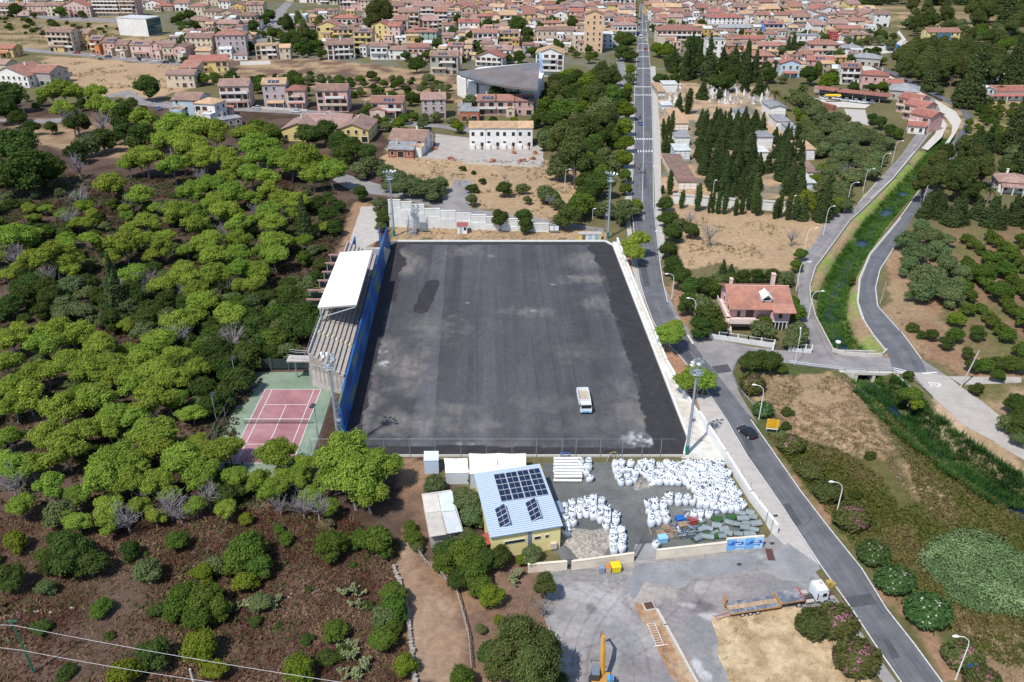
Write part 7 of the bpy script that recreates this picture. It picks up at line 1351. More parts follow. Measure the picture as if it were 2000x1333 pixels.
# town gardens and the scrubby slopes
fill(['ever', 'olive', 'shrub', 'green'], [(590, 125), (700, 130), (820, 140), (880, 165), (870, 215), (760, 205), (700, 205), (600, 175)], 9.5, (1.6, 3.6), 'trees on the scrubby slope', 48, (.7, 1.0), .8, seed=7)
fill(['ever', 'green', 'ever'], [(440, 120), (560, 125), (600, 150), (600, 200), (500, 190), (440, 175), (380, 165), (380, 150)], 9, (2.6, 4.8), 'garden trees between the houses', 24, (.8, 1.2), .8, seed=8)
fill(['ever', 'green', 'tall'], [(560, 30), (660, 30), (640, 75), (600, 112), (560, 100)], 10, (3, 5), 'garden trees between the houses', 22, (.9, 1.3), .8, seed=9)
for p in [('tall', 738, 35, 24), ('tall', 752, 25, 20), ('tall', 730, 50, 16), ('oak', 885, 65, 14), ('green', 882, 88, 12), ('oak', 1012, 50, 20), ('oak', 1030, 65, 14), ('oak', 1120, 48, 14), ('oak', 1112, 32, 9), ('oak', 368, 30, 12), ('green', 380, 50, 10), ('oak', 525, 30, 13), ('oak', 813, 127, 17), ('oak', 845, 200, 12), ('oak', 800, 195, 14), ('green', 872, 190, 12), ('oak', 970, 190, 24), ('oak', 1000, 196, 20), ('oak', 952, 186, 14), ('olive', 918, 200, 16), ('green', 720, 215, 14), ('green', 735, 238, 14), ('oak', 708, 225, 12), ('olive', 828, 232, 12), ('green', 808, 228, 10), ('oak', 1012, 112, 14), ('oak', 940, 118 - 20, 8), ('green', 880, 25, 8), ('oak', 920, 12, 8), ('oak', 1060, 8, 8), ('oak', 1095, 5, 10), ('palm', 1242, 10, 7), ('palm', 1312, 42, 11), ('oak', 1328, 12, 10), ('oak', 1290, 62, 14), ('oak', 1335, 55, 10), ('oak', 1350, 88, 20), ('oak', 1370, 92, 18), ('lime', 1285, 98, 16), ('lime', 1305, 100, 16), ('green', 1378, 78, 8), ('green', 1400, 78, 10), ('olive', 1507, 82, 9), ('green', 1503, 84, 9), ('oak', 1520, 22, 11), ('oak', 1370, 25, 7), ('green', 1560, 10, 6), ('lime', 1604, 74, 11), ('oak', 1435, 112, 13), ('oak', 1452, 112, 12), ('oak', 1468, 98, 9), ('conifer', 1535, 112, 8), ('conifer', 1548, 105, 8), ('oak', 1515, 130, 12), ('oak', 1580, 148, 20), ('oak', 1625, 150, 16), ('lime', 1618, 160, 20), ('oak', 1668, 172, 13), ('oak', 1700, 172, 10), ('green', 1722, 172, 14), ('oak', 1745, 72, 9), ('oak', 1717, 98, 6), ('oak', 1395, 140, 10), ('oak', 30, 20, 14), ('green', 118, 24, 12), ('oak', 160, 28, 8), ('oak', 55, 42, 8), ('oak', 105, 50, 10)]: at_(*p, 'garden trees between the houses')
# cemetery cypresses
def cz(x, y): return 1270 + x / 4.4425, 140 + y / 4.4425
for (x, yb_, yt, wz) in [(265, 1190, 1035, 50), (405, 1210, 970, 60), (505, 1230, 1050, 34), (540, 1230, 1040, 34), (585, 1235, 1050, 50), (640, 1240, 980, 50), (700, 1165, 970, 45), (735, 1250, 1110, 46), (790, 1240, 1100, 46), (845, 1200, 1030, 50), (885, 1230, 900, 60), (925, 1250, 1050, 60), (1075, 1280, 1100, 45), (1115, 1270, 1050, 50), (1190, 1290, 1060, 64), (1250, 1290, 1080, 60), (110, 595, 410, 40), (140, 600, 390, 40), (175, 600, 345, 44), (115, 705, 590, 50), (150, 705, 600, 50), (185, 705, 590, 50), (165, 1070, 860, 55), (320, 370, 150, 70), (600, 250, 160, 60), (820, 620, 440, 60), (1270, 600, 450, 60), (740, 600, 440, 70), (105, 1060, 990, 30)]:
    (a, b), (_, c) = cz(x, yb_), cz(x, yt); q = G(a, b); h = hgt(a, b, c); pr = PROTO['cypress'][random.randrange(4)]; sw = wz / 4.4425 * mpp(b) / 2 / 1.25; plant('cypress', q.x, q.y, sw, DESC['cypress'], 'cypresses in the cemetery', h / 12.4)
for (x, yb_, yt, wz) in [(240, 350, 185, 90), (1310, 1290, 1060, 110), (1470, 1300, 1090, 130), (75, 130, 10, 90), (120, 120, 20, 70), (820, 180, 0, 90), (930, 215, 20, 130), (1000, 160, 80, 60), (620, 190, 5, 120), (680, 180, 15, 110), (540, 170, 15, 100), (450, 240, 60, 110), (210, 130, 0, 70), (1010, 870, 700, 120), (1120, 950, 600, 90), (1180, 900, 560, 80), (900, 480, 330, 110), (960, 560, 350, 110), (1220, 1040, 880, 150)]:
    (a, b), (_, c) = cz(x, yb_), cz(x, yt); q = G(a, b); h = hgt(a, b, c); sw = wz / 4.4425 * mpp(b) / 2 / 2.6; plant('conifer', q.x, q.y, sw, DESC['conifer'], 'conifers in the cemetery', h / 12.6) if yt > 50 or x > 700 else plant('oak', q.x, q.y, sw * 1.1, DESC['oak'], 'conifers in the cemetery', h / 6.2)
fill(['conifer'], [cz(*p) for p in [(400, 420), (540, 300), (700, 300), (900, 420), (850, 560), (930, 860), (960, 1080), (820, 1120), (560, 1090), (470, 960), (430, 760)]], 5.2, (1.7, 2.5), 'conifers in the cemetery', 90, (.50, 1.0), .4, seed=10)
fill(['conifer'], [cz(*p) for p in [(1080, 620), (1200, 520), (1230, 700), (1330, 760), (1300, 1080), (1130, 1120), (1080, 950)]], 5.4, (1.6, 2.3), 'conifers in the cemetery', 40, (.5, 1.0), .4, seed=11)
fill(['ever', 'conifer', 'olive'], [(1300, 130), (1400, 128), (1500, 150), (1570, 165), (1500, 170), (1400, 160), (1310, 160)], 9, (2.5, 4), 'trees at the far side of the cemetery', 46, (.9, 1.3), .6, seed=12)
for (x, y) in [(1090, 200), (1230, 190), (1340, 150), (1180, 250), (1280, 250)]: (a, b) = cz(x, y); at_('palm', a, b - 4, 13, 'palms beside the cemetery')
fill(['olive', 'olive', 'acacia'], [(1548, 188), (1600, 215), (1650, 250), (1700, 268), (1748, 285), (1728, 325), (1690, 365), (1650, 400), (1628, 410), (1600, 380), (1582, 300), (1562, 240)], 6.4, (2.6, 4.0), 'olive grove beside the cemetery', 150, (.7, 1.0), .6, seed=13)
fill(['lime', 'olive'], [(1540, 212), (1560, 212), (1605, 300), (1590, 310), (1560, 280)], 5.4, (1.8, 2.6), 'yellow green trees along the cemetery edge', 26, (.8, 1.1), .6, seed=14)
fill(['lime', 'olive', 'ever'], [(1590, 345), (1625, 350), (1650, 385), (1640, 412), (1590, 425), (1560, 405), (1590, 390)], 6, (2.0, 3.4), 'trees by the lane mouth', 26, (.8, 1.1), .6, seed=15)
for p in [('lime', 1605, 330, 12), ('bare', 1655, 335, 16), ('conifer', 1605, 425, 18), ('oak', 1630, 412, 12), ('oak', 1740, 30 + 225, 14), ('oak', 1720, 240, 14), ('oak', 1705, 232, 12), ('green', 1755, 262, 12), ('olive', 1650, 404, 16)]: at_(*p, 'trees by the lane mouth')
# right hand side
for p in [(1772, 470, 26), (1790, 495, 30), (1775, 520, 26), (1810, 540, 34), (1835, 560, 34), (1800, 570, 30), (1850, 520, 28), (1830, 490, 26), (1855, 580, 28), (1880, 535, 22), (1815, 465, 26), (1845, 470, 20), (1800, 445, 22), (1870, 560, 24)]: at_('acacia', *p, 'grey green thicket right of the stream road', .9)
fill(['conifer'], [(1800, 410), (1860, 425), (2040, 425), (2040, 450), (1850, 452), (1795, 440)], 5.2, (2.0, 2.8), 'dark conifer hedge at the right', 40, (.55, .75), .35, seed=16)
fill(['ever', 'tall', 'ever'], [(1800, 360), (1840, 310), (1880, 300), (1920, 330), (1910, 400), (1830, 410), (1790, 400)], 6.8, (2.6, 4.2), 'dark trees beside the stream road', 40, (.8, 1.2), .55, seed=17)
at_('palm', 1881, 352, 20, 'palms beside the cemetery'); at_('palm', 1935, 372, 14, 'palms beside the cemetery')
fill(['ever', 'conifer', 'green', 'olive'], [(1930, 290), (2040, 280), (2040, 350), (1960, 350), (1940, 330)], 8, (3, 4.4), 'trees at the right edge', 30, (.8, 1.2), .6, seed=18)
fill(['citrus'], [(1878, 248), (1925, 205), (2040, 205), (2040, 285), (1900, 290)], 7.2, (1.5, 2.3), 'orchard trees on bare soil', 50, (.8, 1.1), .6, seed=19)
W = pxy([(1885, 470), (2060, 470), (2060, 700), (1950, 700), (1880, 640), (1865, 600)]); rs = random.Random(40)
a0 = G(1880, 470); n = 0
for i in range(-4, 16):
    for j in range(0, 26):
        X_, Y_ = a0.x + i * 7.2 - j * .3 + rs.uniform(-.3, .3), a0.y - j * 3.3 + rs.uniform(-.4, .4)
        if inside(W, np.array([X_]), np.array([Y_]))[0] and rs.random() < .92 and n < 190: n += 1; r = rs.uniform(1.7, 2.3); plant(rs.choice(['citrus', 'citrus', 'citrus', 'green' if rs.random() < .3 else 'citrus']), X_, Y_, r / 2.2, DESC['citrus'], 'orchard rows right of the stream', r / 2.2 * .95)
for p in [('lime', 1870, 625, 18), ('oak', 1910, 650, 18), ('green', 1865, 655, 18), ('oak', 1850, 670, 16), ('oak', 1820, 655, 14), ('green', 1890, 605, 16), ('oak', 1900, 715, 16), ('green', 1925, 715, 18), ('oak', 1950, 712, 18), ('green', 1975, 712, 20), ('oak', 1995, 715, 20), ('oak', 1890, 690, 14), ('oak', 1985, 790, 26), ('olive', 1970, 830, 22), ('oak', 1995, 820, 24), ('acacia', 1990, 860, 18), ('oak', 1905, 540, 12), ('lime', 1830, 502, 10), ('oak', 1885, 530 + 4, 14)]: at_(*p, 'trees round the orchard')
# eucalyptus belt and the far plain
fill(['tall'], [(1735, 140), (1760, 115), (1830, 108), (1880, 118), (1945, 130), (1950, 170), (1850, 178), (1795, 172), (1750, 160)], 9.5, (4.0, 5.6), 'tall trees in the belt beyond the channel', 80, (.72, .95), .6, seed=20)
for p in [('conifer', 1813, 178, 16), ('conifer', 1892, 212, 24), ('conifer', 1880, 200, 20), ('oak', 1930, 225, 14), ('conifer', 1970, 172, 20), ('oak', 1950, 180, 14), ('oak', 1915, 215, 12), ('olive', 1835, 178, 10)]: at_(*p, 'trees near the white portico')
fill(['ever', 'shrub', 'green'], [(1665, 105), (1715, 105), (1725, 130), (1700, 120), (1668, 112)], 8, (2.5, 4), 'trees inside the channel bend', 20, (.7, 1.0), .7, seed=21)
fill(['tall', 'tall', 'conifer'], [(1600, -8), (1900, -8), (2040, -8), (2040, 60), (1920, 55), (1900, 15), (1820, 12), (1760, 12), (1600, 6)], 15, (4.5, 7), 'distant trees along the far plain', 110, (.55, .8), .6, seed=22)
fill(['tall', 'green', 'olive', 'acacia'], [(1760, 30), (1900, 45), (2040, 70), (2040, 125), (1900, 100), (1860, 85), (1790, 78), (1760, 60)], 13, (3.5, 5.5), 'distant hedge trees', 110, (.7, 1.0), .6, seed=23)
fill(['green', 'acacia', 'ever'], [(1900, 100), (2040, 130), (2040, 170), (1960, 150), (1900, 130)], 10, (3, 4.5), 'distant hedge trees', 30, (.7, 1.0), .6, seed=24)
fill(['ever', 'shrub'], [(0, 28), (240, 55), (250, 66), (60, 70), (0, 60)], 15, (1.4, 3.4), 'scattered trees on the upper slope', 34, (.6, .8), 1, seed=25)
fill(['laurel', 'green', 'ever', 'citrus'], [(345, 0), (1240, 0), (1240, 120), (1000, 140), (340, 100)], 15, (2.0, 4.4), 'garden trees between the houses', 170, (.8, 1.3), 1, seed=26)
fill(['laurel', 'olive', 'laurel', 'citrus'], [(1265, 0), (1700, 0), (1740, 100), (1600, 160), (1280, 120)], 15, (2.0, 4.0), 'garden trees between the houses', 130, (.8, 1.2), 1, seed=27)
fill(['ever', 'olive', 'shrub', 'green'], [(1740, 640), (1800, 690), (1880, 740), (1990, 740), (1990, 760), (1900, 760)], 9, (1.2, 2.2), 'shrubs right of the stream road', 14, (.7, 1), 1, seed=28)
fill(['ever', 'green', 'olive'], [(150, 120), (400, 120), (420, 130), (200, 114)], 12, (1.2, 2.4), 'garden trees between the houses', 14, (.7, 1), 1, seed=29)
fill(['ever', 'green', 'olive', 'lime'], [(700, 235), (900, 240), (1040, 232), (1060, 250), (900, 262), (740, 262)], 11, (1.6, 3.2), 'garden trees between the houses', 24, (.8, 1.1), 1, seed=30)
fill(['ever', 'oak', 'olive', 'green'], [(1960, 760), (2060, 760), (2060, 900), (2000, 880), (1950, 820)], 6.5, (2.2, 3.4), 'trees at the right edge', 20, (.8, 1.1), .6, seed=31)
fill(['acacia', 'green', 'ever', 'olive'], [(1880, 165), (1960, 165), (2040, 200), (2040, 165), (1960, 130)], 10, (3, 4.6), 'distant hedge trees', 20, (.7, 1.0), .6, seed=32)
fill(['ever', 'green', 'conifer', 'olive'], [(1880, 290), (1930, 285), (1930, 330), (1900, 330)], 6, (2.2, 3.2), 'dark trees beside the stream road', 16, (.7, 1.0), .6, seed=33)
# ---------------------------------------------------------------- stuff: scrub, grass, reeds
def tuft(n, h, w, seed, spread=.5, lean=.5):
    rs = np.random.RandomState(seed); V = []; 
    for k in range(n):
        a = rs.uniform(0, 6.28); b = np.array((rs.uniform(-spread, spread), rs.uniform(-spread, spread), 0)); d = np.array((math.cos(a) * lean, math.sin(a) * lean, 1)) * h * rs.uniform(.6, 1.2); s = np.array((-math.sin(a), math.cos(a), rs.uniform(-.3, .3))) * w
        V += [b - s, b + s, b + d + s * .35, b + d - s * .35]
    return np.array(V)
def bushlet(n, r, s, seed):
    rs = np.random.RandomState(seed); d = sphere_pts(n, rs); d[:, 2] = np.abs(d[:, 2]); p = d * r * rs.uniform(.7, 1.05, n)[:, None] * np.array((1, 1, .75)); nr = d + rs.normal(size=(n, 3)) * .4; nr /= np.linalg.norm(nr, axis=1)[:, None]; t = np.cross(nr, rs.normal(size=(n, 3))); t /= np.linalg.norm(t, axis=1)[:, None]; b = np.cross(nr, t)
    return np.stack([p - t * s - b * s * .6, p + t * s - b * s * .5, p + t * s + b * s * .6, p - t * s + b * s * .7], 1).reshape(-1, 3)
def scatter(name, polys, dens, protos, smin, smax, c1, c2, seed, holes=(), thr=None, nsc=.12, zfun=None):
    rs = np.random.RandomState(seed); PX = []; 
    for poly in polys:
        W = pxy(poly); x0, x1 = min(p[0] for p in W), max(p[0] for p in W); y0, y1 = min(p[1] for p in W), max(p[1] for p in W); n = int((x1 - x0) * (y1 - y0) * dens); x = rs.uniform(x0, x1, n); y = rs.uniform(y0, y1, n); k = inside(W, x, y)
        for h in holes: k &= ~inside(h, x, y)
        if thr is not None: k &= fbm(x * nsc + seed, y * nsc, 4) + rs.uniform(-.06, .06, n) > thr
        PX.append(np.stack([x[k], y[k]], 1))
    Pp = np.concatenate(PX); n = len(Pp)
    if n == 0: return
    z = np.zeros(n) if zfun is None else zfun(Pp[:, 0], Pp[:, 1]); s = rs.uniform(smin, smax, n); a = rs.uniform(0, 6.28, n); which = rs.randint(0, len(protos), n); VV = []; CC = []
    mixn = np.clip((fbm(Pp[:, 0] * .22, Pp[:, 1] * .22 + seed, 3) - .35) * 3.2, 0, 1)
    for w_, T in enumerate(protos):
        k = which == w_; m = k.sum()
        if not m: continue
        ca, sa = np.cos(a[k]), np.sin(a[k]); X = T[None, :, 0] * ca[:, None] - T[None, :, 1] * sa[:, None]; Y = T[None, :, 0] * sa[:, None] + T[None, :, 1] * ca[:, None]; Z = np.broadcast_to(T[None, :, 2], X.shape); ss = s[k][:, None]
        VV.append(np.stack([X * ss + Pp[k, 0][:, None], Y * ss + Pp[k, 1][:, None], Z * ss + z[k][:, None]], -1).reshape(-1, 3))
        c = (np.array(c1)[None] * (1 - mixn[k][:, None]) + np.array(c2)[None] * mixn[k][:, None]) * rs.uniform(.75, 1.3, (m, 1)); q = T.shape[0] // 4; CC.append(np.repeat(np.repeat(c, q, 0) * rs.uniform(.8, 1.2, (m * q, 1)), 4, 0))
    V = np.concatenate(VV); C = np.concatenate(CC); o = ob(name, np_mesh(name, V, np.arange(len(V)).reshape(-1, 4), col=C, mat=ML)); o['kind'] = 'stuff'; print(name, n, len(V) // 2, 'tris'); return o
path_hole = pxy([(790, 1040), (850, 1090), (905, 1200), (930, 1340), (812, 1340), (800, 1200), (770, 1120)])
BL = [bushlet(9, .5, .14, 1), bushlet(10, .5, .13, 2), bushlet(8, .45, .15, 3)]; TF = [tuft(9, .5, .05, 4), tuft(9, .55, .045, 5)]
scatter('bracken_scrub', [[(-80, 1000), (330, 1000), (640, 990), (770, 1060), (790, 1120), (800, 1340), (-80, 1340)]], 8.5, BL, .45, 1.15, (.112, .054, .036), (.21, .135, .085), 31, [path_hole], .10)
scatter('bracken_scrub', [[(-60, 340), (640, 350), (680, 420), (600, 620), (470, 800), (450, 900), (640, 1000), (-80, 1000)]], 1.5, BL, .7, 1.8, (.10, .058, .038), (.09, .115, .045), 32, (), .34)
scatter('green_scrub', [[(-80, 1000), (640, 1000), (780, 1060), (800, 1340), (-80, 1340)]], 2.0, BL, .5, 1.3, (.065, .08, .03), (.12, .125, .05), 33, [path_hole], .52)
scatter('bramble_thicket', [[(1520, 880), (1600, 905), (1700, 920), (1745, 1000), (1800, 980), (1760, 880), (1720, 790), (1690, 770), (1800, 870), (1900, 950), (2080, 1060), (2080, 1300), (1960, 1300), (1850, 1230), (1790, 1180), (1700, 1060), (1600, 960)], [(1500, 850), (1570, 862), (1640, 880), (1720, 930), (1760, 1000), (1790, 1080), (1760, 1040), (1640, 960), (1700, 1060), (1800, 1190), (1760, 1180), (1660, 1060), (1560, 930)]], 7.0, BL, .5, 1.2, (.092, .118, .030), (.180, .165, .058), 34, (), .08)
scatter('dry_weeds', [[(1470, 735), (1650, 735), (1710, 790), (1770, 880), (1850, 960), (1880, 1010), (1760, 900), (1560, 880), (1500, 800)], [(1860, 1220), (2050, 1240), (2050, 1340), (1900, 1340)], [(1700, 860), (1800, 940), (1860, 1030), (1780, 980)]], 4.0, TF + BL[:1], .4, 1.0, (.32, .25, .15), (.20, .17, .08), 35, (), .36)
scatter('dry_weeds', [[(1395, 1210), (1560, 1185), (1640, 1255), (1715, 1340), (1425, 1340)], [(770, 438), (1170, 448), (1185, 468), (770, 468)], [(1235, 1175), (1275, 1178), (1375, 1340), (1325, 1340)], [(930, 1160), (1100, 1150), (1060, 1250), (930, 1300)]], 1.6, TF, .3, .8, (.34, .27, .17), (.24, .18, .10), 36, (), .45)
scatter('dry_weeds', [[(1330, 425), (1600, 440), (1600, 470), (1545, 530), (1345, 520)], [(780, 310), (1060, 315), (1120, 340), (1100, 440), (900, 400), (760, 340)], [(120, 120), (380, 130), (420, 150), (300, 190), (160, 165)], [(0, 28), (240, 55), (330, 95), (100, 92), (0, 80)], [(1740, 560), (1790, 690), (1960, 760), (1860, 740), (1760, 640)], [(1870, 750), (1990, 750), (1990, 860), (1940, 810)]], .5, TF + BL, .5, 1.3, (.25, .20, .12), (.17, .15, .06), 37, (), .55)
scatter('dry_weeds', [[(-80, 1000), (330, 1000), (640, 990), (770, 1060), (790, 1120), (800, 1340), (-80, 1340)]], 3.2, TF, .4, 1.1, (.20, .145, .085), (.125, .085, .05), 61, [path_hole], .30)
RD = [tuft(18, 1.1, .06, 6, .6, .8), tuft(18, 1.0, .07, 7, .6, 1.0)]
scatter('reed_bed', [[(1815, 1065), (1860, 1040), (1930, 1045), (1990, 1080), (2060, 1110), (2060, 1215), (1960, 1200), (1890, 1190), (1840, 1150), (1800, 1105)]], 5.0, [bushlet(34, .8, .085, 9), bushlet(34, .95, .08, 10), bushlet(30, .7, .09, 11)], .7, 1.7, (.125, .185, .08), (.21, .28, .13), 38)
def cz_(x, y): return canal_depth(x, y) + .02
def canal_band(cl, w0, w1, dens, sc, c1, c2, seed, name, thr=None):
    rs = np.random.RandomState(seed); pts = []
    for a, b in zip(cl[:-1], cl[1:]):
        a, b = np.array(a[:2]), np.array(b[:2]); L_ = np.linalg.norm(b - a); n = int(L_ * (w1 - w0) * 2 * dens); t = rs.rand(n)[:, None]; nn = np.array((-(b - a)[1], (b - a)[0])) / L_; o_ = rs.uniform(w0, w1, n) * rs.choice([-1, 1], n); pts.append(a + (b - a) * t + nn * o_[:, None])
    Pp = np.concatenate(pts)
    if thr is not None: Pp = Pp[fbm(Pp[:, 0] * .16 + seed, Pp[:, 1] * .16, 3) > thr]
    Pp = Pp[~inside(pxy([(1580, 640), (1620, 700), (1650, 727), (1790, 730), (1740, 694), (1690, 697), (1640, 692), (1600, 620)]), Pp[:, 0], Pp[:, 1])]
    n = len(Pp); T = RD[0]; s = rs.uniform(*sc, n); a = rs.uniform(0, 6.28, n); ca, sa = np.cos(a), np.sin(a); z = cz_(Pp[:, 0], Pp[:, 1])
    X = T[None, :, 0] * ca[:, None] - T[None, :, 1] * sa[:, None]; Y = T[None, :, 0] * sa[:, None] + T[None, :, 1] * ca[:, None]; V = np.stack([X * s[:, None] + Pp[:, 0][:, None], Y * s[:, None] + Pp[:, 1][:, None], np.broadcast_to(T[None, :, 2], X.shape) * s[:, None] + z[:, None]], -1).reshape(-1, 3)
    mixn = np.clip((fbm(Pp[:, 0] * .3, Pp[:, 1] * .3, 3) - .3) * 2.5, 0, 1)[:, None]; c = (np.array(c1) * (1 - mixn) + np.array(c2) * mixn) * rs.uniform(.75, 1.3, (n, 1)); q = T.shape[0] // 4
    o = ob(name, np_mesh(name, V, np.arange(len(V)).reshape(-1, 4), col=np.repeat(c, q * 4, 0), mat=ML)); o['kind'] = 'stuff'; print(name, n)
canal_band(canal_up, 0, 3.3, 6.0, (.3, .7), (.045, .125, .024), (.09, .19, .035), 50, 'reeds', .36)
canal_band(canal_up, 1.0, 3.3, 3.0, (.3, .7), (.04, .11, .022), (.08, .17, .035), 52, 'reeds')
canal_band(canal_dn, 0, 5.6, 4.5, (.5, 1.0), (.03, .085, .022), (.07, .14, .035), 51, 'reeds', .34)
# ================================================================ bridge, rails, lamps
bt = thing('bridge', 'low concrete bridge with two dark openings where the junction crosses the stream', 'bridge', (0, 0, 0))
A, B = G(1650, 727), G(1768, 730); an = math.atan2((B - A).y, (B - A).x); L_ = (B - A).length
MB().box((A.x + B.x) / 2, (A.y + B.y) / 2 + .35, -.55, L_ + 2, .9, .60, an).obj('deck_edge', M_pale, bt)
for k, t_ in enumerate((.22, .52, .80)):
    c = A.lerp(B, t_); MB().box(c.x, c.y + 4.5, -2.7, .6 if k == 1 else .8, 9, 2.25, an).obj('pier', M_pale, bt)
mb = MB(); c = A.lerp(B, .1); mb.wall([A.lerp(B, .16), A + Vector((-1.5, .5, 0))], -2.6, -.1, .4); mb.wall([A.lerp(B, .84), G(1792, 770)], -2.6, .05, .4); mb.obj('wing_wall', M_pale, bt)
mb = MB(); c = A.lerp(B, .5); mb.box(c.x, c.y + 9.5, -2.7, L_ * .75, .4, 2.6, an); mb.obj('back_wall', M_conc, bt)
def rail(name, label, pts, h=.8, m=None, n=2, z=0):
    t = thing(name, label, 'railing', (0, 0, 0)); W = [G(*p) for p in pts]; b = MB()
    for a, c in zip(W[:-1], W[1:]):
        for k in range(n): zz = h * (1 - .42 * k) + z; b.tube([(a.x, a.y, zz), (c.x, c.y, zz)], .05, 4)
        m_ = max(1, int((c - a).length / 2.5))
        for k in range(m_): q = a.lerp(c, k / m_); MB().box(q.x, q.y, z, .1, .1, h).obj('post', m or M_steel, t)
    b.obj('rail', m or M_steel, t); return t
rail('guard_rail', 'thin steel guard rail curving round the inside of the junction', [(1441, 706), (1432, 722), (1430, 736), (1440, 760), (1470, 795)]); rail('guard_rail', 'grey guard rail between the junction road and the dry field', [(1540, 712), (1600, 720), (1650, 726), (1690, 729)], .9); rail('guard_rail', 'grey railing over the bridge openings', [(1692, 727), (1742, 727), (1768, 733)], 1.0); rail('guard_rail', 'guard rail right of the bridge down the stop marked lane', [(1770, 735), (1800, 758), (1820, 777)], .9)
def para(pts, label, h=.7, w=.3, m=None): o = MB().wall([G(*p) for p in pts], -.1, h, w).obj('parapet_wall', m or M_conc); tag(o, label, 'parapet')
para([(1626, 687), (1592, 622), (1582, 586), (1581, 562), (1592, 526), (1622, 486), (1658, 436), (1688, 408), (1742, 354), (1790, 296), (1814, 264)], 'long low parapet along the left bank of the reed filled stream')
para([(1626, 687), (1650, 694), (1690, 697), (1722, 697), (1731, 688)], 'white railed parapet at the near end of the stream enclosure', .8, .3, M_pale)
para([(1731, 688), (1705, 656), (1682, 620), (1674, 590), (1678, 546), (1698, 498), (1758, 426), (1808, 356), (1842, 300)], 'low pale kerb along the right bank of the stream', .3, .3, M_pale)
para([(1640, 97), (1692, 126), (1760, 158), (1814, 186), (1840, 198)], 'thin dark railing along the upper channel road', .8, .12, M_dark)
b_ = thing('marker_bollard', 'round white marker at the near end of the stream reeds', 'marker', tuple(G(1636, 674))); MB().cyl(0, 0, -1, .08, 1.6, 6).obj('post', M_steel, b_); MB().cyl(0, 0, .6, .55, .25, 12).obj('disc', M_white, b_)
M_lamp = mat('lamp_white', (.72, .72, .72), .4, .05, 2)
def street_lamp(px, py, h, rot, label, arm=1.5, w=.09):
    q = G(px, py); t = thing('street_lamp', label, 'street lamp', tuple(q), rot, 'street lamps'); pts = [(0, 0, 0), (0, 0, h * .82), (arm * .12, 0, h * .93), (arm * .5, 0, h), (arm, 0, h * 1.01)]
    MB().tube(pts, [w, w * .7, w * .6, w * .5, w * .5], 6).obj('pole', M_lamp, t); MB().tube([(arm - .1, 0, h * 1.005), (arm + .25, 0, h * 1.01), (arm + .7, 0, h)], [.08, .19, .1], 8).obj('lamp_head', M_lamp, t)
    if label is None: REG.append((t, 'white street lamp', None))
for a in [(1482, 820, 7.2, math.pi * .9, 'white street lamp beside the yellow billboard'), (1630, 1018, 7.4, math.pi * .95, 'white street lamp in front of the pink oleander by the straight road'), (1866, 1328, 7.4, math.pi * .97, 'white street lamp in the bottom right corner of the photo'), (1552, 713, 7.6, 1.3, 'white street lamp standing in the junction before the pink villa'), (1354, 640, 7, math.pi * .9, 'white street lamp on the brown bank left of the villa hedge'), (1312, 584, 6.5, math.pi, 'white street lamp beside the road curve above the bank lamp')]: street_lamp(*a)
for a in [(1291, 500, 7, math.pi, 1.5), (1555, 568, 7.6, 0, 1.8), (1578, 625, 7.2, 0, 1.8), (1570, 498, 7.6, 0, 1.8), (1608, 460, 8.5, .3, 1.5), (1654, 403, 7.6, 0, 1.8), (1685, 376, 7.8, 0, 1.8), (1717, 346, 8.2, 0, 1.8), (1742, 320, 8.2, 0, 1.8), (1285, 372, 8, math.pi, 1.5), (1546, 410, 4.5, 0, .3), (1392, 382, 5, 0, .2), (1103, 375, 7.5, 0, 1.2), (1157, 430, 3.5, 0, .2), (120, 236, 7.5, 3, 1.2), (48, 222, 7, 3, 1.2), (487, 213, 7.5, 3, 1.0), (265, 70, 7, 0, .8), (1440, 125, 5, 0, 1.2), (1013, 122, 7, 0, 1.6), (715, 228, 7, 0, .3), (1400, 655, 0.01, 0, .1)][:-1]: street_lamp(a[0], a[1], a[2], a[3], None, a[4])
# slim timber pylons, banners, signs
q = G(1506, 846); t = thing('billboard', 'yellow roadside billboard with rows of small direction plates', 'billboard', (q.x, q.y, 0), R(-10))
for s_ in (-1, 1): MB().box(s_ * .9, 0, 0, .1, .1, 3.0).obj('post', M_steel, t)
for k in range(6): pl_ = MB().box(0, -.08, 1.1 + k * .32, 2.1, .05, .29).obj('sign_plate', mat('billboard_yellow', (.75, .42, .02), .5, .05), t); MB().box(-.1, -.115, 1.2 + k * .32, 1.5, .015, .06).obj('print', mat('sign_print', (.25, .12, .03), .6, .05), pl_)
MB().box(0, -.08, .85, 2.1, .05, .2).obj('lower_plate', M_white, t)
t = thing('direction_sign', 'small blue sign beside the bottom right street lamp', 'sign', tuple(G(1892, 1322))); MB().cyl(0, 0, 0, .05, 1.6, 6).obj('post', M_steel, t); MB().box(0, 0, 1.5, 1.1, .06, .8).obj('plate', M_blue, t)
t = thing('utility_pole', 'leaning pale utility pole beside the gravel track junction', 'pole', tuple(G(1876, 757))); MB().tube([(0, 0, 0), (1.6, .3, 8.2)], [.16, .11], 7).obj('pole', M_conc, t)
t = thing('utility_pole', 'thin pale utility pole beside the stream road near the dark trees', 'pole', tuple(G(1795, 418))); MB().tube([(0, 0, 0), (.6, 0, 9)], [.14, .1], 7).obj('pole', M_conc, t)
t = thing('utility_pole', 'short dark pole on the sandy verge inside the road bend', 'pole', tuple(G(1719, 594))); MB().tube([(0, 0, 0), (.2, 0, 6)], [.09, .06], 7).obj('pole', M_conc, t)
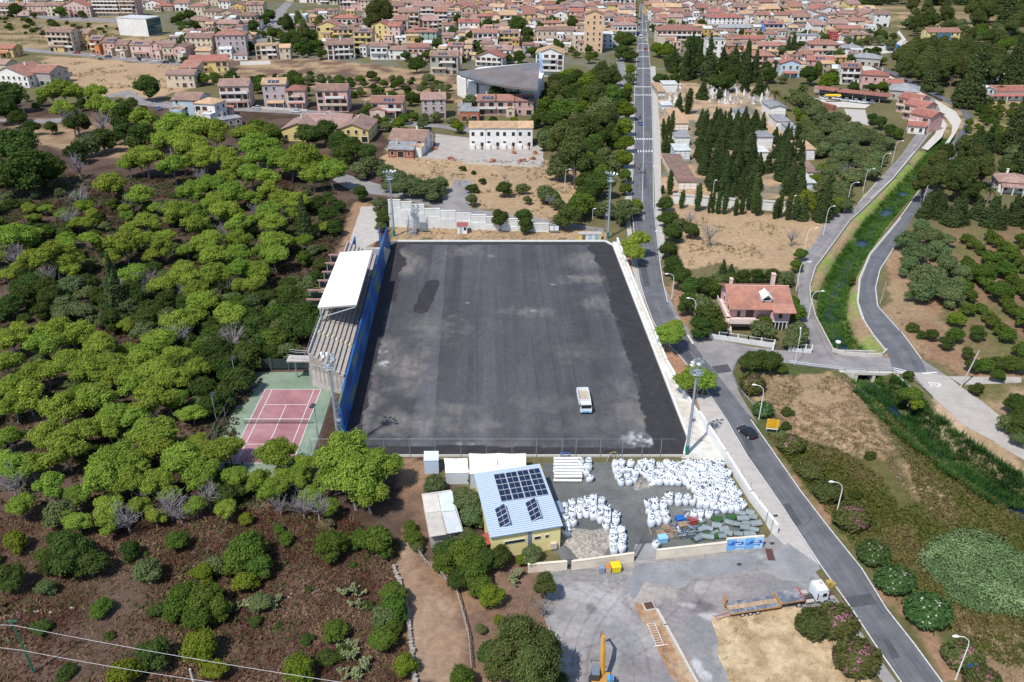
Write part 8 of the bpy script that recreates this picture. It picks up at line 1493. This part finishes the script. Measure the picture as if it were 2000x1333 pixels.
q1 = G(68, 1317); h1 = hgt(60, 1317, 1222); t = thing('power_pole', 'green lattice power pole in the bottom left corner', 'power pole', tuple(q1)); gm_ = mat('green_steel', (.03, .18, .11), .6, .1, 2); tx_ = G(28, 1222, 9.5); dx, dy = tx_.x - q1.x, tx_.y - q1.y
MB().tube([(0, 0, 0), (dx * 0 - .15, 0, 9.5)], [.2, .1], 4).obj('mast', gm_, t); MB().box(-.15, 0, 9.2, 1.6, .1, .12).obj('crossarm', gm_, t)
for k in range(3): MB().cyl(-.8 + .65 * k, 0, 9.32, .07, .25, 6).obj('insulator', M_dark, t)
t2 = thing('power_pole', 'pale concrete pole top at the bottom edge left of centre', 'power pole', tuple(G(398, 1400))); MB().tube([(0, 0, 0), (-.1, 0, 8.2)], [.18, .12], 8).obj('mast', M_pale, t2)
M_wire = mat('wire', (.55, .55, .58), .4, .05)
def wire(p, z, label, sag=1.0):
    W = [G(*q, z) for q in p]; pts = []
    for a, c in zip(W[:-1], W[1:]):
        for k in range(9): t_ = k / 8; q = a.lerp(c, t_); pts.append((q.x, q.y, q.z - sag * 4 * t_ * (1 - t_)))
    tag(MB().tube(pts, .022, 4).obj('overhead_wire', M_wire), label, 'wire')
wire([(-250, 1195), (28, 1222), (700, 1338)], 9.5, 'upper overhead wire from the green pole across the brown slope', .4); wire([(-250, 1225), (40, 1270), (480, 1342)], 8.2, 'lower overhead wire crossing the green pole', .3)
# wooden trellis rail and dry stone walls
M_oldw = mat('weathered_wood', (.30, .26, .23), .9, .2, 2)
fr_ = thing('wooden_fence', 'weathered wooden rail fence along the right side of the dirt path', 'fence', (0, 0, 0)); pts = [G(*p) for p in [(794, 1053), (833, 1105), (862, 1128), (892, 1160), (905, 1206), (916, 1251), (921, 1312)]]
for a, c in zip(pts[:-1], pts[1:]):
    m_ = max(1, int((c - a).length / 1.5))
    for k in range(m_):
        p, q = a.lerp(c, k / m_), a.lerp(c, (k + 1) / m_); MB().tube([(p.x, p.y, 0), (p.x, p.y, 1.15)], .07, 5).obj('post', M_oldw, fr_)
        b = MB(); b.tube([(p.x, p.y, 1.05), (q.x, q.y, 1.05)], .06, 5); b.tube([(p.x, p.y, .15), (q.x, q.y, 1.0)], .045, 4); b.tube([(p.x, p.y, 1.0), (q.x, q.y, .15)], .045, 4); b.obj('rail', M_oldw, fr_)
for i, (pp, h_, lb) in enumerate([([(768, 1108), (785, 1150), (797, 1200), (805, 1270), (812, 1345)], .9, 'crumbling dry stone wall along the left side of the dirt path')]):
    w_ = thing('stone_wall', lb, 'wall', (0, 0, 0)); W = [G(*p) for p in pp]; rs = random.Random(9); st = [MB().box(0, 0, 0, .5, .4, .3, 0, 0, .85).mesh('stone', mat('field_stone', (.33, .30, .27), .95, .2, 2, rnd=.2)) for _ in range(1)]
    n = 0
    for a, c in zip(W[:-1], W[1:]):
        m_ = int((c - a).length / .55)
        for k in range(m_):
            for j in range(2): q = a.lerp(c, (k + .5 * (j % 2)) / m_); ob('stone', st[0], w_, (q.x + rs.uniform(-.1, .1), q.y, j * .28), rs.uniform(0, 3), rs.uniform(.8, 1.3))
stm = MB().box(0, 0, 0, .4, .35, .22, 0, 0, .8).mesh('stone', _M['field_stone'])
w_ = thing('stone_terrace', 'low pale line of field stones crossing the brown slope', 'wall', (0, 0, 0)); rs = random.Random(19)
W = [G(*p) for p in [(0, 1202), (60, 1198), (120, 1192), (180, 1188)]] + [G(*p) for p in [(545, 1172), (600, 1158), (650, 1150)]]
for a, c in [(W[0], W[1]), (W[1], W[2]), (W[2], W[3]), (W[4], W[5]), (W[5], W[6])]:
    m_ = int((c - a).length / .3)
    for k in range(m_): q = a.lerp(c, k / m_); ob('stone', stm, w_, (q.x, q.y + rs.uniform(-.4, .4), 0), rs.uniform(0, 3), rs.uniform(.5, 1.1))
t = thing('low_curb_wall', 'long low concrete kerb wall ending in a rusty pit cover beside the lorry park', 'kerb', (0, 0, 0)); MB().wall([G(1283, 1195), G(1300, 1225), G(1365, 1345)], 0, .5, .35).obj('kerb', M_pale, t); MB().wall([G(1266, 1200), G(1300, 1270), G(1330, 1340)], 0, .12, .08).obj('pipe', M_oldw, t)
q = G(1267, 1187); t = thing('pit_cover', 'square rusty brown pit cover at the end of the kerb wall', 'hatch', tuple(q)); MB().box(0, 0, 0, 1.5, 1.4, .35, R(12)).obj('frame', M_pale, t); MB().box(0, 0, .36, 1.2, 1.15, .06, R(12)).obj('lid', mat('rust', (.10, .05, .04), .8, .2, 3), t)
q = G(1504, 1084); t = thing('floor_grate', 'long dark rusty steel plate lying on the asphalt near the banner wall', 'plate', (q.x, q.y, .022)); MB().box(0, 0, 0, 1.05, 2.4, .06, R(-4)).obj('plate', mat('rust'), t)
for (x, y) in [(1444, 1103), (1515, 1008), (1508, 1062)]: q = G(x, y); o = MB().box(0, 0, 0, .7, .5, .02, .2).obj('drain_cover', M_dark, None, (q.x, q.y, .03)); tag(o, None, 'drain cover', 'drain covers'); REG.append((o, 'small dark drain cover', None))
q = G(1280, 1240); t = thing('steel_ladder_frame', 'pale metal ladder frame lying on the strip of bare soil', 'frame', (q.x, q.y, .1), R(10)); b = MB(); [b.tube([(s_ * .5, -1.9, 0), (s_ * .5, 1.9, 0)], .04, 4) for s_ in (-1, 1)]; [b.tube([(-.5, -1.8 + k * .4, 0), (.5, -1.8 + k * .4, 0)], .025, 4) for k in range(10)]; b.tube([(-1, -1.9, .05), (1, -1.9, .05)], .05, 4); b.obj('tubes', M_lamp, t)
# ---------------------------------------------------------------- vehicles
M_tyre = mat('tyre', (.03, .03, .032), .9, .1, 3); M_rim = mat('rim', (.45, .45, .45), .4, .05)
def wheel(parent, x, y, r=.33, w=.24):
    o = MB().tube([(x - w / 2, y, r), (x + w / 2, y, r)], r, 14).obj('wheel', M_tyre, parent); s_ = 1 if x > 0 else -1; MB().tube([(x + s_ * w * .5, y, r), (x + s_ * (w * .5 + .03), y, r)], r * .58, 10).obj('rim', M_rim, o)
def car(px, py, rz, c, label, desc=None, L=4.2, W=1.75, hh=1.45, van=False):
    q = G(px, py); t = thing('parked_car', label, 'car', (q.x, q.y, .03), rz, 'cars in view')
    if label is None: REG.append((t, desc, None))
    prof = [(-.5, .30), (-.5, .62), (-.46, .82), (-.22, .92), (-.08, 1.0), (.42, 1.0), (.5, .75), (.5, .30)] if not van else [(-.5, .3), (-.5, .8), (-.42, 1.1), (.5, 1.15), (.5, .3)]
    V = []; n = len(prof)
    for s_, k in ((-1, 1), (1, 1)):
        for (y, z) in prof: V.append((s_ * W / 2, -y * L, z * .95))
    mb = MB(); mb.add(V, [tuple(range(n)), tuple(range(2 * n - 1, n - 1, -1))] + [(i, n + i, n + (i + 1) % n, (i + 1) % n) for i in range(n)]); pm = mat('car_paint_' + c, {'white': (.62, .64, .66), 'black': (.015, .018, .025), 'blue': (.06, .14, .32), 'red': (.30, .03, .04), 'grey': (.25, .27, .3), 'silver': (.45, .48, .5), 'navy': (.03, .05, .10)}[c], .25, .03, 1, spec=.6)
    mb.obj('body', pm, t); cb = MB(); z0, z1 = (.93, hh) if not van else (1.05, 2.0); ya, yb2 = (L * .10 - .0, -L * .42) if not van else (L * .36, -L * .48)
    cb.add([(-W * .46, ya + .45, z0), (W * .46, ya + .45, z0), (W * .46, yb2, z0), (-W * .46, yb2, z0), (-W * .38, ya - .25, z1), (W * .38, ya - .25, z1), (W * .38, yb2 + .45, z1), (-W * .38, yb2 + .45, z1)], [(0, 1, 5, 4), (1, 2, 6, 5), (2, 3, 7, 6), (3, 0, 4, 7), (4, 5, 6, 7)]); cb.obj('windows', M_glass, t)
    MB().box(0, (ya + yb2) / 2 + .1, z1 - .01, W * .76, (ya - yb2) - .65, .05).obj('roof', pm, t)
    for s_ in (-1, 1):
        for y in (-.31, .31): wheel(t, s_ * (W / 2 - .08), y * L)
        MB().box(s_ * W * .36, L * .5, .55, .3, .05, .16).obj('headlight', M_lamp, t); MB().box(s_ * W * .38, -L * .5, .6, .25, .05, .2).obj('tail_light', mat('tail_red', (.4, .02, .02), .3, .05), t)
    return t
car(1459, 849, R(28), 'black', 'dark car driving on the main road below the junction', None, 3.9, 1.65, 1.4)
def cars(lst, d):
    for (x, y, rz, c) in lst: car(x, y, rz, c, None, c + ' car ' + d)
cars([(78 + 0, 112 - 57, 1.4, 'silver'), (179, 31, 1.5, 'silver'), (150, 105, 1.45, 'red'), (184, 110, 1.45, 'white'), (211, 113, 1.45, 'navy'), (281, 119, 1.45, 'white'), (306, 121, 1.45, 'white'), (323, 124, 1.45, 'black'), (336, 121, 1.45, 'blue'), (357, 124, 1.45, 'black'), (311, 215, .4, 'blue'), (455, 209, 1.8, 'red'), (501, 213, 1.5, 'silver'), (578, 220, 1.4, 'white'), (640, 226, 1.5, 'white')], 'parked by the houses')
cars([(527, 52, .2, 'white'), (532, 46, .2, 'blue'), (520, 60, .3, 'grey'), (555, 44, 0, 'white'), (556, 56, 0, 'silver'), (359, 37, 1.5, 'white')], 'in the side street'); cars([(1030, 75, 0, 'navy'), (1029, 82, 0, 'red'), (898, 251, 1.5, 'blue'), (754, 236, 1.3, 'navy'), (792, 243, 1.5, 'silver')], 'parked in a lane')
cars([(1250, 244, .05, 'blue'), (1260.5, 98, 0, 'red'), (1247, 50, 0, 'black'), (1248, 56, 0, 'grey'), (1262.5, 80, 0, 'white'), (1263.5, 72, 0, 'silver'), (1246.5, 66, 0, 'navy'), (1261, 62, 0, 'white'), (1261.5, 44, 0, 'silver'), (1249, 38, 0, 'black'), (1260, 36, 0, 'grey'), (1247, 84, 0, 'grey'), (1252, 46, 0, 'silver')], 'on the main road through the town')
cars([(1622, 192, 1.2, 'navy'), (1633, 195, 1.2, 'white'), (1650, 198, 1.2, 'silver'), (1668, 200, 1.3, 'white'), (1684, 202, 1.2, 'white'), (1608, 194, .6, 'white'), (1700, 203, 1.3, 'grey')], 'under the red canopy'); cars([(1793, 252, -.5, 'grey'), (1800, 240, -.55, 'white'), (1806, 228, -.5, 'black')], 'beside the pink terraced houses')
t = car(1251, 75, 0, 'white', 'white lorry like van on the main road near the town', None, 6.5, 2.3, 2.6, True)
q = G(1250, 232); t = thing('motorcycle', 'motorcycle with rider on the main road', 'motorcycle', tuple(q)); b = MB(); b.tube([(0, -.7, .32), (0, -.62, .32)], .32, 10); b.tube([(0, .62, .32), (0, .7, .32)], .32, 10); b.tube([(0, -.7, .4), (0, 0, .8), (0, .7, .4)], .13, 6); b.obj('bike_body', M_dark, t)
b = MB(); b.tube([(0, -.1, .85), (0, .05, 1.25), (0, .12, 1.45)], [.2, .22, .1], 8); b.tube([(0, .12, 1.45), (0, .14, 1.75)], [.12, .13], 8); b.tube([(.18, .05, 1.35), (.3, .45, 1.1)], .06, 5); b.tube([(-.18, .05, 1.35), (-.3, .45, 1.1)], .06, 5); b.tube([(.15, -.1, .85), (.2, .3, .6), (.2, .1, .3)], .09, 5); b.tube([(-.15, -.1, .85), (-.2, .3, .6), (-.2, .1, .3)], .09, 5)
tag(b.obj('person', mat('rider_dark', (.04, .04, .06), .8, .1), None, tuple(q + Vector((0, 0, .02))), smooth=True), 'dark clothed rider sitting on the motorcycle on the main road', 'person')
# dump truck on the pitch (cab towards the camera)
q = G(1141, 795); t = thing('dump_truck', 'white and blue tipper truck parked on the black asphalt pitch', 'truck', (q.x, q.y + .4, .03), R(2)); t.scale = (.88, .88, .88); M_tan = mat('truck_bed_tan', (.42, .36, .28), .8, .25, 2); M_cab = mat('cab_white', (.68, .72, .76), .35, .04)
ch = MB(); ch.box(0, .3, .55, .9, 7.2, .3); ch.obj('chassis', M_dark, t)
b = MB(); b.box(0, -2.95, .55, 2.45, 1.25, 1.1); b.box(0, -2.8, 1.65, 2.35, 1.45, .95, taper=.92); b.obj('cab', M_cab, t); MB().box(0, -3.56, 1.6, 2.1, .08, .8).obj('windscreen', M_glass, t); MB().box(0, -3.6, .55, 2.4, .1, .35).obj('bumper', mat('truck_blue', (.08, .30, .55), .5, .05), t)
for s_ in (-1, 1): MB().box(s_ * 1.2, -2.85, 1.65, .06, .8, .6).obj('side_window', M_glass, t); MB().box(s_ * .95, -3.66, .65, .3, .06, .2).obj('headlight', M_lamp, t); MB().box(s_ * 1.4, -3.4, 1.7, .12, .2, .5).obj('mirror', M_dark, t)
b = MB()
for s_ in (-1, 1): b.box(s_ * 1.2, 1.35, 1.0, .1, 5.3, 1.15); [b.box(s_ * 1.28, -1.1 + k * 1.2, 1.0, .08, .12, 1.15) for k in range(5)]
b.box(0, 4.0, 1.0, 2.5, .1, 1.15); b.box(0, -1.3, 1.0, 2.5, .1, 1.4); b.obj('tipper_bed', M_cab, t); MB().box(0, 1.35, .95, 2.3, 5.2, .45).obj('bed_floor', M_tan, t)
for s_ in (-1, 1):
    for y in (-2.7, 2.0, 3.2): wheel(t, s_ * 1.05, y, .5, .35)
# low loader with tractor unit
a, c = G(1393, 1200), G(1600, 1168); q = G(1490, 1186); an = math.atan2(c.y - a.y, c.x - a.x)
t = thing('low_loader', 'lorry with white cab and empty orange low loader trailer on the lorry park', 'lorry', (q.x, q.y, .03), an); t.scale = (.84, .84, .84)
M_or = mat('loader_orange', (.40, .22, .08), .6, .18, 1.5); M_deck = mat('worn_blue_deck', (.12, .14, .18), .85, .4, 2.2, c2=(.26, .26, .27)); M_deckw = mat('deck_planks', (.42, .30, .20), .9, .25, 1.5)
MB().box(-2.0, 0, .75, 8.6, 2.6, .22).obj('trailer_frame', M_or, t)
for s_ in (-1, 1): MB().box(-2.0, s_ * .85, .98, 8.4, .75, .05).obj('deck_plate', M_deck, t)
for k in range(5): MB().box(-2.0, -.36 + k * .18, .98, 8.4, .16, .06).obj('deck_plank', M_deckw, t)
b = MB(); b.box(4.4, 0, 1.35, 4.0, 2.6, .18); b.box(2.4, 0, .8, .12, 2.6, .7); b.obj('gooseneck', M_or, t); MB().box(4.4, 0, 1.54, 3.9, 2.45, .05).obj('gooseneck_deck', M_deck, t); MB().box(6.4, 0, 1.5, .1, 2.5, .5).obj('headboard', mat('faded_red', (.40, .12, .11), .7, .1), t)
for x in (-4.2, -2.9, -1.6):
    for s_ in (-1, 1):
        o = MB().tube([(x, s_ * 1.1, .42), (x, s_ * 1.38, .42)], .42, 14).obj('wheel', M_tyre, t); MB().tube([(x, s_ * 1.38, .42), (x, s_ * 1.42, .42)], .24, 10).obj('rim', M_rim, o)
b = MB(); b.tube([(-6.3, -1.15, .95), (-8.6, -1.25, .1)], .07, 4); b.tube([(-6.3, -.45, .95), (-8.6, -.5, .1)], .07, 4); [b.box(-6.4 - k * .3, -.8, .85 - k * .11, .1, .75, .05) for k in range(8)]; b.obj('ramp', M_pinkm, t)
b = MB(); b.box(-6.5, .85, .95, .14, .8, 2.0, taper=.9); [b.box(-6.6, .85, 1.1 + k * .35, .12, .75, .07) for k in range(5)]; b.obj('raised_ramp', M_or, t)
b = MB(); b.box(8.0, 0, .6, 5.0, .9, .3); b.obj('tractor_chassis', M_dark, t); b = MB(); b.box(7.3, .6, .9, 1.0, .7, .5); b.tube([(7.0, -.85, .65), (8.3, -.85, .65)], .32, 10); b.obj('fuel_tank', M_conc, t)
b = MB(); b.box(9.6, 0, .7, 2.0, 2.45, 1.5); b.box(9.5, 0, 2.2, 1.9, 2.4, .8, taper=.93); b.obj('cab', M_cab, t); MB().box(9.35, 0, 3.0, 1.3, 1.9, .3, taper=.7).obj('wind_deflector', M_cab, t); MB().box(9.7, .2, 3.32, .5, .6, .04).obj('roof_hatch', M_conc, t); MB().box(10.58, 0, 1.6, .08, 2.1, .85).obj('windscreen', M_glass, t); MB().box(10.6, 0, .6, .12, 2.3, .5).obj('grille', M_dark, t)
for s_ in (-1, 1): MB().box(9.9, s_ * 1.24, 1.6, .7, .05, .7).obj('side_window', M_glass, t); MB().box(8.7, s_ * 1.22, 1.1, .15, .08, 1.3).obj('air_duct', M_dark, t); MB().box(10.6, s_ * 1.35, 1.7, .15, .2, .5).obj('mirror', M_dark, t); MB().box(10.64, s_ * .9, .75, .05, .35, .2).obj('headlight', M_lamp, t)
for x in (5.6, 9.7):
    for s_ in (-1, 1):
        o = MB().tube([(x, s_ * .85, .5), (x, s_ * 1.22, .5)], .5, 16).obj('wheel', M_tyre, t); MB().tube([(x, s_ * 1.22, .5), (x, s_ * 1.27, .5)], .29, 10).obj('rim', M_rim, o)
q = G(1618, 1145); tag(MB().box(0, 0, 0, .8, .7, .9, .3).box(.5, -.1, .1, .6, .6, .6, .3).obj('compressor', mat('ochre_paint'), None, tuple(q)), 'small orange and grey machine standing behind the lorry cab', 'machine')
q = G(1620, 1160); tag(MB().box(0, 0, 0, 1.2, .7, .04, .3).obj('soil_patch', mat('rust'), None, (q.x, q.y, .03)), 'dark metal plate on the ground beside the lorry cab', 'plate')
# excavator
q = G(1174, 1352); t = thing('excavator', 'orange yellow excavator with long raised arm at the bottom edge', 'excavator', (q.x, q.y, .02), R(-4)); M_ex = mat('excavator_yellow', (.48, .25, .05), .5, .12, 1.5)
for s_ in (-1, 1):
    MB().tube([(s_ * 1.1, -1.7, .45), (s_ * 1.1, 1.7, .45)], .45, 10).box(s_ * 1.1, 0, .05, .55, 3.6, .8).obj('track', M_dark, t)
MB().box(0, -.4, .95, 2.5, 3.6, .9).obj('body', M_ex, t); MB().box(.4, -1.6, 1.85, 1.6, 1.1, .5).obj('engine_cover', M_ex, t)
MB().box(-.8, .75, 1.0, .95, 1.5, 1.9, taper=.94).obj('cab', M_dark, t); MB().box(-.8, .75, 2.9, .95, 1.5, .06).obj('cab_roof', mat('cab_grey', (.16, .19, .23), .4, .08), t); MB().box(-.8, 1.53, 1.4, .8, .05, 1.3).obj('cab_glass', M_glass, t)
MB().tube([(.1, .9, 1.6), (.1, 2.6, 4.4), (.1, 4.0, 5.2)], [.3, .34, .24], 4).obj('boom', M_ex, t); MB().tube([(.1, 3.8, 5.3), (.1, 6.2, 3.4)], [.26, .15], 4).obj('stick', M_ex, t); MB().tube([(.1, 1.6, 2.0), (.1, 3.0, 4.2)], .08, 6).tube([(.1, 3.0, 5.2), (.1, 4.6, 5.0)], .07, 6).obj('hydraulic_ram', M_steel, t)
MB().tube([(.1, 6.2, 3.4), (.1, 6.9, 1.6)], [.2, .08], 6).obj('breaker', mat('rusty_tool', (.25, .10, .06), .7, .2), t)
b = MB(); b.tube([(-1.3, 2.1, 2.6), (-1.3, 2.1, 3.0), (-.3, 2.1, 3.0)], .07, 4); b.tube([(1.0, .8, 2.0), (1.0, .8, 2.9), (1.0, -1, 2.9)], .04, 4); b.obj('guard_rail', M_dark, t)
MB().box(1.0, .3, 1.85, .8, .8, .5).obj('blue_box', mat('truck_blue'), t)
# ================================================================ labels: each one singled out by what it stands nearest to
LMK = [('the grandstand roof', 676, 545), ('the tennis net', 545, 821), ('the white tipper truck', 1141, 782), ('the pink villa', 1483, 590), ('the hall\'s solar roof', 1012, 985), ('the white lorry cab', 1590, 1150), ('the excavator', 1178, 1300), ('the yellow billboard', 1506, 833), ('the dark car on the road', 1459, 848), ('the bridge openings', 1710, 740), ('the peach tower block', 1158, 65), ('the curved church roof', 980, 160), ('the white row houses', 975, 265), ('the rusty roofed workshop', 795, 275), ('the small red roofed kiosk', 903, 445), ('the white glass sided box', 278, 45), ('the green power pole', 48, 1265),
       ('the near right floodlight mast', 1355, 800), ('the near left floodlight mast', 650, 790), ('the far left floodlight mast', 768, 400), ('the far right floodlight mast', 1192, 405), ('the STOP lettering', 1827, 752), ('the portico building', 1956, 185), ('the pale yellow villa', 1839, 75), ('the vivid blue house', 1508, 62), ('the yellow awning', 1627, 180), ('the bright blue container', 1745, 92), ('the photo\'s top left corner', 0, 0), ('the photo\'s top right corner', 2000, 0), ('the photo\'s bottom left corner', 0, 1333), ('the photo\'s bottom right corner', 2000, 1333), ('the left edge\'s midpoint', 0, 666), ('the right edge\'s midpoint', 2000, 666), ('the grey garage block', 452, 240), ('the yellow pavilion wings', 635, 250),
       ('the split level yellow house', 410, 130), ('the pale green roofed house', 822, 70), ('the long cemetery niche wall', 1362, 395), ('the blank white block', 1395, 95), ('the school like building', 1325, 70), ('the round marker in the reeds', 1636, 674), ('the rubble heap', 1150, 1055), ('the white plastic rolls', 1109, 918), ('the open yard entrance', 1258, 1090), ('the banner wall', 1450, 1060), ('the turf pile', 1380, 1020), ('the dirt path fork', 792, 1045), ('the wooden rail fence', 905, 1206), ('the pink terraced houses', 1785, 225), ('the metal staircase', 815, 440), ('the dark windbreak screen', 565, 715), ('the large white house at left', 40, 140), ('the motorcycle', 1250, 230), ('the farthest crosswalk', 1255, 59), ('the nearest crosswalk', 1257, 296), ('the bottom edge\'s midpoint', 1000, 1333), ('the mauve hip roofed house', 455, 85), ('the white palace like building', 1197, 10), ('the rusty pit cover', 1267, 1187), ('the white marquees', 970, 905), ('the stream\'s concrete bend', 1860, 220), ('the low pink roofed house at right', 1976, 365), ('the orchard\'s near corner', 1900, 715)]
ORD = ['', 'second ', 'third ', 'fourth ', 'fifth ', 'sixth ', 'seventh ', 'eighth ', 'ninth ', 'tenth ', 'eleventh ', 'twelfth ', 'thirteenth ', 'fourteenth ', 'fifteenth ', 'sixteenth ', 'seventeenth ', 'eighteenth ', 'nineteenth ', 'twentieth ']
def ordn(k):
    if k < 20: return ORD[k]
    k += 1; s = 'th' if 10 <= k % 100 <= 20 else {1: 'st', 2: 'nd', 3: 'rd'}.get(k % 10, 'th'); return '%d%s ' % (k, s)
LX = np.array([(a, b) for _, a, b in LMK], float); by = {}
for o, d, kind in REG: by.setdefault(d, []).append(o)
for d, os_ in by.items():
    if len(os_) == 1: os_[0]['label'] = d if len(d.split()) >= 4 else d + ' nearest to ' + LMK[int(np.argmin(np.hypot(*(LX - np.array(P(*os_[0].location))).T)))][0]; continue
    pp = []
    for o in os_:
        l = o.location; h = {'pine_tree': 6.3, 'tall_tree': 5, 'cypress_tree': 6, 'conifer_tree': 6}.get(o.name.split('.')[0], 2.0) * o.scale[2]; pp.append(P(l.x, l.y, h))
    pp = np.array(pp); D = np.hypot(pp[:, None, 0] - LX[None, :, 0], pp[:, None, 1] - LX[None, :, 1]); rank = np.argsort(np.argsort(D, 0), 0); near = np.argsort(D, 1)
    for i, o in enumerate(os_):
        best = min(range(len(LMK)), key=lambda k: (rank[i, k] + D[i, k] / 90.0)); o['label'] = '%s, %snearest to %s' % (d, ordn(rank[i, best]), LMK[best][0])
for o in scene.objects:
    l = o.get('label')
    if l and len(l.split()) > 16: o['label'] = l.replace(' and solar panels', ', solar panels').replace(' tiled roof', ' roof').replace('the white palace like building', 'the white palace').replace('the dark car on the road', 'the dark car').replace(' storey', ' floor').replace('dark evergreen garden tree', 'dark evergreen').replace("'s midpoint", '')
for o in scene.objects:
    l = o.get('label')
    if l and len(l.split()) > 16: o['label'] = l.replace(', solar panels', '').replace(' floor', '')
print('objects', len(bpy.data.objects), 'labels', len(REG))
